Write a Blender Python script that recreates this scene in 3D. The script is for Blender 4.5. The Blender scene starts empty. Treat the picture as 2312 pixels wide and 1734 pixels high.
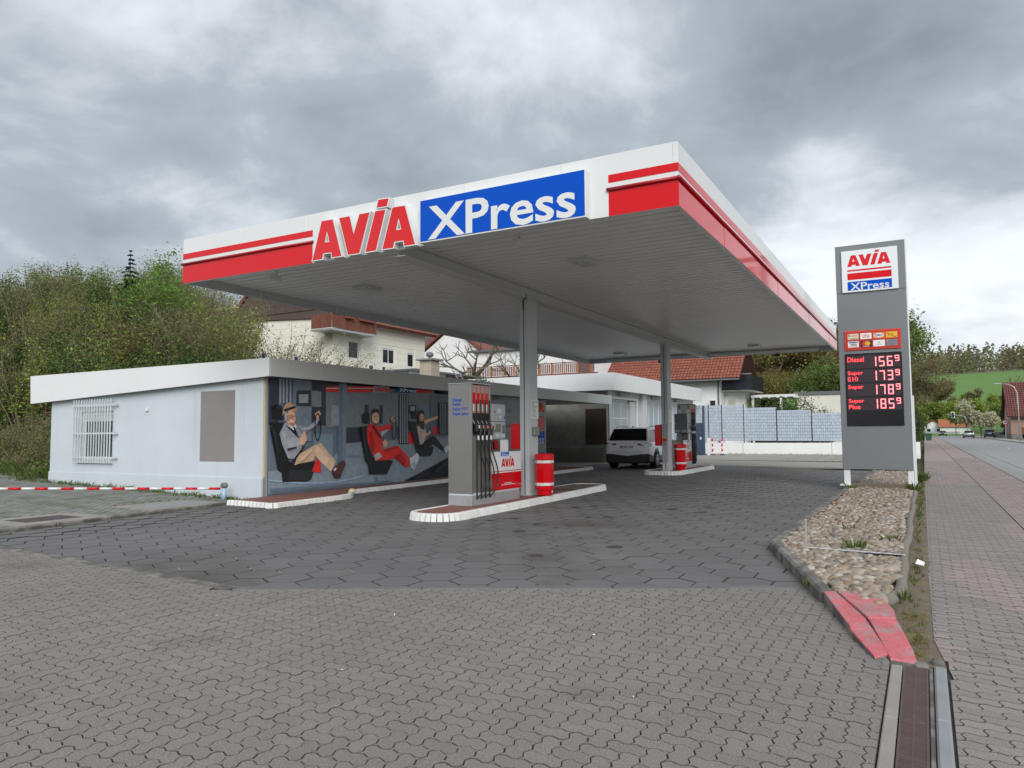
import bpy, bmesh, math, random
from mathutils import Vector, Matrix, noise as mnoise
sc = bpy.context.scene
R = math.radians
RND = random.Random(7)

# ------------------------------------------------------------------ camera
YAW, PITCH, ROLL, EYE = R(28.985), R(3.812), R(-0.405), 1.5
fwd = Vector((-math.sin(YAW)*math.cos(PITCH), math.cos(YAW)*math.cos(PITCH), math.sin(PITCH)))
rgt = Vector((math.cos(YAW), math.sin(YAW), 0))
upv = rgt.cross(fwd)
r2 = math.cos(ROLL)*rgt + math.sin(ROLL)*upv
u2 = -math.sin(ROLL)*rgt + math.cos(ROLL)*upv
cam_data = bpy.data.cameras.new('camera')
cam_data.sensor_width = 36.0
cam_data.lens = 1675.34/2312*36.0
cam_data.clip_start, cam_data.clip_end = 0.05, 5000
cam = bpy.data.objects.new('camera', cam_data)
sc.collection.objects.link(cam)
cam.matrix_world = Matrix(((r2.x, u2.x, -fwd.x, 0), (r2.y, u2.y, -fwd.y, 0), (r2.z, u2.z, -fwd.z, EYE), (0, 0, 0, 1)))
sc.camera = cam

# ------------------------------------------------------------------ sky and sun
SUN_EL, SUN_AZ = R(33), R(146)          # azimuth clockwise from +Y: behind the camera, over the road
world = bpy.data.worlds.new('World')
sc.world = world
world.use_nodes = True
wt = world.node_tree
wn, wl = wt.nodes, wt.links
for n in list(wn): wn.remove(n)
def N(tree, kind, **kw):
    n = tree.nodes.new(kind)
    for k, v in kw.items():
        if k.startswith('i_'):
            key = k[2:]
            n.inputs[int(key) if key.isdigit() else key].default_value = v
        else: setattr(n, k, v)
    return n
def mth(tree, op, a, b=None, c=None, clamp=False):
    n = tree.nodes.new('ShaderNodeMath'); n.operation = op; n.use_clamp = clamp
    for i, v in enumerate((a, b, c)):
        if v is None: continue
        if isinstance(v, (int, float)): n.inputs[i].default_value = v
        else: tree.links.new(v, n.inputs[i])
    return n.outputs[0]
tc = N(wt, 'ShaderNodeTexCoord')
sep = N(wt, 'ShaderNodeSeparateXYZ'); wl.new(tc.outputs['Generated'], sep.inputs[0])
zc = mth(wt, 'ADD', mth(wt, 'MAXIMUM', sep.outputs[2], 0.0), 0.34)
cu = mth(wt, 'DIVIDE', sep.outputs[0], zc); cv = mth(wt, 'DIVIDE', sep.outputs[1], zc)
cmb = N(wt, 'ShaderNodeCombineXYZ'); wl.new(cu, cmb.inputs[0]); wl.new(cv, cmb.inputs[1])
def cloud(scale, off, detail, rough, dist=0.0):
    mp = N(wt, 'ShaderNodeVectorMath', operation='ADD'); mp.inputs[1].default_value = off
    wl.new(cmb.outputs[0], mp.inputs[0])
    n = N(wt, 'ShaderNodeTexNoise', i_Scale=scale, i_Detail=detail, i_Roughness=rough, i_Distortion=dist)
    wl.new(mp.outputs[0], n.inputs['Vector'])
    return n.outputs[0]
big = cloud(1.15, (5.3, 2.2, 4.0), 4, 0.5, 0.2)
fine = cloud(2.9, (1.0, 5.0, 2.0), 9, 0.60, 0.25)
mixv = mth(wt, 'ADD', mth(wt, 'MULTIPLY', big, 0.68), mth(wt, 'MULTIPLY', fine, 0.32))
ramp = N(wt, 'ShaderNodeValToRGB'); wl.new(mixv, ramp.inputs[0])
el = ramp.color_ramp.elements
el[0].position, el[0].color = 0.34, (0.158, 0.180, 0.206, 1)
el[1].position, el[1].color = 0.60, (0.55, 0.57, 0.59, 1)
e = ramp.color_ramp.elements.new(0.455); e.color = (0.250, 0.278, 0.308, 1)
e = ramp.color_ramp.elements.new(0.52); e.color = (0.40, 0.43, 0.46, 1)
sky = N(wt, 'ShaderNodeTexSky', sky_type='NISHITA')
sky.sun_disc = False
sky.sun_elevation = SUN_EL
sky.sun_rotation = SUN_AZ
skyb = N(wt, 'ShaderNodeVectorMath', operation='SCALE'); skyb.inputs['Scale'].default_value = 0.10
wl.new(sky.outputs[0], skyb.inputs[0])
gap = N(wt, 'ShaderNodeMapRange', i_1=0.55, i_2=0.66, i_3=0.97, i_4=0.80); wl.new(mixv, gap.inputs[0])
mx = N(wt, 'ShaderNodeMixRGB'); wl.new(gap.outputs[0], mx.inputs[0]); wl.new(skyb.outputs[0], mx.inputs[1]); wl.new(ramp.outputs[0], mx.inputs[2])
bg = N(wt, 'ShaderNodeBackground'); bg.inputs[1].default_value = 1.0
wl.new(mx.outputs[0], bg.inputs[0])
wo = N(wt, 'ShaderNodeOutputWorld'); wl.new(bg.outputs[0], wo.inputs[0])

sun_data = bpy.data.lights.new('sun', 'SUN')
sun_data.energy, sun_data.angle, sun_data.color = 1.5, R(40), (1.0, 0.98, 0.955)
sun = bpy.data.objects.new('sun', sun_data)
sc.collection.objects.link(sun)
sd = Vector((math.sin(SUN_AZ)*math.cos(SUN_EL), math.cos(SUN_AZ)*math.cos(SUN_EL), math.sin(SUN_EL)))
sun.rotation_euler = (-sd).to_track_quat('-Z', 'Y').to_euler()

sc.view_settings.view_transform = 'Standard'
sc.view_settings.look = 'None'
sc.view_settings.exposure = 0.88
sc.view_settings.gamma = 1.0
sc.cycles.max_bounces = 6
sc.cycles.use_denoising = True

# ------------------------------------------------------------------ helpers
def S(r, g, b):
    f = lambda c: c/12.92 if c <= 0.04045 else ((c+0.055)/1.055)**2.4
    return (f(r/255), f(g/255), f(b/255))
def lerp(a, b, t): return a+(b-a)*t
def sstep(a, b, x):
    t = min(1, max(0, (x-a)/(b-a))); return t*t*(3-2*t)
MATS = {}
def mat(name, col, rough=0.6, metal=0.0, var=0.08, vs=2.0, bump=0.0, bs=40.0, isl=0.0, speck=0.0, ss=180.0, spec=0.5, coat=0.0, emit=None, estr=0.0, col2=None, c2s=1.0, c2lo=0.45, c2hi=0.6, trans=0.0, c2z=1.0):
    if name in MATS: return MATS[name]
    m = bpy.data.materials.new(name); m.use_nodes = True
    t = m.node_tree; b = t.nodes['Principled BSDF']; L = t.links
    b.inputs['Roughness'].default_value = rough
    b.inputs['Metallic'].default_value = metal
    b.inputs['Specular IOR Level'].default_value = spec
    b.inputs['Coat Weight'].default_value = coat
    g = N(t, 'ShaderNodeNewGeometry')
    def nz(scale, detail=5, rg=0.55, zs=1.0):
        n = N(t, 'ShaderNodeTexNoise', i_Scale=scale, i_Detail=detail, i_Roughness=rg)
        src = g.outputs['Position']
        if zs != 1.0:
            vm = N(t, 'ShaderNodeVectorMath', operation='MULTIPLY'); vm.inputs[1].default_value = (1, 1, zs); L.new(src, vm.inputs[0]); src = vm.outputs[0]
        L.new(src, n.inputs['Vector']); return n.outputs[0]
    fac = 1.0
    terms = []
    if var: terms.append(mth(t, 'MULTIPLY', mth(t, 'SUBTRACT', nz(vs), 0.5), var*3.2))
    if speck: terms.append(mth(t, 'MULTIPLY', mth(t, 'SUBTRACT', nz(ss, 2, 0.7), 0.5), speck*3.2))
    if isl:
        oi = N(t, 'ShaderNodeObjectInfo')
        s_ = mth(t, 'FRACT', mth(t, 'ADD', oi.outputs['Random'], g.outputs['Random Per Island']))
        terms.append(mth(t, 'MULTIPLY', mth(t, 'SUBTRACT', s_, 0.5), isl*2))
    base = None
    if col2 is not None:
        r_ = N(t, 'ShaderNodeMapRange', i_1=c2lo, i_2=c2hi); L.new(nz(c2s, 7, 0.6, c2z), r_.inputs[0])
        mc = N(t, 'ShaderNodeMixRGB'); mc.inputs[1].default_value = (*col, 1); mc.inputs[2].default_value = (*col2, 1)
        L.new(r_.outputs[0], mc.inputs[0]); base = mc.outputs[0]
    if terms:
        tot = terms[0]
        for q in terms[1:]: tot = mth(t, 'ADD', tot, q)
        fac = mth(t, 'MAXIMUM', mth(t, 'ADD', tot, 1.0), 0.12)
        sc_ = N(t, 'ShaderNodeVectorMath', operation='SCALE')
        if base is not None: L.new(base, sc_.inputs[0])
        else: sc_.inputs[0].default_value = col
        L.new(fac, sc_.inputs['Scale'])
        L.new(sc_.outputs[0], b.inputs['Base Color'])
    elif base is not None: L.new(base, b.inputs['Base Color'])
    else: b.inputs['Base Color'].default_value = (*col, 1)
    if bump:
        bp = N(t, 'ShaderNodeBump', i_Strength=bump, i_Distance=0.01); L.new(nz(bs, 6), bp.inputs['Height']); L.new(bp.outputs[0], b.inputs['Normal'])
    if emit:
        b.inputs['Emission Color'].default_value = (*emit, 1); b.inputs['Emission Strength'].default_value = estr
    if trans:
        tr = N(t, 'ShaderNodeBsdfTranslucent'); tr.inputs[0].default_value = (*[min(1, c*1.3) for c in col], 1)
        if terms: L.new(sc_.outputs[0], tr.inputs[0])
        ms = N(t, 'ShaderNodeMixShader'); ms.inputs[0].default_value = trans
        L.new(b.outputs[0], ms.inputs[1]); L.new(tr.outputs[0], ms.inputs[2])
        L.new(ms.outputs[0], t.nodes['Material Output'].inputs[0])
    MATS[name] = m
    return m

C = sc.collection
def link(o, parent=None):
    C.objects.link(o)
    if parent is not None:
        o.parent = parent
        if parent.parent is None and parent.type == 'EMPTY':
            o.matrix_parent_inverse = Matrix.Translation(-parent.location)
    return o
def tag(o, label=None, cat=None, group=None, kind=None):
    if label: o['label'] = label
    if cat: o['category'] = cat
    if group: o['group'] = group
    if kind: o['kind'] = kind
    return o
def root(name, label, cat, loc=(0, 0, 0), group=None):
    o = bpy.data.objects.new(name, None); o.location = loc; o.empty_display_size = 0.2
    link(o); return tag(o, label, cat, group)
def copy_tree(o, parent=None):
    c = o.copy(); C.objects.link(c); c.parent = parent
    for ch in o.children: copy_tree(ch, c)
    return c

class MB:
    def __init__(s): s.v, s.f, s.m = [], [], []
    def face(s, pts, mi=0):
        i = len(s.v); s.v += [tuple(p) for p in pts]; s.f.append(tuple(range(i, i+len(pts)))); s.m.append(mi); return s
    def box(s, x0, y0, z0, x1, y1, z1, mi=0, ch=0.0):
        if x0 > x1: x0, x1 = x1, x0
        if y0 > y1: y0, y1 = y1, y0
        if z0 > z1: z0, z1 = z1, z0
        i = len(s.v)
        if ch <= 0:
            s.v += [(x, y, z) for z in (z0, z1) for y in (y0, y1) for x in (x0, x1)]
            for q in ((0, 2, 3, 1), (4, 5, 7, 6), (0, 1, 5, 4), (2, 6, 7, 3), (0, 4, 6, 2), (1, 3, 7, 5)):
                s.f.append(tuple(i+k for k in q)); s.m.append(mi)
            return s
        lo, hi = (x0, y0, z0), (x1, y1, z1)
        c = min(ch, (x1-x0)*.45, (y1-y0)*.45, (z1-z0)*.45)
        idx = {}
        for sx in (0, 1):
            for sy in (0, 1):
                for sz in (0, 1):
                    sg = (sx, sy, sz)
                    for ax in range(3):
                        p = []
                        for k in range(3):
                            q = hi[k] if sg[k] else lo[k]
                            if k != ax: q += -c if sg[k] else c
                            p.append(q)
                        idx[(sg, ax)] = len(s.v); s.v.append(tuple(p))
        def add(keys, n):
            ids = [idx[k] for k in keys]
            p = [Vector(s.v[k]) for k in ids]
            if (p[1]-p[0]).cross(p[2]-p[0]).dot(Vector(n)) < 0: ids.reverse()
            s.f.append(tuple(ids)); s.m.append(mi)
        for ax in range(3):
            a, b = [k for k in range(3) if k != ax]
            for sgn in (0, 1):
                ks = []
                for (p, q) in ((0, 0), (1, 0), (1, 1), (0, 1)):
                    sg = [0, 0, 0]; sg[ax] = sgn; sg[a] = p; sg[b] = q; ks.append((tuple(sg), ax))
                n = [0, 0, 0]; n[ax] = 1 if sgn else -1; add(ks, n)
            for p in (0, 1):
                for q in (0, 1):
                    k1, k2 = [0, 0, 0], [0, 0, 0]
                    k1[a] = k2[a] = p; k1[b] = k2[b] = q; k2[ax] = 1
                    n = [0, 0, 0]; n[a] = 1 if p else -1; n[b] = 1 if q else -1
                    add([(tuple(k1), a), (tuple(k2), a), (tuple(k2), b), (tuple(k1), b)], n)
        for sg in [(x, y, z) for x in (0, 1) for y in (0, 1) for z in (0, 1)]:
            add([(sg, 0), (sg, 1), (sg, 2)], [1 if k else -1 for k in sg])
        return s
    def prism(s, pts, ext, mi=0, mside=None):
        pts = [Vector(p) for p in pts]; ext = Vector(ext)
        n = Vector((0, 0, 0))
        for k in range(len(pts)): n += pts[k].cross(pts[(k+1) % len(pts)])
        if n.dot(ext) < 0: pts.reverse()
        i = len(s.v); k = len(pts)
        s.v += [tuple(p) for p in pts]+[tuple(p+ext) for p in pts]
        s.f.append(tuple(range(i+k-1, i-1, -1))); s.m.append(mi)
        s.f.append(tuple(range(i+k, i+2*k))); s.m.append(mi)
        for j in range(k):
            a, b = i+j, i+(j+1) % k
            s.f.append((a, b, b+k, a+k)); s.m.append(mi if mside is None else mside)
        return s
    def tube(s, path, r, n=8, mi=0, cap=True):
        path = [Vector(p) for p in path]
        rr = r if isinstance(r, (list, tuple)) else [r]*len(path)
        rings = []; ref = None
        for k, p in enumerate(path):
            d = (path[min(k+1, len(path)-1)]-path[max(k-1, 0)]).normalized()
            if ref is None: ref = Vector((1, 0, 0)) if abs(d.x) < 0.8 else Vector((0, 1, 0))
            a = (ref-d*ref.dot(d)).normalized(); b = d.cross(a); ref = a
            i = len(s.v)
            s.v += [tuple(p+(a*math.cos(2*math.pi*j/n)+b*math.sin(2*math.pi*j/n))*rr[k]) for j in range(n)]
            rings.append(i)
        for a, b in zip(rings, rings[1:]):
            for j in range(n):
                q = (j+1) % n; s.f.append((a+j, a+q, b+q, b+j)); s.m.append(mi)
        if cap:
            s.f.append(tuple(rings[0]+j for j in range(n-1, -1, -1))); s.m.append(mi)
            s.f.append(tuple(rings[-1]+j for j in range(n))); s.m.append(mi)
        return s
    def lathe(s, prof, c=(0, 0, 0), n=16, mi=0, axis='z'):
        rings = []
        for (r, h) in prof:
            i = len(s.v)
            for j in range(n):
                a = 2*math.pi*j/n; x, y = r*math.cos(a), r*math.sin(a)
                p = (x, y, h) if axis == 'z' else ((h, x, y) if axis == 'x' else (y, h, x))
                s.v.append((c[0]+p[0], c[1]+p[1], c[2]+p[2]))
            rings.append(i)
        for a, b in zip(rings, rings[1:]):
            for j in range(n):
                q = (j+1) % n; s.f.append((a+j, a+q, b+q, b+j)); s.m.append(mi)
        s.f.append(tuple(rings[0]+j for j in range(n-1, -1, -1))); s.m.append(mi)
        s.f.append(tuple(rings[-1]+j for j in range(n))); s.m.append(mi)
        return s
    def mesh(s, name, mats, smooth=False):
        me = bpy.data.meshes.new(name); me.from_pydata(s.v, [], s.f)
        for m in (mats if isinstance(mats, (list, tuple)) else [mats]): me.materials.append(m)
        if any(s.m): me.polygons.foreach_set('material_index', s.m)
        if smooth: me.polygons.foreach_set('use_smooth', [True]*len(s.f))
        me.update(); return me
    def build(s, name, mats, parent=None, smooth=False, label=None, cat=None, group=None, kind=None):
        o = bpy.data.objects.new(name, s.mesh(name, mats, smooth))
        link(o, parent); return tag(o, label, cat, group, kind)

def part(name, m, parent, boxes, ch=0.0, **kw):
    mb = MB()
    for b in boxes: mb.box(*b, ch=ch)
    return mb.build(name, m, parent, **kw)

# writing: Blender's built-in font turned into mesh, laid on a plane
_tc = {}
def glyphs(body, bold):
    k = (body, bold)
    if k not in _tc:
        cu_ = bpy.data.curves.new('lettering', 'FONT'); cu_.body = body; cu_.offset = bold; cu_.resolution_u = 3
        o = bpy.data.objects.new('lettering', cu_); C.objects.link(o)
        dg = bpy.context.evaluated_depsgraph_get()
        me = bpy.data.meshes.new_from_object(o.evaluated_get(dg))
        vs = [(v.co.x, v.co.y) for v in me.vertices]; fs = [tuple(p.vertices) for p in me.polygons]
        C.objects.unlink(o); bpy.data.objects.remove(o); bpy.data.curves.remove(cu_); bpy.data.meshes.remove(me)
        _tc[k] = (vs, fs)
    return _tc[k]
def plane_pt(pl, c, u, v):
    return {'y-': (u, c, v), 'x+': (c, u, v), 'z+': (u, v, c), 'y+': (-u, c, v)}[pl]
def text(body, m, parent, pl, c, u0, v0, u1, v1, name='lettering', bold=0.0, keep=False):
    vs, fs = glyphs(body, bold)
    x0, x1 = min(p[0] for p in vs), max(p[0] for p in vs); y0, y1 = min(p[1] for p in vs), max(p[1] for p in vs)
    mb = MB()
    mb.v = [plane_pt(pl, c, lerp(u0, u1, (x-x0)/(x1-x0)), lerp(v0, v1, (y-y0)/(y1-y0))) for x, y in vs]
    mb.f = fs; mb.m = [0]*len(fs)
    o = mb.build(name, m, parent)
    return o
def rect(mb, pl, c, u0, v0, u1, v1, mi=0):
    p = [plane_pt(pl, c, *q) for q in ((u0, v0), (u1, v0), (u1, v1), (u0, v1))]
    mb.face(p, mi)
def shape2d(loops, ext, off=0.0):
    """filled outline with holes -> (verts2d+depth, faces); depth 0..ext"""
    cu_ = bpy.data.curves.new('outline', 'CURVE'); cu_.dimensions = '2D'; cu_.fill_mode = 'BOTH'
    cu_.extrude = ext/2; cu_.offset = off
    for lp in loops:
        sp = cu_.splines.new('POLY'); sp.points.add(len(lp)-1); sp.use_cyclic_u = True
        for k, (x, y) in enumerate(lp): sp.points[k].co = (x, y, 0, 1)
    o = bpy.data.objects.new('outline', cu_); C.objects.link(o)
    me = bpy.data.meshes.new_from_object(o.evaluated_get(bpy.context.evaluated_depsgraph_get()))
    vs = [tuple(v.co) for v in me.vertices]; fs = [tuple(p.vertices) for p in me.polygons]
    C.objects.unlink(o); bpy.data.objects.remove(o); bpy.data.curves.remove(cu_); bpy.data.meshes.remove(me)
    return vs, fs

# the four letters of the station's sign, in their own units (x 0..2.23, z 0..0.85)
def letter_a(x): return [[(x, 0), (x+.226, 0), (x+.249, .094), (x+.437, .094), (x+.457, 0), (x+.669, 0), (x+.461, .665), (x+.209, .672)],
                         [(x+.335, .48), (x+.284, .283), (x+.393, .281)]]
SIGN_A1 = letter_a(0.0)
SIGN_V = [[(.612, .665), (.843, .665), (.938, .34), (1.061, .665), (1.281, .665), (1.066, 0), (.818, 0)]]
SIGN_I = [[(1.198, 0), (1.421, 0), (1.62, .66), (1.405, .665)]]
SIGN_DOT = [[(1.435, .725), (1.649, .718), (1.684, .842), (1.47, .85)]]
SIGN_A2 = letter_a(1.558)
SIGN_ALL = [SIGN_A1, SIGN_V, SIGN_I, SIGN_DOT, SIGN_A2]
def sign_flat(m, parent, pl, c, u0, v0, u1, v1, name='logo'):
    mb = MB()
    for L_ in SIGN_ALL:
        vs, fs = shape2d(L_, 0.0)
        i = len(mb.v)
        mb.v += [plane_pt(pl, c, lerp(u0, u1, x/2.227), lerp(v0, v1, y/.85)) for x, y, z in vs]
        mb.f += [tuple(i+k for k in f) for f in fs]; mb.m += [0]*len(fs)
    return mb.build(name, m, parent)

# ground height of the forecourt: it rises a little towards the buildings
def gz(x, y):
    z = 0.10*sstep(9, 25, y)*sstep(-2.2, -6.5, x)
    if x < -11: z += 0.03*sstep(-11, -13, x)*(1-sstep(9, 25, y))
    if x < -13: z += 0.028*(-13-x)
    return z

# ------------------------------------------------------------------ materials
m_white = mat('white paint', (.68, .69, .70), .35, var=.03, vs=1.2, spec=.5)
m_fwhite = mat('white coated metal', (.70, .71, .71), .30, var=.03, vs=.8, col2=(.71, .72, .71), c2s=1.6, c2lo=.56, c2hi=.85, c2z=.12)
m_red = mat('red gloss film', (.62, .004, .010), .10, var=.03, vs=1.0, spec=.32)
m_redd = mat('dark red plastic', (.36, .004, .010), .3, var=.05)
m_blue = mat('blue film', (.001, .075, .50), .3, var=.03, spec=.15)
m_letter = mat('red acrylic', (.64, .006, .010), .05, var=.02, spec=.45)
m_soffit = mat('soffit metal', (.82, .81, .80), .38, var=.05, vs=.7)
m_steelw = mat('painted steel', (.50, .52, .53), .45, var=.05, vs=2)
m_beam = mat('grey painted beam', (.60, .60, .595), .5, var=.05)
m_stain = mat('brushed stainless steel', (.34, .33, .315), .36, .8, var=.05, vs=3)
m_galv = mat('galvanised steel', (.47, .48, .49), .42, .6, var=.14, vs=6)
m_black = mat('black rubber', (.012, .012, .013), .5, var=.1)
m_plastb = mat('black plastic', (.016, .016, .018), .38, var=.05)
m_grey = mat('grey plastic', (.33, .345, .36), .45, var=.03)
m_greyd = mat('dark grey panel', (.13, .135, .145), .45, var=.04)
m_wall = mat('light blue render', (.53, .58, .615), .88, var=.07, vs=.8, bump=.35, bs=45, speck=.05, ss=70, col2=(.45, .485, .51), c2s=2.6, c2lo=.56, c2hi=.85, c2z=.10)
m_wallw = mat('white render', (.74, .745, .74), .85, var=.05, vs=1.3, bump=.2, bs=30)
m_patch = mat('grey brown fibre board', (.235, .215, .21), .85, var=.06, vs=4)
m_wallg = mat('grey rough render', (.27, .265, .24), .95, var=.22, vs=3, bump=.8, bs=14, speck=.25, ss=25, spec=.1)
m_rust = mat('brown board', (.055, .038, .028), .8, var=.25, vs=5)
m_wood = mat('pale timber batten', (.55, .43, .27), .7, var=.1)
m_redtile = mat('red paving', (.20, .075, .06), .8, var=.14, vs=4, speck=.06)
m_kerbw = mat('white painted kerb block', (.70, .70, .68), .6, var=.06, vs=8, isl=.06)
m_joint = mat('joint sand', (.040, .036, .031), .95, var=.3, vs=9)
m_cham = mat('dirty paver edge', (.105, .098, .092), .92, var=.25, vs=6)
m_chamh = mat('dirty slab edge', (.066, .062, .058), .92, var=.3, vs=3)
m_pav = mat('grey concrete paver', (.192, .178, .166), .86, var=.12, vs=.5, speck=.62, ss=120, isl=.055, bump=.3, bs=120, col2=(.130, .120, .112), c2s=.9, c2lo=.60, c2hi=.74)
m_hex = mat('dark hexagon paver', (.130, .126, .126), .80, var=.14, vs=.45, speck=.55, ss=105, isl=.07, bump=.3, bs=100, col2=(.082, .074, .068), c2s=.32, c2lo=.54, c2hi=.68)
m_walk = mat('walk paver', (.225, .205, .192), .86, var=.1, vs=.7, speck=.45, ss=110, isl=.08, bump=.25, bs=180)
m_pink = mat('faded red paver', (.275, .226, .210), .86, var=.09, vs=.7, speck=.4, ss=110, isl=.08, bump=.25, bs=180)
m_side = mat('mossy grey paver', (.20, .205, .185), .9, var=.12, vs=.6, speck=.1, isl=.16, col2=(.12, .135, .095), c2s=1.3, c2lo=.5, c2hi=.66)
m_conc = mat('concrete', (.265, .25, .23), .88, var=.14, vs=3, speck=.12, ss=90, bump=.3, bs=90)
m_concd = mat('dark weathered concrete', (.105, .10, .09), .9, var=.2, vs=4, speck=.1, bump=.35, bs=70, col2=(.20, .19, .17), c2s=4)
m_asph = mat('pale asphalt', (.25, .25, .255), .9, var=.07, vs=.25, speck=.08, ss=60)
m_iron = mat('rusty cast iron', (.115, .078, .072), .65, .3, var=.2, vs=9)
m_glass = mat('window glass', (.018, .024, .028), .08, var=0, spec=.35)
m_glassl = mat('pale frosted glass', (.33, .38, .41), .25, var=.05, vs=1.5)
m_frame = mat('white window frame', (.66, .67, .67), .4, var=.02)
m_bark = mat('bark', (.15, .125, .095), .9, var=.3, vs=8)
m_soil = mat('soil', (.10, .072, .05), .95, var=.3, vs=5, bump=.6, bs=20, col2=(.075, .10, .03), c2s=3)
m_grassg = mat('ground grass', (.075, .11, .035), .95, var=.3, vs=2, bump=.6, bs=15, col2=(.12, .095, .05), c2s=.8)
m_roof = mat('clay roof tile', (.23, .07, .045), .75, var=.2, vs=1.5, isl=.18, speck=.06, ss=30)
m_cream = mat('cream siding', (.78, .76, .66), .7, var=.04, vs=.8)
m_brown = mat('brown shingle', (.085, .06, .05), .8, var=.12, isl=.12)
m_woodr = mat('red brown wood', (.17, .055, .035), .7, var=.2, vs=6, isl=.15)
# ------------------------------------------------------------------ ground sheets
def project(x, y, z):
    d = Vector((x, y, z-EYE)); w = d.dot(fwd)
    if w <= 0.1: return None
    k = 1675.34/2312
    return 0.5+k*d.dot(r2)/w, 0.5-k*d.dot(u2)/w*2312/1734
def seen(x, y, z, m=0.01):
    p = project(x, y, z)
    return p is not None and -m < p[0] < 1+m and -m < p[1] < 1+m
def inpoly(x, y, P):
    c = False; j = len(P)-1
    for i in range(len(P)):
        if (P[i][1] > y) != (P[j][1] > y) and x < (P[j][0]-P[i][0])*(y-P[i][1])/(P[j][1]-P[i][1])+P[i][0]: c = not c
        j = i
    return c
def area(P): return 0.5*sum(P[i][0]*P[(i+1) % len(P)][1]-P[(i+1) % len(P)][0]*P[i][1] for i in range(len(P)))
def ccw(P): return P if area(P) > 0 else P[::-1]
def clip_half(P, a, b):
    nx, ny = -(b[1]-a[1]), b[0]-a[0]
    d = lambda p: (p[0]-a[0])*nx+(p[1]-a[1])*ny
    out = []
    for i in range(len(P)):
        p, q = P[i], P[(i+1) % len(P)]; dp, dq = d(p), d(q)
        if dp >= 0: out.append(p)
        if (dp >= 0) != (dq >= 0):
            t = dp/(dp-dq); out.append((p[0]+t*(q[0]-p[0]), p[1]+t*(q[1]-p[1])))
    return out
def clip_to(P, region, rad):
    """cut a paving stone where a straight border of the region crosses it"""
    cx = sum(p[0] for p in P)/len(P); cy = sum(p[1] for p in P)/len(P); cut = False
    for i in range(len(region)):
        a, b = region[i], region[(i+1) % len(region)]
        L = math.hypot(b[0]-a[0], b[1]-a[1]); ux, uy = (b[0]-a[0])/L, (b[1]-a[1])/L
        t = (cx-a[0])*ux+(cy-a[1])*uy; dd = (cx-a[0])*-uy+(cy-a[1])*ux
        if -rad < t < L+rad and abs(dd) < rad and any((p[0]-a[0])*-uy+(p[1]-a[1])*ux < 0 for p in P):
            P = clip_half(P, a, b); cut = True
            if len(P) < 3: return None, True
    return P, cut
def sheet(name, region, m, dz, step=0.5, kind='structure', parent=None):
    mb = MB(); xs = [p[0] for p in region]; ys = [p[1] for p in region]
    x = min(xs); idx = {}
    nx = int((max(xs)-min(xs))/step)+1; ny = int((max(ys)-min(ys))/step)+1
    x0, y0 = min(xs), min(ys)
    for i in range(nx):
        for j in range(ny):
            if inpoly(x0+(i+.5)*step, y0+(j+.5)*step, region):
                q = []
                for a, b in ((i, j), (i+1, j), (i+1, j+1), (i, j+1)):
                    if (a, b) not in idx:
                        idx[(a, b)] = len(mb.v); X, Y = x0+a*step, y0+b*step; mb.v.append((X, Y, gz(X, Y)+dz))
                    q.append(idx[(a, b)])
                mb.f.append(tuple(q)); mb.m.append(0)
    return mb.build(name, m, parent, kind=kind)

HEXPOLY = ccw([(-12.4, 6.15), (-11.3, 5.67), (-6.03, 5.21), (-.92, 7.84), (-1.69, 10.05), (-1.70, 22), (-1.60, 31.2), (-12.9, 31.2), (-12.9, 26.2), (-12.98, 11.35)])
APRON = ccw([(-16, .3), (-.25, .3), (-.25, 5.52), (-.28, 5.62), (-.68, 7.05), (-.86, 7.80), (-6.02, 5.08), (-11.34, 5.54), (-12.45, 6.02), (-16, 7.0)])
WALK = ccw([(.075, .3), (1.254, .3), (1.254, 60), (-.06, 60), (-.06, 20), (-.04, 11), (0.0, 6.2), (.075, 5.5)])
CYCLE = ccw([(1.262, .3), (2.43, .3), (2.43, 60), (1.262, 60)])
SIDE = ccw([(-30, 6.3), (-12.62, 6.28), (-13.1, 11.3), (-13.15, 11.88), (-21.2, 11.88), (-23.5, 12.6), (-30, 14.5)])

# open country under everything
mb = MB(); mb.face([(-900, -300, -.35), (1500, -300, -.35), (1500, 2500, -.35), (-900, 2500, -.35)]); mb.build('ground', m_grassg, kind='structure')
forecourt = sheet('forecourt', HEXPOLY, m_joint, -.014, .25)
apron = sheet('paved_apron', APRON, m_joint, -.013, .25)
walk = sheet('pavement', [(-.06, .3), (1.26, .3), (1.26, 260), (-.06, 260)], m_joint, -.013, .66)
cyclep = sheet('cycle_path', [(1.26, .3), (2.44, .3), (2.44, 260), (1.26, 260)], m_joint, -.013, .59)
side = sheet('side_yard', SIDE, m_joint, -.014, .4)

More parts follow.
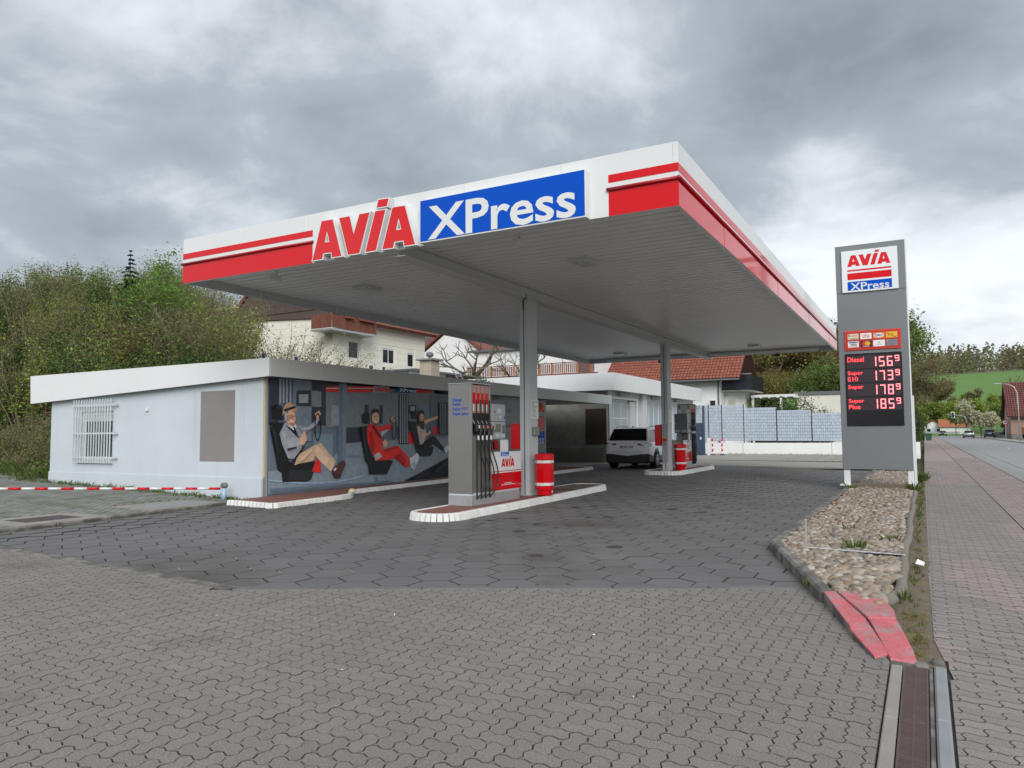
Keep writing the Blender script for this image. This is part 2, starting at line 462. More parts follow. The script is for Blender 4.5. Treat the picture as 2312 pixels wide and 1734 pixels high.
def stone(mb, P, z, gap=.006, depth=.028, top=1.75):
    P = ccw(P); n = len(P)
    cx = sum(p[0] for p in P)/n; cy = sum(p[1] for p in P)/n
    w = max(p[0] for p in P)-min(p[0] for p in P); h = max(p[1] for p in P)-min(p[1] for p in P)
    if w < .02 or h < .02: return
    i = len(mb.v)
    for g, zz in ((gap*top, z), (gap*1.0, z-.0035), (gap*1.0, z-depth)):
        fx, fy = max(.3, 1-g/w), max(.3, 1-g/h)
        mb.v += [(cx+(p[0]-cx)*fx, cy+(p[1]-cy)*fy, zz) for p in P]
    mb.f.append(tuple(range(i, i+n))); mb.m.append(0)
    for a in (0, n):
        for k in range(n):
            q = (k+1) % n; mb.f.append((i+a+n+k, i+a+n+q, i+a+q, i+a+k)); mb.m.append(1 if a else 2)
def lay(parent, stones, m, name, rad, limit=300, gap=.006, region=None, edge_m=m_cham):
    """stones: (key, cx, cy, polygon). The ones that show largest become objects, the rest one mesh."""
    whole, rest = [], []
    for key, cx, cy, P in stones:
        cut = False
        if region is not None:
            P, cut = clip_to(P, region, rad)
            if P is None: continue
            if abs(area(P)) < 1e-3: continue
        z = gz(cx, cy)
        if not cut and limit and seen(cx, cy, z): whole.append((math.hypot(cx, cy), key, cx, cy, P, z))
        else: rest.append((P, z))
    whole.sort(key=lambda t: t[0])
    shared = {}
    for d, key, cx, cy, P, z in whole[:limit]:
        if key not in shared:
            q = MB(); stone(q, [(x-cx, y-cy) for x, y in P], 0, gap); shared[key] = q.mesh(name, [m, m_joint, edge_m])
        o = bpy.data.objects.new(name, shared[key]); o.location = (cx, cy, z+RND.uniform(-.002, .002)); link(o, parent)
    mb = MB()
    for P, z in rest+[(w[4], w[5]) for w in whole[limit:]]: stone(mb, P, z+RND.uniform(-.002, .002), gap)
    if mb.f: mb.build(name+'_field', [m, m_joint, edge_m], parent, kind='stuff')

# wavy interlocking stones: two cells of a grid whose lines are waves
U, WAVE = .100, .11
def edge(p, q):
    out = []
    for t, s_ in ((0, 0), (.26, 1), (.74, -1)):
        x, y = lerp(p[0], q[0], t), lerp(p[1], q[1], t)
        sg = 1 if (q[0]-p[0]+q[1]-p[1]) > 0 else -1
        if p[1] == q[1]: y += WAVE*s_*sg*1.0
        else: x += WAVE*s_*sg*1.0
        out.append((x*U, y*U))
    return out
def wavy(i, j, w, h):
    c = [(i+k, j) for k in range(w)]+[(i+w, j+k) for k in range(h)]+[(i+w-k, j+h) for k in range(w)]+[(i, j+h-k) for k in range(h)]
    P = []
    for a, b in zip(c, c[1:]+c[:1]): P += edge(a, b)
    return P
def wavy_stones(region, bond, x0=0., y0=0., margin=.12, keep=None):
    xs = [p[0] for p in region]; ys = [p[1] for p in region]; out = []
    big_ = region
    for i in range(int((min(xs)-x0)/U)-2, int((max(xs)-x0)/U)+3):
        for j in range(int((min(ys)-y0)/U)-2, int((max(ys)-y0)/U)+3):
            if bond == 'herring':
                k = (i-j) % 4
                if k == 0: w, h = 2, 1
                elif k == 3: w, h = 1, 2
                else: continue
            else:
                if (i+j) % 2: continue
                w, h = 2, 1
            cx, cy = x0+(i+w/2)*U, y0+(j+h/2)*U
            if not (inpoly(cx, cy, region) or any(inpoly(cx+a, cy+b, region) for a, b in ((.1, 0), (-.1, 0), (0, .1), (0, -.1)))): continue
            if keep and not keep(cx, cy): continue
            P = [(x0+x, y0+y) for x, y in wavy(i, j, w, h)]
            out.append(((w, h), cx, cy, P))
    return out
near = lambda d, m=.12: (lambda x, y: math.hypot(x, y) < d and seen(x, y, 0, m))
lay(apron, wavy_stones(APRON, 'herring', keep=lambda x, y: seen(x, y, 0, .3)), m_pav, 'paver', .16, region=APRON, gap=.0062)
ws = wavy_stones(WALK, 'bond', x0=.01, keep=lambda x, y: y < 42 and seen(x, y, 0, .35))
pinkish = lambda x, y: (mnoise.noise(Vector((x*1.1+7, y*.32, 3.3))) > .30) if y < 24 else mnoise.noise(Vector((x*1.1+7, y*.32, 3.3))) > -.25
lay(walk, [s_ for s_ in ws if not pinkish(s_[1], s_[2])], m_walk, 'paver', .16, limit=200, region=WALK, gap=.0062)
lay(walk, [s_ for s_ in ws if pinkish(s_[1], s_[2])], m_pink, 'tinted_paver', .16, limit=100, region=WALK, gap=.0062)
lay(cyclep, wavy_stones(CYCLE, 'bond', x0=.01, keep=lambda x, y: y < 48 and seen(x, y, 0, .35)), m_pink, 'paver', .16, limit=200, region=CYCLE)
for nm, par, (xa, xb, ya) in (('far_paving', walk, (-.06, 1.24, 41.9)), ('far_paving', cyclep, (1.27, 2.40, 47.9))):
    mb = MB(); mb.box(xa, ya, -.03, xb, 259, -.004); mb.build(nm, m_pink, par)

# hexagon slabs
HA = .262
hx = []
for j in range(0, 90):
    for i in range(-30, 6):
        cx = -1.6+(i+(.5 if j % 2 else 0))*HA*math.sqrt(3); cy = 4.6+j*1.5*HA
        if cy > 32 or not any(inpoly(cx+a, cy+b, HEXPOLY) for a, b in ((0, 0), (.2, 0), (-.2, 0), (0, .22), (0, -.22))): continue
        hx.append(('hex', cx, cy, [(cx+HA*math.cos(R(30+60*k)), cy+HA*math.sin(R(30+60*k))) for k in range(6)]))
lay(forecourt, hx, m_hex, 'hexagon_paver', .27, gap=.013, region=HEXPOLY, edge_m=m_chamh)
# small bright joint fillers left by the mortar
mb = MB(); rr = random.Random(3)
for j in range(0, 60):
    for i in range(-30, 6):
        cx = -1.6+(i+(.5 if j % 2 else 0))*HA*math.sqrt(3); cy = 4.6+j*1.5*HA
        if cy < 11.5 and rr.random() < .32 and inpoly(cx, cy, HEXPOLY) and inpoly(cx+.3, cy+.3, HEXPOLY):
            a = R(90); p0 = Vector((cx+HA*math.cos(R(30)), cy+HA*math.sin(R(30)), 0)); p1 = Vector((cx+HA*math.cos(R(90)), cy+HA*math.sin(R(90)), 0))
            if rr.random() < .5: p0, p1 = p1, Vector((cx+HA*math.cos(R(150)), cy+HA*math.sin(R(150)), 0))
            a_, b_ = p0.lerp(p1, rr.uniform(0, .3)), p0.lerp(p1, rr.uniform(.5, 1)); n_ = Vector((-(b_-a_).y, (b_-a_).x, 0)).normalized()*.008
            z_ = Vector((0, 0, gz(cx, cy)+.003))
            mb.face([a_-n_+z_, b_-n_+z_, b_+n_+z_, a_+n_+z_])
mb.build('joint_mortar', m_conc, forecourt, kind='stuff')

# plain small pavers of the side yard
mb = MB(); rr = random.Random(5)
for j in range(0, 82):
    for i in range(0, 90):
        x0 = -30.4+i*.2+(.1 if j % 2 else 0); y0 = 6.0+j*.105
        cx, cy = x0+.1, y0+.05
        if inpoly(cx, cy, SIDE) and seen(cx, cy, .2, .25) and not any(a < cx < b and c < cy < d for a, b, c, d in ((-14.35, -12.9, 6.75, 8.35), (-14.6, -13.15, 9.35, 11.1))):
            mb.box(x0+.003, y0+.003, gz(cx, cy)-.02, x0+.197, y0+.102, gz(cx, cy)+rr.uniform(-.002, .002))
mb.build('paver_field', m_side, side, kind='stuff')
# two covers let into the side yard
m_cover = mat('cover plate', (.12, .105, .11), .7, .2, var=.15, vs=6)
for k, (xa, xb, ya, yb, lb, mm, pl) in enumerate(((-14.35, -12.9, 6.75, 8.35, 'square brown tank cover set in pebbled concrete beside dark kerb', m_conc, m_cover), (-14.6, -13.15, 9.35, 11.1, 'square grey ribbed tank cover in concrete close to pale blue wall', m_conc, m_galv))):
    z_ = gz((xa+xb)/2, (ya+yb)/2)
    o = root('tank_cover', lb, 'manhole cover', ((xa+xb)/2, (ya+yb)/2, z_))
    part('concrete_surround', mm, o, [(xa, ya, z_-.05, xb, ya+.3, z_+.012), (xa, yb-.3, z_-.05, xb, yb, z_+.012), (xa, ya+.3, z_-.05, xa+.35, yb-.3, z_+.012), (xb-.35, ya+.3, z_-.05, xb, yb-.3, z_+.012)])
    part('plate', pl, o, [(xa+.352, ya+.302, z_-.05, xb-.352, yb-.302, z_+.008)])
    mb = MB()
    for q in range(14): mb.box(xa+.38+q*(xb-xa-.76)/13-.008, ya+.33, z_+.008, xa+.38+q*(xb-xa-.76)/13+.008, yb-.33, z_+.013)
    mb.build('rib_relief', pl, o)

# flush edging stones along the front of the hexagon slabs
edg = root('flush_edging', 'row of flat concrete edging stones between hexagon slabs and wavy pavers', 'edging', (-6, 5.2, 0))
def edging(a, b, wd, ln, z0, z1, parent, m, name='edging_stone', ch=.008, mods=None):
    a, b = Vector(a), Vector(b); L = (b-a).length; n = max(1, round(L/ln)); d = (b-a)/L; ang = math.atan2(d.y, d.x)
    q = MB(); q.box(-L/n/2+.004, -wd/2, z0, L/n/2-.004, wd/2, z1, ch=ch); me = q.mesh(name, m)
    for k in range(n):
        p = a.lerp(b, (k+.5)/n)
        o = bpy.data.objects.new(name, me); o.location = (p.x, p.y, gz(p.x, p.y)+RND.uniform(-.004, .004)); o.rotation_euler = (0, 0, ang+RND.uniform(-.006, .006)); link(o, parent)
for a, b in (((-12.42, 6.09), (-11.32, 5.61)), ((-11.3, 5.60), (-6.04, 5.145)), ((-6.0, 5.15), (-1.06, 7.73))):
    edging(a, b, .13, 1.0, -.1, .006, edg, m_concd if a[0] < -7 else mat('worn edging', (.135, .13, .125), .85, var=.15, vs=3, speck=.1))
# raised dark kerb between hexagon slabs and the side yard
kb = root('dark_kerb', 'low dark kerb between hexagon slabs and mossy side yard', 'kerb', (-12.7, 8.7, 0))
edging((-12.50, 6.15), (-13.08, 11.25), .10, 1.0, -.1, .055, kb, m_concd, 'kerb_stone', .015)

# ------------------------------------------------------------------ road
mb = MB()
for a, b in ((-40, 60), (60, 160), (160, 320)):
    mb.face([(2.94, a, -.03), (9.7, a, -.03), (9.7, b, -.03), (2.94, b, -.03)])
road = mb.build('road', m_asph, kind='structure')
mb = MB()
for y in range(60, 240, 14): mb.box(6.1, y, -.029, 6.19, y+2.4, -.025)
mb.build('lane_dash', m_white, road, kind='stuff')
part('edge_crack', m_joint, road, [(3.3, .3, -.0295, 3.315, 90, -.026)])
gut = MB(); gut.box(2.44, .3, -.2, 2.60, 260, .012, ch=.01).box(2.605, .3, -.2, 2.935, 260, -.012); gut.build('kerb', mat('kerb concrete', (.235, .23, .225), .9, var=.08, vs=.7, speck=.08), kind='structure')
mb = MB(); mb.box(9.7, -20, -.2, 9.85, 300, .08); mb.box(9.85, -20, -.2, 11.8, 300, .07); mb.build('far_pavement', m_conc, kind='structure')
# yard behind the forecourt
mb = MB()
n_ = 12
yard = MB(); yard.face([(-13.2, 31.25, .098), (-1.7, 31.25, .06), (-.4, 49, .06), (-13.2, 49, .098)]); yard = yard.build('yard', mat('yard paving', (.27, .255, .225), .9, var=.12, vs=.6, speck=.1, ss=20), kind='structure')
mb = MB()
for k in range(34): mb.box(-12.8+k*.33, 37.5, .098, -12.8+k*.33+.27, 48.3, .106)
mb.build('paving_strip', mat('yard paver', (.30, .285, .255), .9, var=.12, vs=.8, isl=.06), yard, kind='stuff')
part('concrete_band', m_conc, yard, [(-12.9, 31.25, .05, -1.75, 31.75, .112)])

# ------------------------------------------------------------------ gravel bed by the road
BED = ccw([(-1.66, 9.95), (-.68, 7.15), (-.36, 6.85), (-.30, 8.0), (-.30, 29.5), (-1.55, 29.5), (-1.66, 21)])
bed = sheet('gravel_bed', BED, m_soil, .02, .2)
m_peb = mat('river pebble', (.40, .345, .28), .55, var=.1, vs=20, speck=.05)
def pebble_mat():
    m = mat('pebbles', (.5, .45, .38), .5, var=0, bump=.15, bs=60)
    t = m.node_tree; L = t.links
    g = N(t, 'ShaderNodeNewGeometry'); oi = N(t, 'ShaderNodeObjectInfo')
    f_ = mth(t, 'FRACT', mth(t, 'ADD', oi.outputs['Random'], g.outputs['Random Per Island']))
    r_ = N(t, 'ShaderNodeValToRGB'); L.new(f_, r_.inputs[0])
    cols = [(0, (.20, .165, .135)), (.18, (.33, .265, .20)), (.36, (.42, .355, .285)), (.5, (.25, .205, .165)), (.66, (.52, .475, .405)), (.8, (.26, .17, .105)), (.9, (.16, .145, .13)), (1, (.40, .285, .17))]
    els = r_.color_ramp.elements; els[0].color = (*cols[0][1], 1); els[1].color = (*cols[-1][1], 1)
    for p_, c_ in cols[1:-1]: e_ = els.new(p_); e_.color = (*c_, 1)
    nzz = N(t, 'ShaderNodeTexNoise', i_Scale=25, i_Detail=4); L.new(g.outputs['Position'], nzz.inputs['Vector'])
    s_ = N(t, 'ShaderNodeVectorMath', operation='SCALE'); L.new(r_.outputs[0], s_.inputs[0]); L.new(mth(t, 'ADD', mth(t, 'MULTIPLY', nzz.outputs[0], .7), .42), s_.inputs['Scale'])
    L.new(s_.outputs[0], t.nodes['Principled BSDF'].inputs['Base Color'])
    return m
m_pebbles = pebble_mat()
def ico(sub):
    bm = bmesh.new(); bmesh.ops.create_icosphere(bm, subdivisions=sub, radius=1)
    v = [tuple(q.co) for q in bm.verts]; f = [tuple(q.index for q in p.verts) for p in bm.faces]; bm.free(); return v, f
ICO1, ICO2 = ico(1), ico(2)
def pebble(mb, c, r, rr, icos):
    sx, sy, sz = r*rr.uniform(.85, 1.35), r*rr.uniform(.75, 1.0), r*rr.uniform(.5, .75)
    q = Matrix.Rotation(rr.uniform(0, 6.28), 3, 'Z') @ Matrix.Rotation(rr.uniform(-.35, .35), 3, 'X')
    off = Vector((rr.random()*50, rr.random()*50, 0)); i = len(mb.v)
    for v in icos[0]:
        w = Vector(v); w *= 1+.16*mnoise.noise(w*1.1+off)
        p = q @ Vector((w.x*sx, w.y*sy, w.z*sz)); mb.v.append((c[0]+p.x, c[1]+p.y, c[2]+p.z))
    mb.f += [tuple(i+k for k in f) for f in icos[1]]; mb.m += [0]*len(icos[1])
rr = random.Random(11); pts = []
y = 6.8
while y < 29.4:
    s_ = .072 if y < 14 else .085
    x = -1.75
    while x < -.28:
        px, py = x+rr.uniform(-.4, .4)*s_, y+rr.uniform(-.4, .4)*s_
        if inpoly(px, py, BED): pts.append((px, py, s_))
        x += s_*.92
    y += s_*.78
pts.sort(key=lambda p: math.hypot(p[0], p[1]))
protos = []
for k in range(24):
    mb = MB(); pebble(mb, (0, 0, 0), rr.uniform(.036, .076), rr, ICO2); protos.append(mb.mesh('stone', m_pebbles, True))
for k, (px, py, s_) in enumerate(pts[:300]):
    o = bpy.data.objects.new('stone', protos[k % 24]); o.location = (px, py, .05+rr.uniform(0, .03)); o.rotation_euler = (rr.uniform(-.3, .3), rr.uniform(-.3, .3), rr.uniform(0, 6.3)); link(o, bed)
mb = MB()
for k, (px, py, s_) in enumerate(pts[300:]): pebble(mb, (px, py, .05+rr.uniform(0, .03)), s_*rr.uniform(.42, .85), rr, ICO2 if py < 12 else ICO1)
mb.build('pebble_field', m_pebbles, bed, smooth=True, kind='stuff')

kb = root('bed_kerb', 'weathered concrete kerb round the gravel bed under the price sign', 'kerb', (-1.75, 10, 0))
edging((-1.735, 10.0), (-1.75, 21.6), .12, 1.0, -.1, .10, kb, m_concd, 'kerb_stone', .02)
edging((-1.75, 21.6), (-1.62, 29.8), .12, 1.0, -.1, .10, kb, m_concd, 'kerb_stone', .02)
edging((-1.72, 10.0), (-.80, 7.12), .13, 1.0, -.1, .12, kb, m_concd, 'kerb_stone', .025)
# the painted end of the kerb: three broken pieces falling to street level
m_pinkp = mat('flaking red kerb paint', (.52, .125, .145), .9, var=.2, vs=5, bump=.8, bs=35, speck=.22, ss=60, col2=(.27, .245, .23), c2s=6, c2lo=.47, c2hi=.68)
def slab(P, zf, name, m, parent):
    mb = MB(); P = ccw(P); n = len(P); cx = sum(p[0] for p in P)/n; cy = sum(p[1] for p in P)/n
    for s_, dz in ((.955, 0), (.99, -.012), (1.0, -.3)):
        mb.v += [(cx+(x-cx)*s_, cy+(y-cy)*s_, zf(x, y)+dz) for x, y in P]
    mb.f.append(tuple(range(n))); mb.m.append(0)
    for a in (0, n):
        for k in range(n): mb.f.append((a+n+k, a+n+(k+1) % n, a+(k+1) % n, a+k)); mb.m.append(1 if a else 0)
    return mb.build(name, [m, m_concd], parent)
zf = lambda x, y: .018+.085*sstep(5.3, 7.1, y)
ke = root('painted_kerb_end', 'cracked kerb end with flaking pink red paint at the gravel bed', 'kerb', (-.5, 6.2, 0))
for P in ([(-.83, 7.10), (-.74, 7.16), (-.44, 6.35), (-.53, 6.1)], [(-.54, 6.08), (-.44, 6.33), (-.26, 5.62), (-.34, 5.50)], [(-.73, 7.17), (-.52, 7.27), (-.36, 7.02), (-.26, 6.68), (-.24, 6.45), (-.43, 6.38)], [(-.425, 6.35), (-.24, 6.43), (-.17, 6.05), (-.12, 5.75), (-.09, 5.49), (-.25, 5.51)]):
    slab(P, zf, 'kerb_piece', m_pinkp, ke)
# log-like edging along the pavement side
mb = MB(); path = []
for k in range(60):
    y = 7.15+k*.36
    path.append((-.255+.012*math.sin(y*1.7)+.006*math.sin(y*5.1)-(.08 if k == 0 else 0), y, .045+.006*math.sin(y*3)))
mb.tube(path, [.052+.006*math.sin(k*1.3) for k in range(60)], 8); mb.build('log_edging', mat('grey weathered log', (.185, .165, .14), .9, var=.2, vs=9, bump=.6, bs=40), None, True, 'grey log laid as edging between gravel bed and pavement', 'edging')
mb = MB(); mb.face([(-.33, 7.2, .006), (-.34, 6.6, .006), (-.12, 5.50, .004), (.07, 5.50, -.006), (.02, 6.3, -.006), (-.02, 12, .002), (-.05, 30, .002), (-.31, 30, .004), (-.31, 12, .006)]); mb.face([(-.60, 7.35, .008), (-.45, 6.5, .008), (-.235, 6.5, .008), (-.21, 7.3, .008)]); soilp = mb.build('soil_strip', mat('brown soil', (.135, .105, .075), .95, var=.3, vs=7, speck=.2, ss=60, bump=.6, bs=25, col2=(.15, .135, .05), c2s=5, c2lo=.52, c2hi=.66), kind='structure')
# timber beam below the sign
part('timber_beam', mat('old timber', (.14, .115, .085), .9, var=.2, vs=7, bump=.4, bs=30), None, [(-1.66, 20.62, .02, -.3, 20.80, .19)], .01, label='old timber beam across the gravel in front of the price sign', cat='beam')
# the loose metal frame lying in the pebbles
o = root('metal_rail', 'thin galvanised rail with upright post lying across the pebbles', 'rail', (-1.3, 9.6, .08))
mb = MB(); mb.tube([(-1.34, 9.66, .10), (-.24, 9.54, .10)], .014, 6); mb.build('bar', m_galv, o)
part('post', m_galv, o, [(-1.31, 9.63, .06, -1.285, 9.655, .44)], .003)
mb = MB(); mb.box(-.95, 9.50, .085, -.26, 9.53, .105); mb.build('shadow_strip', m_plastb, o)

# ------------------------------------------------------------------ drain
dr = root('drain_channel', 'rusty slotted iron drain grate between two concrete strips by the pavement', 'drain', (-.1, 4, 0))
GX0, GX1 = -.172, -.036
q = MB(); L = .5
q.box(GX0, .003, -.03, GX0+.012, L-.003, .004); q.box(GX1-.012, .003, -.03, GX1, L-.003, .004); q.box(GX0+.012, .003, -.03, GX1-.012, .015, .003); q.box(GX0+.012, L-.015, -.03, GX1-.012, L-.003, .003)
q.box((GX0+GX1)/2-.004, .015, -.03, (GX0+GX1)/2+.004, L-.015, .003)
for k in range(24):
    y0 = .02+k*.0196
    q.box(GX0+.012, y0, -.03, (GX0+GX1)/2-.004, y0+.0105, .0025); q.box((GX0+GX1)/2+.004, y0+.004, -.03, GX1-.012, y0+.0145, .0025)
me = q.mesh('grate', m_iron)
for k in range(9):
    o = bpy.data.objects.new('grate', me); o.location = (0, .95+k*.5, 0); link(o, dr)
part('channel', m_joint, dr, [(GX0-.02, .9, -.2, GX1+.02, 5.45, -.06)])
me = MB().box(-.033, .003, -.1, .033, .997, .004, ch=.006).mesh('concrete_strip', m_conc)
me3 = MB().box(-.011, .003, -.1, .011, .997, -.004, ch=.004).mesh('mortar_strip', m_concd)
me2 = MB().box(-.034, .003, -.1, .034, .997, .012, ch=.01).mesh('edge_stone', mat('blue grey edge stone', (.24, .25, .26), .85, var=.12, vs=4, speck=.1))
for k in range(5):
    o = bpy.data.objects.new('concrete_strip', me); o.location = (-.212, .45+k, 0); link(o, dr)
    o = bpy.data.objects.new('mortar_strip', me3); o.location = (-.021, .5+k, 0); link(o, dr)
    o = bpy.data.objects.new('edge_stone', me2); o.location = (.030, .5+k, 0); link(o, dr)
part('rubble_stone', m_concd, dr, [(-.02, 5.56, -.03, .055, 5.64, .035), (-.12, 5.47, -.03, -.03, 5.55, .02)], .02)

# ------------------------------------------------------------------ raised islands with white kerb blocks
def resample(path, ln, closed):
    P = [Vector((x, y, 0)) for x, y in path]
    if closed: P.append(P[0])
    seg = [(P[k+1]-P[k]).length for k in range(len(P)-1)]; tot = sum(seg); n = max(2, round(tot/ln)); out = []
    for k in range(n+1):
        s_ = tot*k/n; i = 0
        while i < len(seg)-1 and s_ > seg[i]: s_ -= seg[i]; i += 1
        out.append(P[i].lerp(P[i+1], s_/seg[i]))
    return out
def kerb_blocks(parent, path, h, closed=True, ln=.112, m=m_kerbw):
    pts_ = resample(path, ln, closed); w = (pts_[1]-pts_[0]).length
    q = MB(); g = .0105
    q.v = [(-w/2+g, 0, -.05), (w/2-g, 0, -.05), (w/2-g, .03, h-.015), (-w/2+g, .03, h-.015), (-w/2+g, .045, h), (w/2-g, .045, h), (w/2-g, .13, h), (-w/2+g, .13, h), (-w/2+g, .13, -.05), (w/2-g, .13, -.05)]
    q.f = [(0, 1, 2, 3), (3, 2, 5, 4), (4, 5, 6, 7), (0, 3, 4, 7, 8), (1, 9, 6, 5, 2), (8, 7, 6, 9)]; q.m = [0]*6
    me = q.mesh('kerb_block', m)
    core = MB(); nrm = []
    for k in range(len(pts_)):
        a_, b_ = pts_[max(k-1, 0)] if (k or not closed) else pts_[-2], pts_[min(k+1, len(pts_)-1)] if (k < len(pts_)-1 or not closed) else pts_[1]
        t_ = (b_-a_).normalized(); nrm.append(Vector((-t_.y, t_.x, 0)))
    for k in range(len(pts_)-1):
        qa, qb = pts_[k]+nrm[k]*.05, pts_[k+1]+nrm[k+1]*.05; ra, rb = pts_[k]+nrm[k]*.125, pts_[k+1]+nrm[k+1]*.125
        za, zb = gz(qa.x, qa.y), gz(qb.x, qb.y)
        core.face([(qa.x, qa.y, za-.05), (qb.x, qb.y, zb-.05), (qb.x, qb.y, zb+h-.02), (qa.x, qa.y, za+h-.02)]); core.face([(qa.x, qa.y, za+h-.02), (qb.x, qb.y, zb+h-.02), (rb.x, rb.y, zb+h-.02), (ra.x, ra.y, za+h-.02)])
    core.build('joint_mortar', m_joint, parent)
    for a, b in zip(pts_, pts_[1:]):
        c = (a+b)/2; d = b-a
        o = bpy.data.objects.new('kerb_block', me); o.location = (c.x, c.y, gz(c.x, c.y)); o.rotation_euler = (0, 0, math.atan2(d.y, d.x)+RND.uniform(-.02, .02)); link(o, parent)
def rounded(x0, x1, y0, y1, r, n=7):
    P = []
    for cx, cy, a0 in ((x1-r, y0+r, -90), (x1-r, y1-r, 0), (x0+r, y1-r, 90), (x0+r, y0+r, 180)):
        for k in range(n+1): a = R(a0+90*k/n); P.append((cx+r*math.cos(a), cy+r*math.sin(a)))
    return P
def top_slab(parent, path, inset, h, m, name='paved_top'):
    P = ccw(path); n = len(P); cx = sum(p[0] for p in P)/n; cy = sum(p[1] for p in P)/n; Q = []
    for i in range(n):
        a, b, c = Vector(P[i-1]), Vector(P[i]), Vector(P[(i+1) % n])
        d = ((b-a).normalized()+(c-b).normalized()).normalized(); Q.append((b.x-d.y*inset, b.y+d.x*inset))
    mb = MB(); mb.v = [(x, y, gz(x, y)+h) for x, y in Q]; mb.f = [tuple(range(n))]; mb.m = [0]
    mb.build(name, m, parent)
m_redpav = mat('red brick paving', (.205, .085, .068), .85, var=.14, vs=5, speck=.08, ss=60)
for (x0, x1, y0, y1, r, lb) in ((-8.14, -7.05, 10.5, 18.05, .5, 'pump island with white kerb blocks and red paving under the pump numbered four'), (-8.35, -7.0, 23.75, 28.9, .5, 'pump island with white kerb blocks beside the parked white car')):
    o = root('pump_island', lb, 'pump island', ((x0+x1)/2, (y0+y1)/2, gz((x0+x1)/2, y0)))
    P = ccw(rounded(x0, x1, y0, y1, r)); kerb_blocks(o, P, .13); top_slab(o, P, .12, .118, m_redpav)
WALKWAY = [(-12.98, 10.9), (-11.75, 10.9), (-11.62, 11.05), (-11.62, 13.0), (-11.72, 13.45), (-12.05, 13.9), (-12.35, 14.2), (-12.35, 20.4), (-12.1, 21.2), (-11.3, 22.0), (-11.08, 22.6), (-11.08, 26.4), (-11.3, 26.9), (-12.9, 27.0)]
o = root('raised_walkway', 'low red paved walkway with white kerb blocks along the printed banner wall', 'walkway', (-12.3, 15, .03))
kerb_blocks(o, WALKWAY, .10, False)
P = [(x+.115, y) if False else (x-.11 if x > -12.9 else x, y+(.1 if y < 11 else (-.1 if y > 26.8 else 0))) for x, y in WALKWAY]
mb = MB(); n = len(P); mb.v = [(x, y, gz(x, y)+.09) for x, y in P]; mb.f = [tuple(range(n))]; mb.m = [0]; mb.build('paved_top', m_redpav, o)
mb = MB(); mb.lathe([(.09, 0), (.09, .03), (.06, .07), (.02, .085)], (-12.0, 13.75, gz(-12, 13.75)+.10), 12); mb.build('lamp_dome', mat('cream dome', (.62, .55, .33), .4), o, True)
part('cover_plate', mat('ribbed steel plate', (.12, .10, .085), .7, .3, var=.15), None, [(-7.95, 16.0, .175, -7.2, 17.6, .19)], label='flat brown steel cover plate lying on the pump island paving', cat='cover plate')
# oil drips on the slabs beside the pumps
mb = MB(); rr = random.Random(33)
for k in range(34):
    if k < 24: cx, cy = rr.uniform(-6.9, -3.6), rr.uniform(8.2, 15)
    else: cx, cy = rr.uniform(-11.2, -8.8), rr.uniform(10, 17)
    r_ = rr.choice((.03, .05, .07, .11)); z_ = gz(cx, cy)+.004
    mb.face([(cx+r_*rr.uniform(.7, 1.2)*math.cos(6.283*i/11), cy+r_*rr.uniform(.7, 1.2)*math.sin(6.283*i/11), z_) for i in range(11)])
mb.build('oil_stain', mat('oil stain', (.055, .050, .046), .55, var=.3, vs=12), forecourt, kind='stuff')
# ------------------------------------------------------------------ canopy
CX0, CX1, CY0, CY1, CZ0, CZ1, SOF = -12.96, -2.787, 9.725, 30.5, 4.56, 5.456, 4.74
can = root('station_canopy', 'wide flat station canopy with white and red fascia on two grey columns', 'canopy', (-7.87, 20, 0.1))
T = .07
for k in range(6): part('fascia_panel', m_fwhite, can, [(lerp(CX0, CX1-T, k/6)+.002, CY0, CZ0, lerp(CX0, CX1-T, (k+1)/6)-.002, CY0+T, CZ1)], .004)
for k in range(8): part('fascia_panel', m_fwhite, can, [(CX1-T, lerp(CY0, CY1, k/8)+.002, CZ0, CX1, lerp(CY0, CY1, (k+1)/8)-.002, CZ1)], .004)
part('fascia_end', m_steelw, can, [(CX0, CY0+T, CZ0, CX0+T, CY1, CZ1)], .006)
part('fascia_back', m_steelw, can, [(CX0+T, CY1-T, CZ0, CX1-T, CY1, CZ1)], .006)
part('roof_deck', m_steelw, can, [(CX0+T, CY0+T, CZ1-.25, CX1-T, CY1-T, CZ1-.2)])
for (xa, xb) in ((CX0+.003, -9.445), (-3.795, CX1+.004)):
    part('red_stripe', m_red, can, [(xa, CY0-.005, 5.045, xb, CY0, 5.16)])
    part('red_band', m_red, can, [(xa, CY0-.005, CZ0+.004, xb, CY0, 4.93)])
    mb = MB(); mb.tube([(xa-.02, CY0-.02, 4.945), (xb+.025, CY0-.02, 4.945)], .026, 8); mb.build('drip_rail', m_redd, can, True)
n = 8
for k in range(n):
    ya, yb = CY0+(CY1-CY0)*k/n, CY0+(CY1-CY0)*(k+1)/n
    part('red_stripe', m_red, can, [(CX1, ya+.003, 5.045, CX1+.005, yb-.003, 5.16)])
    part('red_band', m_red, can, [(CX1, ya+.003, CZ0+.004, CX1+.005+.004*(k % 2), yb-.003, 4.93)])
mb = MB(); mb.tube([(CX1+.02, CY0-.045, 4.945), (CX1+.02, CY1, 4.945)], .026, 8); mb.build('drip_rail', m_redd, can, True)
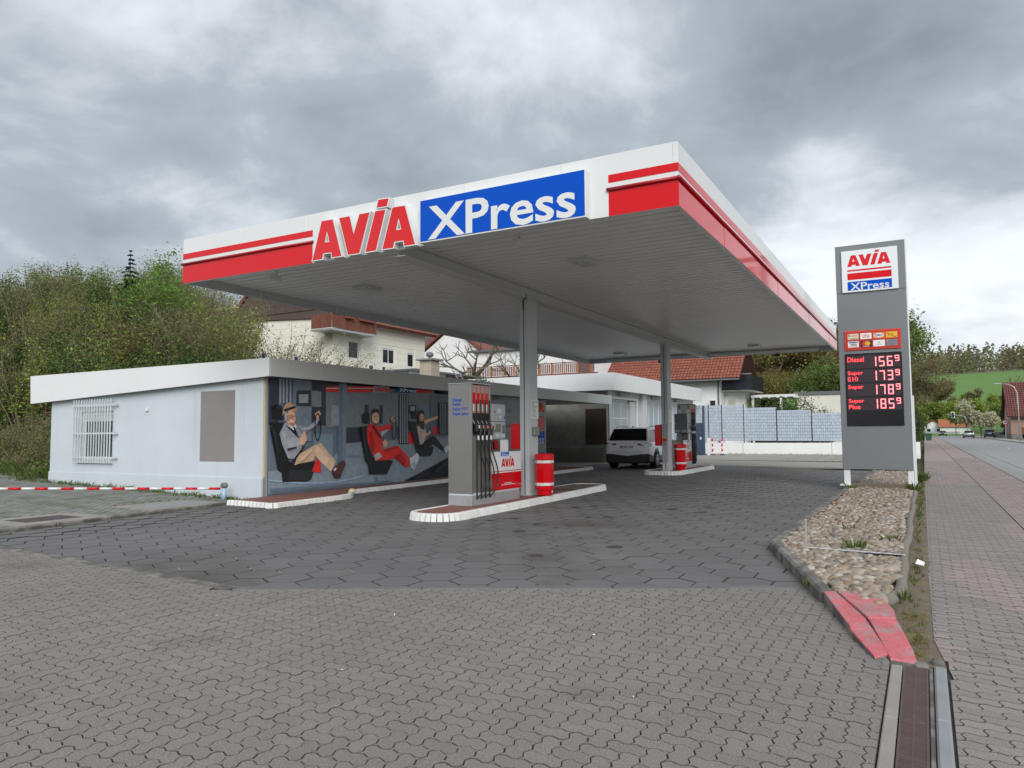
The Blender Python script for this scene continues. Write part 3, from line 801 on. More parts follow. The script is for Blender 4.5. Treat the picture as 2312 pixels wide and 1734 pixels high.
# ribbed soffit: one tray beside the next
PIT = .25; ns = int((CY1-CY0-2*T)/PIT)
q = MB(); xa, xb = CX0+T+.002, CX1-T-.002
q.v = [(xa, 0, .07), (xa, .006, 0), (xa, .20, 0), (xa, .206, .07), (xa, .2505, .07), (xb, 0, .07), (xb, .006, 0), (xb, .20, 0), (xb, .206, .07), (xb, .2505, .07)]
q.f = [(5, 6, 1, 0), (6, 7, 2, 1), (7, 8, 3, 2), (8, 9, 4, 3)]; q.m = [0]*4
me = q.mesh('soffit_tray', m_soffit)
for k in range(ns):
    o = bpy.data.objects.new('soffit_tray', me); o.location = (0, CY0+T+.02+k*PIT, SOF); link(o, can)
part('middle_beam', m_beam, can, [(-7.74, CY0+T+.01, 4.47, -7.46, CY1-T-.01, 4.485), (-7.61, CY0+T+.01, 4.485, -7.59, CY1-T-.01, SOF), (-7.74, CY0+T+.01, 4.70, -7.46, CY1-T-.01, 4.735)])
for y in (15.9, 22.4, 28.0): part('beam_joint', m_beam, can, [(-7.76, y, 4.46, -7.44, y+.3, 4.469)])
for k in range(8):
    y = CY0+1.9+k*2.45; part('stiffener', m_beam, can, [(CX0+T, y, CZ0+.006, CX0+T+.03, y+.06, SOF-.004)])
mb = MB(); mb.tube([(CX0+1.0, CY1-.35, 4.62), (CX1-.6, CY1-.35, 4.62)], .06, 10); mb.build('gutter_pipe', m_white, can, True)
# columns
def column(x0, x1, y0, y1, zb):
    mb = MB(); mb.box(x0, y0, zb, x1, y1, 4.47, ch=.006)
    o = mb.build('column', m_steelw, can)
    part('groove', m_greyd, o, [(x0+.10, y0-.002, zb+.02, x0+.125, y0+.0, 4.45)])
    part('edge_strip', m_steelw, o, [(x0+.13, y0-.010, zb+.02, x0+.155, y0, 4.45)])
    part('foot_plate', m_galv, o, [(x0-.04, y0-.04, zb-.01, x1+.04, y1+.04, zb+.012)], .004)
    return o
column(-7.73, -7.51, 14.30, 14.73, .155)
column(-7.72, -7.50, 24.30, 24.72, .215)
mb = MB(); mb.tube([(-7.62, 14.29, 4.2), (-7.60, 14.24, 4.4), (-7.5, 14.2, 4.46), (-7.44, 14.1, 4.5)], .012, 6); mb.build('cable', m_black, can)
# raised letters: white returns, red faces
AX = -9.313
for nm, L_ in zip(('letter', 'letter', 'letter', 'letter_dot', 'letter'), SIGN_ALL):
    L2 = [[(AX+x, 4.567+z) for x, z in lp] for lp in L_]
    vs, fs = shape2d(L2, .13, .018); mb = MB(); mb.v = [(x, CY0-.070+z, y) for x, y, z in vs]; mb.f = fs; mb.m = [0]*len(fs)
    lt = mb.build(nm, m_fwhite, can)
    vs, fs = shape2d(L2, .0); mb = MB(); mb.v = [(x, CY0-.139, y) for x, y, z in vs]; mb.f = fs; mb.m = [0]*len(fs)
    mb.build('red_face', m_letter, lt)
# blue box sign
bs_ = part('sign_box', m_fwhite, can, [(-6.985, CY0-.15, 4.56, -4.085, CY0-.004, 5.262)], .006)
part('blue_face', m_blue, bs_, [(-6.968, CY0-.156, 4.585, -4.10, CY0-.1502, 5.248)])
text('XPress', m_fwhite, bs_, 'y-', CY0-.160, -6.815, 4.588, -4.235, 5.128, bold=.018)
# lamps under the canopy
m_lens = mat('lamp lens', (.62, .63, .63), .3, var=.02)
for x, y, lb in ((-10.6, 12.6, 'flat ceiling lamp under the canopy by the red letters'), (-5.45, 12.65, 'flat ceiling lamp under the canopy behind the blue sign box'), (-10.7, 28.4, 'flat ceiling lamp near the canopy back edge above the white car'), (-5.45, 28.6, 'flat ceiling lamp near the canopy back edge towards the fence')):
    m_grey2 = mat('light grey housing', (.55, .56, .56), .4, var=.03); o = root('canopy_lamp', lb, 'lamp', (x, y, SOF), 'lamps under the canopy')
    part('housing', m_grey2, o, [(x-.2, y-.28, SOF-.08, x+.2, y+.28, SOF+.02)], .02)
    for d in (-.11, .0, .11): part('lens_bar', m_lens, o, [(x+d-.042, y-.25, SOF-.092, x+d+.042, y+.25, SOF-.079)])
for x, y, lb in ((-11.0, 10.35, 'small white camera under the canopy by the red corner stripes'), (-5.6, 10.4, 'small white camera under the canopy behind the blue sign')):
    o = root('camera_unit', lb, 'camera', (x, y, SOF))
    part('bracket', m_white, o, [(x-.02, y-.02, SOF-.12, x+.02, y+.02, SOF)]); part('housing', m_white, o, [(x-.05, y-.14, SOF-.22, x+.05, y+.12, SOF-.12)], .015)
for x, lb in ((-9.6, 'small dark floodlight at the canopy back edge above the red tiled roof'), (-4.9, 'small dark floodlight at the canopy back edge above the rusty trees')):
    o = root('floodlight', lb, 'lamp', (x, CY1-.25, 4.5), 'floodlights at the canopy back edge')
    part('housing', m_plastb, o, [(x-.09, CY1-.3, 4.42, x+.09, CY1-.15, 4.53)], .01); part('bracket', m_plastb, o, [(x-.02, CY1-.24, 4.53, x+.02, CY1-.2, 4.66)])

# ------------------------------------------------------------------ price sign
PY = 21.2
m_pyl = mat('grey sheet metal', (.20, .215, .225), .32, .25, var=.06, vs=.8, bump=.12, bs=1.6)
py = root('price_sign', 'tall grey price sign with red lit fuel prices and white logo panel', 'price sign', (-1.08, PY+.1, .05))
part('body', m_pyl, py, [(-1.895, PY, .51, -.268, PY+.22, 5.12), (-1.897, PY, 5.123, -.266, PY+.22, 6.385)], .006)
part('side_strip', m_white, py, [(-.264, PY+.02, .51, -.235, PY+.2, 6.38)])
for xa, xb in ((-1.874, -1.729), (-.40, -.264)):
    part('leg', m_white, py, [(xa, PY+.04, .12, xb, PY+.18, .509)], .004)
    part('foot_plate', m_white, py, [(xa-.10, PY-.08, .085, xb+.13, PY+.3, .12)], .006)
part('rear_post', m_white, py, [(-.26, PY+.5, .05, -.2, PY+.56, 2.4)])
lp = part('logo_panel', mat('logo panel white', (.72, .76, .78), .25, var=.02), py, [(-1.748, PY-.05, 5.124, -.431, PY-.002, 6.228)], .008)
c_ = PY-.053
sign_flat(m_letter, lp, 'y-', c_, -1.609, 5.805, -.592, 6.181)
mb = MB(); rect(mb, 'y-', c_, -1.612, 5.676, -.577, 5.717); rect(mb, 'y-', c_, -1.613, 5.453, -.577, 5.627); mb.build('red_bar', m_red, lp)
mb = MB(); rect(mb, 'y-', c_, -1.616, 5.172, -.577, 5.402); mb.build('blue_bar', m_blue, lp)
text('XPress', m_fwhite, lp, 'y-', c_-.003, -1.55, 5.173, -.64, 5.365, bold=.012)
# accepted cards
m_orange = mat('orange red panel', (.58, .045, .02), .35, var=.03)
cp = part('card_panel', m_orange, py, [(-1.745, PY-.03, 3.595, -.426, PY-.002, 4.11)], .01)
part('card_field', mat('deep red field', (.45, .02, .025), .4), cp, [(-1.70, PY-.034, 3.635, -.46, PY-.0302, 4.065)])
cc = PY-.038
cols = [(-1.661, -1.404), (-1.363, -1.097), (-1.065, -.795), (-.768, -.503)]
m_p = {k: mat('print '+k, c, .5, var=0) for k, c in dict(white=(.74, .74, .73), cream=(.62, .55, .42), navy=(.02, .05, .22), black=(.015, .015, .018), yellow=(.75, .42, .02), red=(.60, .02, .02), orange=(.70, .22, .02), grey=(.16, .18, .20), mid=(.35, .38, .40), ochre=(.7, .35, .02), brown=(.30, .12, .03)).items()}
bgs = [['cream', 'white', 'orange', 'yellow'], ['white', 'black', 'white', 'grey']]
for r_ in (0, 1):
    za, zb = ((3.878, 4.032), (3.672, 3.834))[r_]
    for k, (ua, ub) in enumerate(cols):
        mb = MB(); rect(mb, 'y-', cc, ua, za, ub, zb); cd = mb.build('card', m_p[bgs[r_][k]], cp)
        d = cc-.003
        if (r_, k) == (0, 0):
            mb = MB()
            for (a, b, e, f) in ((.05, .55, .2, .85), (.25, .08, .9, .2), (.25, .6, .8, .68)): rect(mb, 'y-', d, lerp(ua, ub, a), lerp(za, zb, b), lerp(ua, ub, e), lerp(za, zb, f))
            mb.build('print', m_p['brown'], cd)
        if (r_, k) == (0, 1): text('UTA', m_p['red'], cd, 'y-', d, lerp(ua, ub, .22), za+.03, lerp(ua, ub, .8), zb-.04, bold=.02)
        if (r_, k) == (0, 2):
            mb = MB(); mb.face([(lerp(ua, ub, .5+.42*math.cos(6.283*i/20)), d, lerp(za, zb, .5+.36*math.sin(6.283*i/20))) for i in range(20)]); mb.build('oval', m_p['white'], cd)
            text('DKV', m_p['navy'], cd, 'y-', d-.003, lerp(ua, ub, .2), za+.05, lerp(ua, ub, .82), zb-.05, bold=.03)
        if (r_, k) == (0, 3):
            mb = MB(); mb.tube([(lerp(ua, ub, a), d, lerp(za, zb, b)) for a, b in ((.1, .85), (.25, .75), (.2, .35), (.42, .72), (.4, .35), (.62, .65), (.58, .3), (.75, .18), (.95, .2))], .008, 5); mb.build('print', m_p['brown'], cd)
        if (r_, k) == (1, 0):
            mb = MB(); rect(mb, 'y-', d, ua+.02, zb-.04, ub-.02, zb-.015); mb.build('stripe', m_p['navy'], cd)
            mb = MB(); rect(mb, 'y-', d, ua+.02, za+.012, ub-.02, za+.03); mb.build('stripe', m_p['ochre'], cd)
            text('VISA', m_p['navy'], cd, 'y-', d, lerp(ua, ub, .2), za+.048, lerp(ua, ub, .85), zb-.055, bold=.03)
        if (r_, k) == (1, 1):
            for j, (cx_, mm) in enumerate(((.36, 'red'), (.62, 'ochre'))):
                mb = MB(); mb.face([(lerp(ua, ub, cx_)+.062*math.cos(6.283*i/20), d-.002*j, (za+zb)/2+.008+.062*math.sin(6.283*i/20)) for i in range(20)]); mb.build('circle', m_p[mm], cd)
            mb = MB(); rect(mb, 'y-', d, lerp(ua, ub, .2), za+.01, lerp(ua, ub, .8), za+.02); mb.build('stripe', m_p['white'], cd)
        if (r_, k) == (1, 2):
            mb = MB(); mb.face([(lerp(ua, ub, a), d, lerp(za, zb, b)) for a, b in ((.42, .5), (.58, .5), (.5, .85))]); rect(mb, 'y-', d, lerp(ua, ub, .28), lerp(za, zb, .27), lerp(ua, ub, .72), lerp(za, zb, .36)); mb.build('print', m_p['mid'], cd)
        if (r_, k) == (1, 3):
            mb = MB(); rect(mb, 'y-', d, lerp(ua, ub, .05), lerp(za, zb, .78), lerp(ua, ub, .2), lerp(za, zb, .9)); rect(mb, 'y-', d, lerp(ua, ub, .7), lerp(za, zb, .1), lerp(ua, ub, .93), lerp(za, zb, .17)); mb.build('print', m_p['mid'], cd)
# lit price display
m_disp = mat('black display glass', (.008, .007, .009), .12, var=0)
m_row = mat('display row', (.035, .022, .03), .35, var=.2, vs=9)
m_led = mat('red lit diode', (.3, .02, .02), .4, var=0, emit=(1.0, .05, .065), estr=1.3)
m_ledw = mat('bright lit diode', (.35, .05, .05), .4, var=0, emit=(1.0, .22, .24), estr=1.35)
dp = part('price_display', m_disp, py, [(-1.745, PY-.04, 1.633, -.427, PY-.002, 3.51)], .012)
SEG = {'0': 'abcdef', '1': 'bc', '2': 'abged', '3': 'abgcd', '4': 'fgbc', '5': 'afgcd', '6': 'afgedc', '7': 'abc', '8': 'abcdefg', '9': 'abcdfg'}
def digit(mb, d, u, v, w, h, t, c):
    B = {'a': (u, v+h-t, u+w, v+h), 'g': (u, v+h/2-t/2, u+w, v+h/2+t/2), 'd': (u, v, u+w, v+t), 'f': (u, v+h/2, u+t, v+h), 'b': (u+w-t, v+h/2, u+w, v+h), 'e': (u, v, u+t, v+h/2), 'c': (u+w-t, v, u+w, v+h/2)}
    for s_ in SEG[d]:
        a = B[s_]; g = .006; mb.box(a[0]+(g if s_ in 'agd' else 0), c-.006, a[1]+(g if s_ not in 'agd' else 0), a[2]-(g if s_ in 'agd' else 0), c-.001, a[3]-(g if s_ not in 'agd' else 0))
rows = [('Diesel', '', '156'), ('Super', 'E10', '173'), ('Super', '', '178'), ('Super', 'Plus', '185')]
for k, (a, b, num) in enumerate(rows):
    zt_ = 3.445-k*.362
    rw = part('price_row', m_row, dp, [(-1.705, PY-.044, zt_-.325, -.465, PY-.0402, zt_)])
    d = PY-.047
    text(a, m_led, rw, 'y-', d, -1.69, zt_-.155, -1.69+(.36 if a != 'Diesel' else .39), zt_-.03, bold=.004)
    if b: text(b, m_led, rw, 'y-', d, -1.69, zt_-.292, -1.69+(.235 if b == 'E10' else .27), zt_-.18, bold=.004)
    for i, c in enumerate(num): mb = MB(); digit(mb, c, -1.135+i*.185, zt_-.29, .125, .25, .026, d); mb.build('digit', m_ledw, rw)
    mb = MB(); digit(mb, '9', -.585, zt_-.175, .098, .15, .02, d); mb.build('digit', m_ledw, rw)

# ------------------------------------------------------------------ fuel pumps
m_pinkw = mat('pale red window', (.42, .22, .20), .3, var=.04)
m_gripr = mat('pale red grip', (.55, .20, .20), .45, var=.05)
def pump(xc, y0, dr_, z0, ys, label, front_txt, number):
    o = root('fuel_pump', label, 'fuel pump', (xc, y0+dr_*.9*ys, z0), 'fuel pumps on the islands')
    Y = lambda v: y0+dr_*v*ys
    def P(name, m, boxes, ch=0., parent=o): return part(name, m, parent, [(xc+a, Y(b), z0+c, xc+d, Y(e), z0+f) for a, b, c, d, e, f in boxes], ch)
    P('base', m_galv, [(-.26, 0, 0, .26, 1.91, .195)], .006)
    P('base_trim', m_steelw, [(-.255, .005, .195, .255, 1.9, .23)], .003)
    tw = P('tower', m_stain, [(-.20, .05, .23, .20, .69, 2.30)])
    P('end_panel', m_stain, [(-.26, 0, .231, .26, .05, 2.32)], .006, tw)
    P('end_panel', m_stain, [(-.26, .69, .231, .26, .73, 2.31)], .006, tw)
    P('top_cover', m_steelw, [(-.262, -.01, 2.321, .262, .74, 2.335)], .003, tw)
    for s_ in (-1, 1):
        for k in range(5): P('lane_divider', m_stain, [(.20*s_, .055+k*.156, .23, .252*s_, .063+k*.156, 2.30)], 0, tw)
        for k in range(4):
            ya = .066+k*.156; yb = ya+.142; yc = (ya+yb)/2
            P('header_window', m_pinkw, [(.2005*s_, ya, 1.76, .245*s_, yb, 2.295)], 0, tw)
            P('grade_panel', m_red, [(.2455*s_, ya+.008, 1.94, .2475*s_, yb-.03, 2.15)], 0, tw)
            P('grade_label', m_white, [(.2455*s_, ya+.03, 1.80, .2480*s_, ya+.075, 1.93)], 0, tw)
            P('nozzle_boot', m_plastb, [(.2005*s_, ya+.004, 1.35, .235*s_, yb-.004, 1.759)], 0, tw)
            x_ = xc+s_*.285
            mb = MB(); mb.tube([(xc+s_*.27, Y(yb-.02), z0+2.02), (xc+s_*.27, Y(yb-.02), z0+.12)], .014, 7); mb.build('riser_hose', m_black, o)
            # nozzle: spout, body, grip guard and swivel
            mb = MB(); mb.tube([(x_-s_*.05, Y(yc-.06), z0+1.64), (x_-s_*.02, Y(yc), z0+1.53)], .012, 6); nzz = mb.build('nozzle', m_galv, o)
            mb = MB(); mb.box(x_-.03, Y(yc-.03), z0+1.40, x_+.03, Y(yc+.07), z0+1.56, ch=.012); mb.tube([(x_, Y(yc+.06), z0+1.53), (x_+s_*.03, Y(yc+.13), z0+1.50), (x_+s_*.02, Y(yc+.10), z0+1.33)], .018, 6); mb.build('nozzle_body', m_plastb, nzz)
            P('nozzle_cap', m_gripr if k else m_white, [(x_-xc-.032, yc+.04, 1.46, x_-xc+.034, yc+.10, 1.53)], .01, nzz)
            P('swivel', m_white, [(x_-xc-.018, yc+.055, 1.24, x_-xc+.018, yc+.095, 1.33)], .008, nzz)
            w = .15
            mb = MB(); pth = []
            A = [(x_, yc+.075, 1.24), (x_+s_*.03, yc+.10, 1.0), (x_+s_*.07, yc+.20, .72), (x_+s_*.07, yc+.235, .50), (x_+s_*.06, yc+.19, .31), (x_+s_*.02, yc+.09, .19), (xc+s_*.27, yb-.02, .13)]
            for i in range(len(A)-1):
                p0, p1, p2, p3 = [Vector(A[min(max(i+j, 0), len(A)-1)]) for j in (-1, 0, 1, 2)]
                for t in (0, .25, .5, .75):
                    v = .5*((2*p1)+(p2-p0)*t+(2*p0-5*p1+4*p2-p3)*t*t+(3*p1-p0-3*p2+p3)*t**3); pth.append((v.x, Y(v.y), z0+v.z))
            pth.append((A[-1][0], Y(A[-1][1]), z0+A[-1][2])); mb.tube(pth, .0135, 8); mb.build('hose', m_black, o, True)
    # low cabinet
    cb = P('cabinet', m_stain, [(-.25, .75, .231, .25, 1.99, 1.0)], .008)
    for s_, pl in ((1, 'x+'),):
        P('white_panel', m_fwhite, [(.2505, .76, .615, .257, 1.985, .995)], 0, cb)
        P('red_stripe', m_red, [(.2505, .76, .598, .2575, 1.985, .614)], 0, cb)
        P('white_stripe', m_fwhite, [(.2505, .76, .575, .257, 1.985, .597)], 0, cb)
        P('red_panel', m_red, [(.2505, .76, .235, .257, 1.985, .574)], 0, cb)
        xs_ = xc+.2595
        u = lambda v: y0+dr_*v*ys
        c0 = (1.12, 1.45) if dr_ > 0 else (1.45, 1.12)
        mb = MB(); rect(mb, 'x+', xs_, u(c0[0]), z0+.905, u(c0[1]), z0+.985); mb.build('blue_mark', m_blue, cb)
        text('XPress', m_fwhite, cb, 'x+', xs_+.002, u(lerp(*c0, .08)), z0+.907, u(lerp(*c0, .92)), z0+.965, bold=.015)
        c1 = (1.14, 1.68) if dr_ > 0 else (1.68, 1.14)
        sign_flat(m_red, cb, 'x+', xs_, u(c1[0]), z0+.69, u(c1[1]), z0+.90)
        mb = MB(); rect(mb, 'x+', xs_, u(c1[0]+.12*dr_), z0+.355, u(c1[1]-.12*dr_), z0+.368); mb.build('small_print', m_fwhite, cb)
        mb = MB(); rect(mb, 'x+', xs_, u(c1[0]), z0+.325, u(c1[1]), z0+.338); mb.build('small_print', m_fwhite, cb)
    for v in (.86, 1.22): P('post', m_greyd, [(-.06, v, 1.001, -.02, v+.04, 1.25)])
    # terminal
    tm = P('terminal', m_grey, [(-.22, .79, 1.605, .255, 1.33, 1.955)], .012)
    P('terminal_base', m_grey, [(-.22, .79, 1.25, .255, 1.33, 1.60)], .012, tm)
    a, b = (lambda v: (.79+v*.54) if dr_ > 0 else (1.33-v*.54)), None
    def onface(name, m, v0, z0_, v1, z1_, d=.003): P(name, m, [(.2555, min(a(v0), a(v1)), z0_, .2555+d, max(a(v0), a(v1)), z1_)], 0, tm)
    onface('screen', mat('pale lcd', (.50, .56, .58), .2, var=.02), .40, 1.77, .66, 1.865)
    onface('display', mat('dark lcd', (.16, .165, .15), .15), .25, 1.395, .62, 1.555)
    onface('keypad', m_greyd, .74, 1.33, .94, 1.54); onface('card_slot', m_steelw, .25, 1.29, .48, 1.36, .008); onface('receipt_slot', m_steelw, .62, 1.29, .9, 1.36, .008)
    onface('sticker', m_white, .52, 1.68, .62, 1.72)
    for z_ in (1.42, 1.80): P('lock', m_plastb, [(.2555, min(a(.16), a(.22)), z_-.018, .26, max(a(.16), a(.22)), z_+.018)], 0, tm)
    text(number, m_blue, tm, 'x+', xc+.2575, u(a(.84)), z0+1.64, u(a(.96)), z0+1.74, bold=.02)
    ef = 1.335 if dr_ < 0 else None
    if dr_ < 0:
        P('rear_plate', m_greyd, [(-.215, 1.331, 1.61, .25, 1.336, 1.95)], 0, tm); P('rear_plate', m_greyd, [(-.215, 1.331, 1.255, .25, 1.336, 1.598)], 0, tm)
        P('notice', m_grey, [(-.19, 1.337, 1.29, -.03, 1.339, 1.37), (.06, 1.337, 1.29, .22, 1.339, 1.37)], 0, tm)
    P('notice_sheet', m_white, [(.258, 1.1 if dr_ > 0 else .95, 1.0, .262, 1.42 if dr_ > 0 else 1.2, 1.24)], 0, tm)
    return o, tw
p1, tw1 = pump(-7.74, 11.9, 1, .135, 1.0, 'steel fuel pump with blue grade list and terminal numbered four', None, '4')
for k, s_ in enumerate(('Diesel', 'Super', 'Super E10', 'Super plus')):
    text(s_, m_blue, tw1, 'y-', 11.896, -7.90, 2.115-k*.092, -7.90+(.20, .19, .335, .35)[k], 2.115-k*.092+(.066, .075, .075, .078)[k], bold=.012)
p2, tw2 = pump(-7.74, 27.66, -1, .215, .82, 'steel fuel pump behind red bin with its hoses towards the fence', None, '2')
for s_, ua, ub in (('1', -7.93, -7.88), ('2', -7.62, -7.54)): text(s_, m_plastb, tw2, 'y-', 27.058, ua, 2.38, ub, 2.49, bold=.01)
part('notice_sheet', m_white, tw2, [(-7.95, 27.050, 2.20, -7.85, 27.056, 2.33), (-7.66, 27.050, 2.20, -7.53, 27.056, 2.33)])

# ------------------------------------------------------------------ bins and column furniture
def bin_(x, y, z, label):
    o = root('waste_bin', label, 'bin', (x, y, z), 'red bins beside the canopy columns')
    def ring(prof, name, m):
        mb = MB(); n = 8; ids = []
        for r_, h in prof:
            i = len(mb.v)
            for k in range(n):
                a = R(22.5+45*k); mb.v.append((x+r_*1.08*math.cos(a)*.95, y+r_*1.08*math.sin(a)*1.05, z+h))
            ids.append(i)
        for a, b in zip(ids, ids[1:]):
            for k in range(n): q_ = (k+1) % n; mb.f.append((a+k, a+q_, b+q_, b+k)); mb.m.append(0)
        mb.f.append(tuple(ids[0]+k for k in range(n-1, -1, -1))); mb.f.append(tuple(ids[-1]+k for k in range(n))); mb.m += [0, 0]
        return mb.build(name, m, o)
    ring([(.165, 0), (.168, .11)], 'foot', m_red)
    ring([(.190, .112), (.195, .16), (.195, .74), (.190, .745)], 'body', m_red)
    ring([(.197, .205), (.197, .265)], 'white_stripe', m_fwhite); ring([(.197, .685), (.197, .742)], 'white_stripe', m_fwhite)
    ring([(.198, .748), (.200, .77), (.198, .86), (.180, .885)], 'lid', m_red)
    part('sticker', m_white, o, [(x+.155, y+.03, z+.05, x+.172, y+.06, z+.09)])
    return o
bin_(-7.22, 14.45, .175, 'red octagonal bin with white stripes at the column of pump four')
bin_(-7.30, 25.0, .22, 'red octagonal bin with white stripes beside the far pump and white car')
for (x, y, z, zt_, lb) in ((-7.86, 14.42, 1.16, 1.72, 'red metal dispenser box on column by the pump numbered four'), (-7.86, 24.42, 1.05, 1.76, 'red metal dispenser box on column beside the white car')):
    mb = MB(); mb.prism([(x-.11, y-.1, z), (x+.11, y-.1, z), (x+.11, y-.1, zt_+.01), (x-.11, y-.1, zt_-.02)], (0, .3, 0)); o = mb.build('dispenser_box', m_red, None, label=lb, cat='box')
    part('lid_lip', m_redd, o, [(x-.12, y-.112, zt_-.03, x+.12, y-.101, zt_-.018)])
o = root('notice_board', 'white printed notice sheet on the column above the red bin', 'notice', (-7.50, 14.57, 2))
part('sheet', m_white, o, [(-7.509, 14.41, 1.82, -7.497, 14.74, 2.235)], .002)
mb = MB(); rr = random.Random(2)
for k in range(15): rect(mb, 'x+', -7.4955, 14.44, 2.20-k*.024, 14.46+rr.uniform(.06, .24), 2.208-k*.024)
mb.build('print_line', m_greyd, o)
part('towel_box', m_stain, None, [(-7.509, 14.44, 1.45, -7.44, 14.68, 1.64)], .01, label='small steel glove dispenser on the column above the red bin', cat='dispenser')
o = root('service_panel', 'grey service panel with red sticker on the column beside the white car', 'panel', (-7.61, 24.29, 1.2))
part('plate', m_grey, o, [(-7.70, 24.285, .5, -7.52, 24.299, 1.78)], .003); part('sticker', m_red, o, [(-7.69, 24.280, 1.18, -7.56, 24.284, 1.30)]); part('label_strip', m_p['ochre'], o, [(-7.69, 24.280, 1.31, -7.56, 24.284, 1.35)]); part('tap', m_plastb, o, [(-7.63, 24.25, 1.09, -7.6, 24.284, 1.13)])
part('notice_sheet', m_white, None, [(-7.499, 24.42, 1.82, -7.488, 24.70, 2.25)], label='white notice sheet on the column beside the far pump', cat='notice')

# ------------------------------------------------------------------ station building
WX, WY = -13.0, 11.90
def wall_holes(mb, ax, c0, c1, u0, u1, z0, z1, holes, mi=0):
    us = sorted({u0, u1, *[h[0] for h in holes], *[h[1] for h in holes]}); zs = sorted({z0, z1, *[h[2] for h in holes], *[h[3] for h in holes]})
    for a, b in zip(us, us[1:]):
        for c, d in zip(zs, zs[1:]):
            if any(h[0] <= (a+b)/2 <= h[1] and h[2] <= (c+d)/2 <= h[3] for h in holes): continue
            if ax == 'y': mb.box(a, c0, c, b, c1, d, mi)
            else: mb.box(c0, a, c, c1, b, d, mi)
def window(parent, ax, c, out, u0, u1, z0, z1, bars=(), fw=.06, glass=None, fm=None, depth=.06):
    """frame and pane set in an opening; c is the outer wall face, out +1/-1 the side it faces"""
    f = MB(); B = (lambda a, d0, b, e, d1, g: f.box(a, d0, b, e, d1, g)) if ax == 'y' else (lambda a, d0, b, e, d1, g: f.box(d0, a, b, d1, e, g))
    d0, d1 = c-out*depth, c-out*(depth+.05)
    B(u0, d0, z0, u0+fw, d1, z1); B(u1-fw, d0, z0, u1, d1, z1); B(u0+fw, d0, z0, u1-fw, d1, z0+fw); B(u0+fw, d0, z1-fw, u1-fw, d1, z1)
    for kind, t in bars:
        if kind == 'v': q = lerp(u0, u1, t); B(q-fw*.4, d0-out*.002, z0+fw, q+fw*.4, d1, z1-fw)
        else: q = lerp(z0, z1, t); B(u0+fw, d0-out*.003, q-fw*.4, u1-fw, d1, q+fw*.4)
    o = f.build('window', fm or m_frame, parent)
    g = MB(); e0, e1 = c-out*(depth+.02), c-out*(depth+.03)
    if ax == 'y': g.box(u0+fw*.6, e0, z0+fw*.6, u1-fw*.6, e1, z1-fw*.6)
    else: g.box(e0, u0+fw*.6, z0+fw*.6, e1, u1-fw*.6, z1-fw*.6)
    g.build('pane', glass or m_glass, o); return o
bl = root('station_building', 'low flat roofed station building with pale blue end wall and deep white fascia', 'building', (-17, 18, 0.1))
mb = MB(); wall_holes(mb, 'y', WY, WY+.28, -21.3, WX, 0, 3.0, [(-19.93, -18.51, .85, 2.17)])
mb.box(WX-.28, WY+.28, -.1, WX, 26.2, 3.0); mb.box(-21.3, WY+.28, -.1, -21.02, 26.2, 3.0); mb.box(-21.02, 25.92, 0, WX-.28, 26.2, 3.0)
mb.build('wall', m_wall, bl)
part('plinth', m_wall, bl, [(-21.32, WY-.025, 0, WX-.01, WY-.001, .54)], .006)
part('roof', m_greyd, bl, [(-21.9, WY-.1, 3.0, WX+.3, 32.3, 3.12)])
# end fascia deepens away from the corner
mb = MB(); y_ = WY-.17
mb.prism([(-22.1, y_, 3.215), (-12.65, y_, 3.215), (-12.65, y_, 2.81), (-22.05, y_, 2.43)], (0, .06, 0)); mb.build('end_fascia', m_fwhite, bl)
mb = MB(); mb.prism([(-22.0, y_+.061, 2.48), (-12.7, y_+.061, 2.84), (-12.7, y_+.061, 2.80), (-22.0, y_+.061, 2.44)], (0, .15, 0)); mb.build('fascia_soffit', m_greyd, bl)
m_fasshade = mat('canopy shaded white fascia', (.62, .62, .61), .45, var=.03, vs=.8)  # canopy shade put into the colour of the white fascia panels below it
yy = [y_+.06, 13.35, 16.0, 18.7, 21.4, 24.1, 26.8, 29.6, 32.40]
for k, (a, b) in enumerate(zip(yy, yy[1:])): part('fascia_panel', m_fasshade if k < 7 else m_fwhite, bl, [(WX+.29, a+(.002 if k else .001), 2.81, WX+.35, b-.002, 3.22)], .003)
part('fascia_soffit', m_greyd, bl, [(WX+.002, WY, 2.82, WX+.285, 32.3, 2.85)])
part('corner_batten', m_wood, bl, [(WX+.002, WY+.02, .55, WX+.03, WY+.075, 2.80)], .004)
part('corner_trim', m_galv, bl, [(WX+.002, WY+.005, .1, WX+.02, WY+.08, .52)])
part('boarded_opening', m_patch, bl, [(-15.09, WY-.012, .90, -13.92, WY-.001, 2.55)], .003)
part('junction_box', m_white, bl, [(-17.13, WY-.05, 2.12, -17.04, WY-.001, 2.21)], .01)
wn_ = window(bl, 'y', WY, -1, -19.93, -18.51, .85, 2.17, fw=.11, depth=.08)
part('blind', mat('window blind', (.55, .56, .55), .6), wn_, [(-19.8, WY+.085, 1.9, -18.65, WY+.092, 2.05)])
gr = MB()
m_gril = mat('grille paint', (.56, .60, .62), .5, var=.04)
gl = root('window_grille', 'white welded bar grille in front of the small window on blue wall', 'grille', (-19.3, WY-.1, .8))
for k in range(15): x = -20.05+k*.115; part('bar', m_gril, gl, [(x-.012, WY-.125, .80, x+.012, WY-.10, 2.48)])
for z in (.95, 1.58, 2.32): part('cross_bar', m_gril, gl, [(-20.15, WY-.10, z-.02, -18.25, WY-.075, z+.02)])
for z in (.95, 1.58, 2.32):
    for x in (-20.13, -18.27): part('bracket', m_gril, gl, [(x-.02, WY-.08, z-.03, x+.02, WY-.001, z+.03)])
part('sill', m_wallw, wn_, [(-20.0, WY-.06, .80, -18.45, WY-.001, .845)])
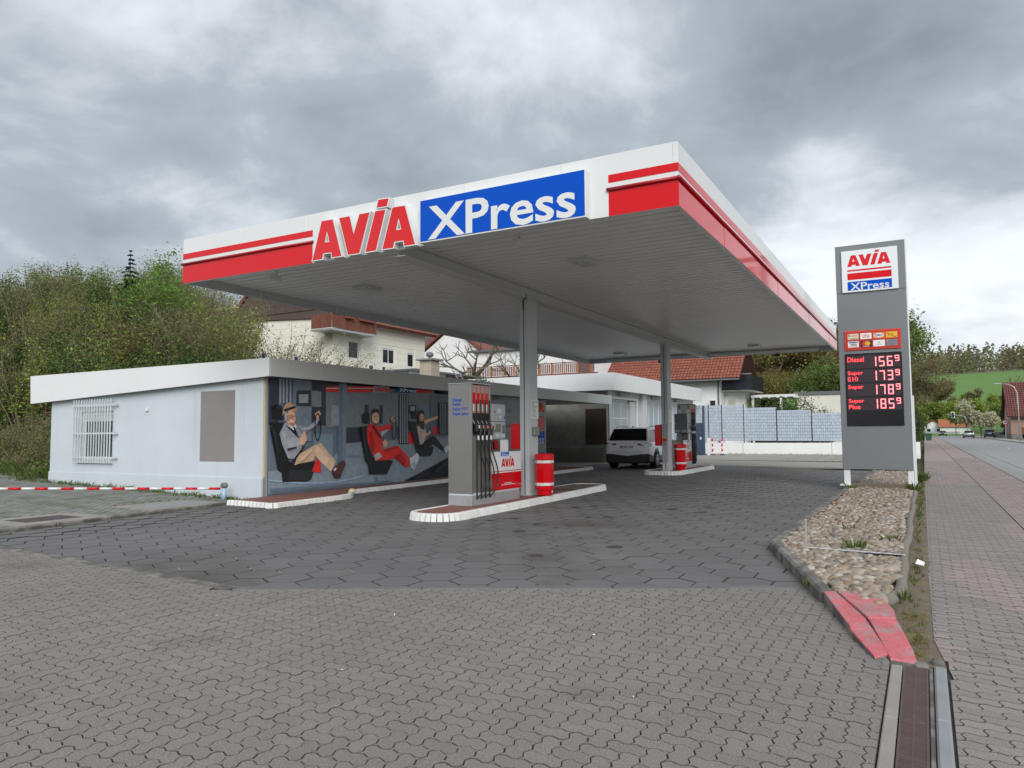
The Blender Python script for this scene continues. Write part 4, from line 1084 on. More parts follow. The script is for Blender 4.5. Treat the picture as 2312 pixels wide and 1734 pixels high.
# open bay beside the building, closed at the back by the garage wall
part('bay_post', m_white, bl, [(WX+.28, 32.05, .08, WX+.36, 32.15, 2.81)], .004)
mb = MB(); mb.box(-16.6, 26.25, .0, -16.4, 32.9, 2.8); mb.build('bay_side_wall', m_wallg, bl)
part('bay_ceiling', m_beam, bl, [(-16.4, 26.21, 2.86, -12.72, 32.3, 2.99)])
mb = MB(); mb.box(-16.4, 26.2, .0, -11.0, 33.1, .085); mb.build('bay_floor', m_conc, bl)

# printed banners on the long wall

ART = [
 ('stone', [(13.86,2.56),(18.31,2.73),(18.31,1.73),(13.87,1.68)]),
 ('dark', [(11.91,2.79),(12.3,2.82),(12.32,1.76),(11.93,1.76)]),
 ('slate2', [(12.75,2.83),(13.36,2.84),(13.38,1.35),(12.77,1.36)]),
 ('dark', [(13.36,2.84),(13.85,2.81),(13.87,1.75),(13.37,1.74)]),
 ('dark', [(13.85,2.81),(19.3,2.82),(19.3,2.73),(18.31,2.75),(18.31,2.85),(13.85,2.7)]),
 ('floor', [(11.94,0.67),(14.13,0.94),(14.62,1.28),(19.3,1.41),(19.3,0.74),(17.0,0.13),(11.93,0.09)]),
 ('dark', [(14.62,1.67),(15.18,1.67),(15.18,1.33),(14.62,1.27)]),
 ('red', [(13.85,2.7),(15.66,2.79),(15.66,2.63),(13.86,2.56)]),
 ('red', [(17.58,2.83),(18.31,2.85),(18.31,2.73),(17.58,2.71)]),
 ('white', [(13.85,2.66),(15.66,2.75),(15.66,2.73),(13.85,2.64)]),
 ('pale', [(15.66,2.8),(16.37,2.83),(16.37,2.66),(15.66,2.63)]),
 ('blue', [(16.65,2.82),(17.58,2.86),(17.58,2.7),(16.65,2.67)]),
 ('pillar', [(14.33,2.83),(14.62,2.83),(14.6,0.46),(14.27,0.47)]),
 ('slate2', [(14.47,2.82),(14.62,2.83),(14.6,0.46),(14.47,0.46)]),
 ('screen', [(13.35,2.58),(13.69,2.56),(13.7,2.18),(13.36,2.19)]),
 ('dark', [(12.87,2.55),(13.35,2.58),(13.36,2.19),(12.86,2.18)]),
 ('screen2', [(12.94,2.46),(13.25,2.48),(13.25,2.27),(12.95,2.26)]),
 ('counter', [(13.44,1.53),(14.12,1.52),(14.15,0.59),(13.46,0.61)]),
 ('pale2', [(14.05,2.24),(14.33,2.25),(14.33,1.74),(14.06,1.74)]),
 ('dark', [(15.33,2.29),(15.48,2.29),(15.48,1.79),(15.33,1.78)]),
 ('dark', [(15.93,2.3),(16.07,2.31),(16.07,1.79),(15.93,1.79)]),
 ('dark', [(16.76,2.63),(17.23,2.64),(17.24,1.21),(16.77,1.22)]),
 ('dark', [(17.24,2.34),(17.6,2.35),(17.6,2.09),(17.24,2.09)]),
 ('screen2', [(17.32,2.3),(17.53,2.31),(17.53,2.18),(17.32,2.17)]),
 ('slate2', [(17.71,2.35),(18.23,2.36),(18.23,2.0),(17.71,1.99)]),
 ('pillar', [(18.31,2.82),(18.54,2.82),(18.54,1.52),(18.31,1.52)]),
 ('red', [(17.22,1.54),(17.5,1.54),(17.5,1.22),(17.22,1.23)]),
 ('red', [(18.45,1.74),(18.72,1.75),(18.72,1.48),(18.45,1.48)]),
 ('dark', [(18.77,2.46),(19.23,2.47),(19.23,1.47),(18.77,1.48)]),
 ('black', [(17.01,0.13),(17.82,0.38),(19.28,0.78),(19.29,0.13),(18.09,0.14)]),
 ('pale2', [(12.32,2.81),(12.38,2.82),(12.39,2.23),(12.33,2.23)]),
 ('pale2', [(12.42,2.82),(12.48,2.82),(12.49,2.24),(12.43,2.24)]),
 ('pale2', [(12.52,2.82),(12.58,2.83),(12.59,2.24),(12.53,2.24)]),
 ('pale2', [(12.63,2.83),(12.69,2.83),(12.7,2.25),(12.64,2.24)]),
 ('pale2', [(16.82,2.62),(16.87,2.62),(16.88,1.25),(16.83,1.25)]),
 ('pale2', [(16.92,2.62),(16.97,2.62),(16.98,1.25),(16.93,1.25)]),
 ('pale2', [(17.02,2.63),(17.07,2.63),(17.08,1.24),(17.03,1.24)]),
 ('pale2', [(17.13,2.63),(17.18,2.63),(17.19,1.24),(17.14,1.24)]),
 ('pale2', [(18.84,2.44),(18.87,2.44),(18.87,1.5),(18.84,1.5)]),
 ('pale2', [(18.95,2.45),(18.99,2.45),(18.99,1.5),(18.95,1.5)]),
 ('pale2', [(19.07,2.45),(19.11,2.45),(19.11,1.5),(19.07,1.5)]),
 ('line', [(11.96,0.51),(12.76,0.41),(12.76,0.37),(11.96,0.47)]),
 ('line', [(12.76,0.41),(13.46,0.35),(13.46,0.31),(12.76,0.37)]),
 ('line', [(13.46,0.35),(14.21,0.34),(14.21,0.3),(13.46,0.31)]),
 ('line', [(14.21,0.34),(14.82,0.38),(14.82,0.34),(14.21,0.3)]),
 ('line', [(14.82,0.38),(15.26,0.44),(15.26,0.4),(14.82,0.34)]),
 ('line', [(15.26,0.44),(15.33,0.51),(15.33,0.47),(15.26,0.4)]),
 ('black', [(12.04,1.68),(12.4,1.74),(12.57,1.36),(12.63,0.91),(12.75,0.83),(12.45,0.62),(12.3,0.7),(12.2,1.1)]),
 ('black', [(12.08,2.13),(12.19,2.2),(12.39,2.17),(12.44,1.86),(12.12,1.87)]),
 ('black', [(11.95,1.79),(12.46,1.79),(12.45,1.71),(11.96,1.72)]),
 ('black', [(12.42,0.64),(12.75,0.83),(13.45,0.88),(13.53,0.77),(13.35,0.42),(13.21,0.39),(12.45,0.42)]),
 ('seatgrey', [(12.65,0.68),(13.4,0.66),(13.31,0.41),(12.62,0.46)]),
 ('red', [(13.38,0.62),(13.54,0.93),(13.69,0.82),(13.69,0.58)]),
 ('jacket', [(12.5,1.79),(12.87,1.73),(13.03,1.56),(13.04,1.2),(12.85,0.93),(12.61,0.96),(12.41,1.31),(12.34,1.54)]),
 ('jacket', [(12.9,1.73),(13.19,1.69),(13.44,1.82),(13.51,1.97),(13.66,1.92),(13.48,1.69),(13.08,1.53)]),
 ('jacket2', [(12.4,1.44),(13.01,1.43),(13.03,1.29),(12.71,1.17),(12.51,1.21)]),
 ('black', [(12.5,1.73),(12.73,1.64),(12.98,1.43),(12.93,1.43),(12.7,1.59)]),
 ('trousers', [(12.81,0.79),(12.92,1.03),(13.45,1.25),(13.68,1.31),(13.95,1.05),(14.21,0.84),(14.07,0.56),(13.64,0.87),(13.5,1.0),(13.42,0.87),(12.92,0.82)]),
 ('trousers2', [(13.45,1.21),(13.59,1.23),(13.9,0.97),(14.13,0.78),(14.07,0.56),(13.64,0.87),(13.5,1.0)]),
 ('black', [(13.14,1.23),(12.95,1.02),(12.68,0.76),(12.61,0.76),(12.88,1.03),(13.09,1.23)]),
 ('shoe', [(14.13,0.69),(14.52,0.86),(14.57,0.73),(14.35,0.42),(14.17,0.41),(14.04,0.59)]),
 ('skin', [(12.84,1.9),(12.82,1.82),(12.76,1.75),(12.68,1.73),(12.6,1.75),(12.54,1.81),(12.52,1.9),(12.54,1.99),(12.6,2.05),(12.68,2.08),(12.76,2.06),(12.82,1.99)]),
 ('hat', [(12.41,1.95),(12.46,2.16),(12.54,2.24),(12.66,2.26),(12.74,2.21),(12.87,2.1),(12.86,2.05),(12.56,2.06)]),
 ('black', [(12.46,2.1),(12.79,2.18),(12.84,2.14),(12.47,2.04)]),
 ('skin', [(13.46,2.02),(13.6,2.1),(13.67,2.01),(13.6,1.92),(13.48,1.91)]),
 ('skin', [(12.98,1.42),(13.11,1.62),(13.16,1.53),(13.21,1.4),(13.09,1.25),(13.0,1.29)]),
 ('white', [(12.64,1.84),(12.76,1.85),(12.75,1.81),(12.66,1.8)]),
 ('black', [(13.68,1.69),(13.67,1.54),(13.63,1.56),(13.63,1.69)]),
 ('black', [(13.67,1.54),(13.63,1.42),(13.61,1.45),(13.63,1.56)]),
 ('black', [(13.63,1.42),(13.59,1.35),(13.58,1.39),(13.61,1.45)]),
 ('black', [(13.59,1.35),(13.54,1.35),(13.54,1.39),(13.58,1.39)]),
 ('black', [(13.54,1.35),(13.49,1.42),(13.51,1.45),(13.54,1.39)]),
 ('black', [(13.49,1.42),(13.45,1.54),(13.49,1.56),(13.51,1.45)]),
 ('black', [(13.45,1.54),(13.44,1.69),(13.48,1.69),(13.49,1.56)]),
 ('black', [(13.44,1.69),(13.45,1.84),(13.48,1.83),(13.48,1.69)]),
 ('black', [(13.45,1.84),(13.48,1.96),(13.5,1.93),(13.48,1.83)]),
 ('black', [(13.48,1.96),(13.53,2.03),(13.53,1.99),(13.5,1.93)]),
 ('black', [(13.53,2.03),(13.58,2.03),(13.57,1.99),(13.53,1.99)]),
 ('black', [(13.58,2.03),(13.63,1.96),(13.6,1.93),(13.57,1.99)]),
 ('black', [(13.63,1.96),(13.66,1.84),(13.62,1.83),(13.6,1.93)]),
 ('black', [(13.66,1.84),(13.68,1.69),(13.63,1.69),(13.62,1.83)]),
 ('black', [(15.18,2.0),(15.31,2.09),(15.49,2.06),(15.49,1.79),(15.2,1.79)]),
 ('black', [(15.1,1.7),(15.4,1.73),(15.51,1.09),(15.72,0.83),(15.5,0.62),(15.3,0.82),(15.16,1.39)]),
 ('black', [(15.45,0.68),(15.67,0.83),(16.31,0.81),(16.5,0.76),(16.23,0.41),(15.47,0.44)]),
 ('red', [(15.38,1.67),(15.55,1.8),(15.89,1.7),(16.03,1.32),(16.01,1.08),(15.62,0.99),(15.42,1.3)]),
 ('red', [(15.84,1.69),(16.38,1.8),(16.43,1.66),(16.03,1.48)]),
 ('pale', [(15.96,1.58),(16.33,1.64),(15.99,1.43)]),
 ('red', [(15.62,1.01),(16.01,1.08),(16.7,1.19),(16.99,1.0),(17.26,0.79),(17.22,0.58),(17.05,0.57),(16.58,0.85),(16.31,0.8),(15.72,0.79)]),
 ('pale', [(15.67,0.95),(15.89,1.02),(16.03,0.9),(15.75,0.8)]),
 ('skin', [(15.89,1.95),(15.87,1.86),(15.81,1.79),(15.73,1.77),(15.66,1.79),(15.6,1.86),(15.58,1.95),(15.6,2.04),(15.66,2.1),(15.73,2.13),(15.81,2.11),(15.87,2.04)]),
 ('black', [(15.57,2.02),(15.58,2.16),(15.73,2.2),(15.86,2.17),(15.89,2.05),(15.75,2.1),(15.62,2.06)]),
 ('white', [(17.25,0.81),(17.64,0.96),(17.73,0.82),(17.47,0.46),(17.3,0.55)]),
 ('skin', [(16.04,1.29),(16.16,1.38),(16.25,1.27),(16.23,1.18),(16.08,1.14)]),
 ('skin', [(16.4,1.94),(16.52,2.01),(16.59,1.9),(16.45,1.81)]),
 ('white', [(15.66,1.87),(15.8,1.87),(15.76,1.83),(15.68,1.84)]),
 ('black', [(16.64,1.66),(16.63,1.52),(16.59,1.53),(16.6,1.66)]),
 ('black', [(16.63,1.52),(16.6,1.41),(16.57,1.43),(16.59,1.53)]),
 ('black', [(16.6,1.41),(16.55,1.35),(16.54,1.38),(16.57,1.43)]),
 ('black', [(16.55,1.35),(16.5,1.35),(16.51,1.38),(16.54,1.38)]),
 ('black', [(16.5,1.35),(16.45,1.41),(16.48,1.43),(16.51,1.38)]),
 ('black', [(16.45,1.41),(16.42,1.52),(16.46,1.53),(16.48,1.43)]),
 ('black', [(16.42,1.52),(16.41,1.66),(16.45,1.66),(16.46,1.53)]),
 ('black', [(16.41,1.66),(16.42,1.8),(16.45,1.78),(16.45,1.66)]),
 ('black', [(16.42,1.8),(16.45,1.91),(16.47,1.88),(16.45,1.78)]),
 ('black', [(16.45,1.91),(16.5,1.97),(16.5,1.94),(16.47,1.88)]),
 ('black', [(16.5,1.97),(16.55,1.97),(16.54,1.94),(16.5,1.94)]),
 ('black', [(16.55,1.97),(16.59,1.91),(16.57,1.88),(16.54,1.94)]),
 ('black', [(16.59,1.91),(16.63,1.8),(16.59,1.78),(16.57,1.88)]),
 ('black', [(16.63,1.8),(16.64,1.66),(16.6,1.66),(16.59,1.78)]),
 ('black', [(17.33,2.14),(17.55,2.18),(17.59,1.95),(17.35,1.94)]),
 ('black', [(17.18,1.89),(17.55,1.85),(17.73,1.23),(17.78,0.87),(17.58,0.99),(17.35,1.61)]),
 ('black', [(17.66,1.05),(18.43,1.13),(18.38,0.93),(18.26,0.84),(17.72,0.86)]),
 ('blouse', [(17.58,1.71),(17.82,1.77),(18.05,1.64),(18.01,1.39),(17.88,1.19),(17.74,1.2)]),
 ('skin', [(17.93,1.91),(18.62,2.05),(18.7,1.98),(17.98,1.8)]),
 ('skin', [(17.71,1.55),(18.15,1.54),(18.23,1.63),(18.3,1.53),(18.15,1.46),(17.82,1.41)]),
 ('hair', [(17.64,2.09),(17.67,2.19),(17.93,2.2),(17.96,2.06),(17.93,1.81),(17.97,1.61),(17.77,1.66),(17.64,1.85)]),
 ('skin', [(17.94,2.0),(17.92,1.94),(17.89,1.89),(17.83,1.87),(17.78,1.89),(17.74,1.93),(17.72,1.99),(17.74,2.05),(17.78,2.1),(17.83,2.12),(17.88,2.1),(17.92,2.06)]),
 ('black', [(17.66,2.09),(17.69,2.19),(17.87,2.21),(17.94,2.11)]),
 ('black', [(17.77,1.17),(18.37,1.45),(18.55,1.39),(19.01,1.05),(18.94,0.98),(18.45,1.21),(18.09,1.05),(17.82,1.04)]),
 ('white', [(18.97,1.05),(19.19,1.17),(19.25,1.04),(19.09,0.88)]),
 ('black', [(18.76,1.76),(18.75,1.65),(18.72,1.65),(18.73,1.76)]),
 ('black', [(18.75,1.65),(18.73,1.55),(18.71,1.57),(18.72,1.65)]),
 ('black', [(18.73,1.55),(18.7,1.5),(18.69,1.52),(18.71,1.57)]),
 ('black', [(18.7,1.5),(18.66,1.5),(18.67,1.52),(18.69,1.52)]),
 ('black', [(18.66,1.5),(18.63,1.55),(18.65,1.57),(18.67,1.52)]),
 ('black', [(18.63,1.55),(18.61,1.64),(18.64,1.65),(18.65,1.57)]),
 ('black', [(18.61,1.64),(18.61,1.76),(18.64,1.76),(18.64,1.65)]),
 ('black', [(18.61,1.76),(18.61,1.88),(18.64,1.87),(18.64,1.76)]),
 ('black', [(18.61,1.88),(18.63,1.97),(18.65,1.96),(18.64,1.87)]),
 ('black', [(18.63,1.97),(18.66,2.02),(18.67,2.0),(18.65,1.96)]),
 ('black', [(18.66,2.02),(18.7,2.03),(18.69,2.0),(18.67,2.0)]),
 ('black', [(18.7,2.03),(18.73,1.97),(18.71,1.96),(18.69,2.0)]),
 ('black', [(18.73,1.97),(18.75,1.88),(18.72,1.87),(18.71,1.96)]),
 ('black', [(18.75,1.88),(18.76,1.76),(18.73,1.76),(18.72,1.87)]),
 ('pale', [(12.45,1.99),(12.53,2.03),(12.52,1.84),(12.47,1.81)]),
 ('skin2', [(12.52,1.93),(12.56,1.94),(12.57,1.86),(12.53,1.86)]),
 ('black', [(12.59,1.96),(12.67,1.97),(12.67,1.92),(12.59,1.91)]),
 ('black', [(12.7,1.97),(12.8,1.98),(12.8,1.94),(12.7,1.93)]),
 ('skin', [(12.6,1.95),(12.66,1.96),(12.66,1.93),(12.6,1.92)]),
 ('skin', [(12.71,1.97),(12.79,1.98),(12.79,1.94),(12.71,1.94)]),
 ('skin2', [(12.69,1.93),(12.72,1.87),(12.68,1.86)]),
 ('skin2', [(12.56,1.77),(12.8,1.8),(12.75,1.73),(12.61,1.71)]),
 ('white', [(12.56,1.76),(12.72,1.69),(12.8,1.76),(12.84,1.7),(12.74,1.61),(12.6,1.69)]),
 ('black', [(12.72,1.69),(12.77,1.69),(12.87,1.51),(12.81,1.5)]),
 ('jacket2', [(12.37,1.56),(12.47,1.61),(12.54,1.26),(12.47,1.31)]),
 ('seatgrey', [(12.54,1.19),(12.84,1.23),(12.84,1.19),(12.57,1.14)]),
 ('jacket2', [(12.98,1.66),(13.22,1.67),(13.4,1.77),(13.44,1.73),(13.24,1.63),(13.01,1.61)]),
 ('trousers2', [(12.88,0.9),(13.3,1.14),(13.36,1.12),(12.99,0.86)]),
 ('shoe2', [(14.05,0.59),(14.21,0.48),(14.37,0.52),(14.35,0.42),(14.17,0.41)]),
 ('white', [(14.09,0.63),(14.17,0.68),(14.21,0.65),(14.13,0.59)]),
 ('seatgrey', [(12.08,1.64),(12.16,1.66),(12.29,1.09),(12.25,1.05)]),
 ('seatgrey', [(12.15,2.1),(12.21,2.17),(12.36,2.15),(12.37,2.11)]),
 ('hair', [(15.62,1.84),(15.71,1.79),(15.82,1.8),(15.87,1.88),(15.82,1.77),(15.69,1.76)]),
 ('skin2', [(15.73,1.95),(15.77,1.89),(15.72,1.88)]),
 ('black', [(15.64,1.98),(15.7,1.99),(15.7,1.97),(15.64,1.97)]),
 ('black', [(15.76,2.0),(15.82,2.0),(15.82,1.98),(15.76,1.98)]),
 ('red2', [(15.49,1.56),(15.57,1.61),(15.67,1.09),(15.58,1.06)]),
 ('red2', [(16.08,1.08),(16.65,1.16),(16.67,1.13),(16.13,1.02)]),
 ('red2', [(16.55,0.89),(16.84,0.97),(17.05,0.75),(17.0,0.63)]),
 ('black', [(15.57,1.74),(15.64,1.74),(15.96,1.41),(15.92,1.38)]),
 ('seatgrey', [(15.14,1.64),(15.22,1.67),(15.36,0.98),(15.3,0.93)]),
 ('pale', [(17.3,0.65),(17.45,0.74),(17.53,0.58),(17.45,0.48)]),
 ('skin2', [(17.83,1.98),(17.87,1.93),(17.82,1.93)]),
 ('black', [(17.76,2.02),(17.8,2.02),(17.8,2.01),(17.76,2.0)]),
 ('black', [(17.86,2.03),(17.91,2.03),(17.91,2.01),(17.86,2.01)]),
 ('seatgrey', [(17.24,1.8),(17.35,1.82),(17.58,1.17),(17.53,1.14)]),
 ('seatgrey', [(17.88,1.14),(18.43,1.35),(18.45,1.31),(17.93,1.09)]),
 ('pillar', [(11.93,0.23),(14.61,0.21),(16.97,0.13),(16.97,0.16),(14.61,0.26),(11.93,0.3)]),
 ('slate2', [(14.62,0.98),(15.27,0.97),(15.27,0.95),(14.62,0.95)]),
 ('counter', [(15.72,0.4),(16.27,0.4),(16.37,0.23),(15.81,0.23)]),
 ('slate2', [(12.99,2.72),(13.17,2.72),(13.17,2.71),(12.99,2.71)]),
 ('slate2', [(12.99,2.68),(13.17,2.68),(13.17,2.67),(12.99,2.67)]),
 ('seatgrey', [(17.35,0.24),(18.09,0.37),(18.2,0.33),(17.51,0.18)]),
 ('seatgrey', [(18.43,0.43),(19.0,0.62),(19.09,0.57),(18.54,0.36)]),
]
ACOL = dict(stone=S(118, 122, 126), dark=S(48, 53, 64), slate2=S(112, 125, 138), floor=S(126, 138, 148), red=S(225, 40, 36), white=S(205, 208, 210), pale=S(170, 176, 182), pale2=S(140, 148, 156), blue=S(22, 60, 130), pillar=S(92, 110, 128), screen=S(120, 126, 132), screen2=S(150, 155, 160), counter=S(112, 132, 146), black=S(22, 23, 27), seatgrey=S(40, 42, 46), line=S(140, 160, 184), jacket=S(150, 152, 163), jacket2=S(168, 170, 178), trousers=S(200, 170, 142), trousers2=S(215, 186, 158), shoe=S(84, 46, 44), skin=S(226, 168, 142), hat=S(188, 148, 112), blouse=S(186, 172, 164), hair=S(70, 50, 40), skin2=S(190, 128, 104), shoe2=S(60, 34, 32), red2=S(168, 26, 24))
BX = WX+.012
ban = root('printed_banner', 'large printed banner showing three people in car seats with steering wheels', 'banner', (BX, 16, .1))
def tarp(name, m, ya, yb, parent, amp=.02):
    mb = MB(); ny, nz_ = 90, 14
    for j in range(nz_+1):
        for i in range(ny+1):
            y = lerp(ya, yb, i/ny); t = j/nz_; z = lerp(gz(WX, y)+.09, 2.80, t)
            mb.v.append((BX+amp*(1-t)**4*(.5+.5*math.sin(y*5.1+math.sin(y*2.3)*2)), y, z))
    for j in range(nz_):
        for i in range(ny):
            a = j*(ny+1)+i; mb.f.append((a, a+1, a+ny+2, a+ny+1)); mb.m.append(0)
    return mb.build(name, m, parent, True)
tarp('sheet', mat('banner slate', S(112, 124, 138), .55, var=.08, vs=1.2, bump=.2, bs=6), 12.02, 19.45, ban)
amats = {k: mat('ink '+k, tuple(min(.85, q*1.25) for q in c), .5, var=.20, vs=7) for k, c in ACOL.items()}
names = list(amats); mb = MB()
for k, (c, P) in enumerate(ART):
    n = Vector((0, 0, 0)); V = [Vector((0, y, z)) for y, z in P]
    for i in range(len(V)): n += V[i].cross(V[(i+1) % len(V)])
    if n.x < 0: P = P[::-1]
    mb.face([(BX+.024+k*.0004, max(12.03, y), max(.17, z)) for y, z in P], names.index(c))
mb.build('print', [amats[k] for k in names], ban)
xl = BX+.024+len(ART)*.0004+.001
sign_flat(amats['red'], ban, 'x+', xl, 15.70, 2.665, 16.33, 2.79)
text('XPress', amats['white'], ban, 'x+', xl, 16.72, 2.705, 17.52, 2.80, bold=.02)
# texture of the printed stone wall and the grommets of the tarpaulin
mb = MB(); rr = random.Random(9)
for j in range(10):
    for i in range(26):
        if rr.random() < .6: y = 14.2+i*.155+rr.uniform(0, .05); z = 1.88+j*.075; mb.face([(BX+.0245, y, z), (BX+.0245, y+.10, z), (BX+.0245, y+.10, z+.035), (BX+.0245, y, z+.035)])
mb.build('printed_stone', amats['slate2'], ban)
ban2 = root('text_banner', 'grey printed banner with red and blue logo ending at the open bay', 'banner', (BX, 23, .1))
tarp('sheet', mat('banner grey', (.34, .345, .355), .55, var=.06, vs=1.5, bump=.2, bs=6), 19.47, 26.15, ban2)
xb = BX+.028
ink = mat('dark grey ink', (.09, .09, .1), .5, var=0)
for s_, a, b, c, d in (('n um ...', 21.75, 2.66, 22.8, 2.80), ('s vor.', 22.95, 2.26, 23.42, 2.37), ('r', 23.0, 2.05, 23.07, 2.13), ('nden.', 22.95, 1.72, 23.4, 1.84), ('anken', 25.45, .69, 26.0, .80)): text(s_, ink, ban2, 'x+', xb, a, b, c, d)
sign_flat(m_red, ban2, 'x+', xb, 24.2, 2.32, 26.0, 2.80)
mb = MB(); rect(mb, 'x+', xb, 24.2, 2.10, 26.0, 2.17); rect(mb, 'x+', xb, 24.2, 1.64, 26.0, 2.04); mb.build('red_bar', m_red, ban2)
mb = MB(); rect(mb, 'x+', xb, 24.2, 1.08, 26.0, 1.57); mb.build('blue_bar', m_blue, ban2)
text('XPress', m_fwhite, ban2, 'x+', xb+.002, 24.4, 1.085, 25.92, 1.42, bold=.012)
mb = MB(); mb.face([(xb, 22.2+.28*math.cos(R(a)), .95+.34*math.sin(R(a))) for a in range(0, 181, 15)]); mb.face([(xb, 21.85, 1.35), (xb, 21.98, 1.35), (xb, 22.2, .95), (xb, 22.1, .95)]); mb.build('print', amats['red'], ban2)

# chimney and odds and ends on the flat roof
o = root('chimney', 'squat beige block chimney with flat cap and ball on the flat roof', 'chimney', (-17.2, 24.3, 3.1))
part('shaft', mat('beige block', (.40, .345, .27), .85, var=.12, vs=4, bump=.3), o, [(-17.5, 24.0, 3.12, -16.95, 24.6, 4.42)], .01)
for z in (3.55, 3.98): part('joint_line', m_conc, o, [(-17.502, 23.998, z, -16.948, 24.602, z+.012)])
part('cap', m_conc, o, [(-17.62, 23.88, 4.421, -16.83, 24.72, 4.50)], .01)
mb = MB(); mb.lathe([(.05, 4.5), (.05, 4.56), (.13, 4.60), (.16, 4.68), (.12, 4.76), (.03, 4.79)], (-17.22, 24.3, 0), 12); mb.build('ball_cowl', m_greyd, o, True)
o = root('roof_ladder', 'light metal ladder lying on the flat roof beside the chimney', 'ladder', (-17, 26, 3.1))
for d in (0, .4): mb = MB(); mb.tube([(-16.7, 25.1+d, 4.15), (-16.4, 25.7+d, 3.16)], .022, 6); mb.build('rail', m_galv, o)
for k in range(5): t = .1+k*.2; mb = MB(); mb.tube([(lerp(-16.7, -16.4, t), lerp(25.1, 25.7, t), lerp(4.15, 3.16, t)), (lerp(-16.7, -16.4, t), lerp(25.5, 26.1, t), lerp(4.15, 3.16, t))], .014, 6); mb.build('rung', m_galv, o)
mb = MB(); mb.tube([(-17.3, 21.9, 3.9), (-17.2, 22.6, 3.45), (-17.0, 26.5, 3.42)], .03, 6); mb.build('roof_pipe', m_galv, None, label='thin bent metal pipe along the flat roof edge', cat='pipe')

# ------------------------------------------------------------------ garage
ga = root('garage_building', 'white flat roofed garage with deep white fascia and glazed workshop doors', 'garage', (-18, 40, .1))
GXW, GYW = -13.2, 33.1
m_gw = mat('pale grey render', (.50, .51, .51), .85, var=.07, vs=1.4, bump=.2)
doors = [(33.85, 37.2, .1, 3.15), (38.75, 42.2, .1, 3.18), (43.3, 46.4, .1, 3.18)]
mb = MB(); wall_holes(mb, 'x', GXW-.3, GXW, GYW+.25, 48.3, 0, 3.6, doors); mb.build('wall', m_gw, ga)
mb = MB(); mb.box(-24, GYW, 0, GXW, GYW+.25, 3.6); mb.box(-24, GYW+.25, 0, -23.7, 48.3, 3.6); mb.box(-23.7, 48.0, 0, GXW-.3, 48.3, 3.6); mb.build('rear_wall', m_wallg, ga)
part('roof', m_greyd, ga, [(-24.3, 32.8, 3.6, -12.75, 48.4, 3.7)])
part('fascia_front', m_fwhite, ga, [(-24.4, 32.66, 3.5, -12.72, 32.73, 4.33)], .006)
part('fascia_side', m_fwhite, ga, [(-12.72, 32.66, 3.5, -12.65, 48.5, 4.33)], .006)
part('fascia_soffit', m_beam, ga, [(-13.19, 32.75, 3.53, -12.73, 48.4, 3.56), (-24, 32.75, 3.53, -13.2, 33.09, 3.56)])
part('brown_board', m_rust, ga, [(-14.28, GYW-.03, .95, -13.22, GYW-.001, 2.66)])
part('wall_plinth', mat('ribbed plinth', (.235, .23, .205), .9, var=.12, bump=.5, bs=30), ga, [(-16.4, GYW-.05, .04, -13.3, GYW-.001, .58)])
for k in range(44): part('plinth_rib', MATS['ribbed plinth'], ga, [(-16.38+k*.07, GYW-.065, .06, -16.345+k*.07, GYW-.0505, .57)])
mb = MB(); mb.tube([(-16.4, GYW-.06, .81), (-13.4, GYW-.06, .83), (-13.4, GYW-.06, 1.0)], .02, 6); mb.build('water_pipe', m_galv, ga)
# sectional door: frame bars and panes
def glazed_door(y0, y1, z0, z1, cols, rows, x, nm):
    d = MB(); f = .055
    for c in cols: y = lerp(y0, y1, c); d.box(x, y-f/2, z0, x+.05, y+f/2, z1)
    for r_ in rows: z = lerp(z0, z1, r_); d.box(x+.003, y0, z-f/2, x+.047, y1, z+f/2)
    o = d.build('door', m_frame, ga)
    for a, b in zip(cols, cols[1:]):
        for c, e in zip(rows, rows[1:]): part('pane', m_glassl, o, [(x+.02, lerp(y0, y1, a)+f/2, lerp(z0, z1, c)+f/2, x+.028, lerp(y0, y1, b)-f/2, lerp(z0, z1, e)-f/2)])
    return o
glazed_door(33.87, 36.35, .12, 3.12, (0, .2, .62, 1), (0, .22, .45, .7, 1), GXW-.2, 'd1')
part('reveal_panel', m_gw, ga, [(GXW-.25, 36.45, .1, GXW-.02, 37.15, 3.1)])
glazed_door(38.78, 42.17, .12, 3.15, (0, .25, .5, .75, 1), (0, .18, .46, 1), GXW-.15, 'd2')
glazed_door(43.33, 46.37, .12, 3.15, (0, .25, .5, .75, 1), (0, .18, .46, 1), GXW-.15, 'd3')
part('pier', m_gw, ga, [(GXW, 37.85, .05, GXW+.18, 38.55, 3.52)], .01)
part('door_trim', m_frame, ga, [(GXW+.001, 33.7, 3.16, GXW+.05, 37.45, 3.26), (GXW+.001, 37.24, .1, GXW+.05, 37.4, 3.159)])
for y, lb in ((34.3, 'slim tube lamp over the half open sectional garage door'), (39.3, 'slim tube lamp over the folding door next to the garage pier'), (43.8, 'slim tube lamp over the folding door next to the blue gate')):
    o = root('tube_lamp', lb, 'lamp', (-13.1, y, 3.4), 'tube lamps over the garage doors')
    part('bracket', m_greyd, o, [(GXW+.001, y+.2, 3.33, GXW+.18, y+.28, 3.37)]); part('tube', mat('lamp tube', (.30, .30, .29), .5), o, [(GXW+.10, y, 3.37, GXW+.24, y+1.5, 3.46)], .02)
part('wall_camera', m_white, None, [(-13.199, 38.7, 3.3, -12.95, 38.82, 3.4)], .02, label='white wall camera on the garage pier', cat='camera')
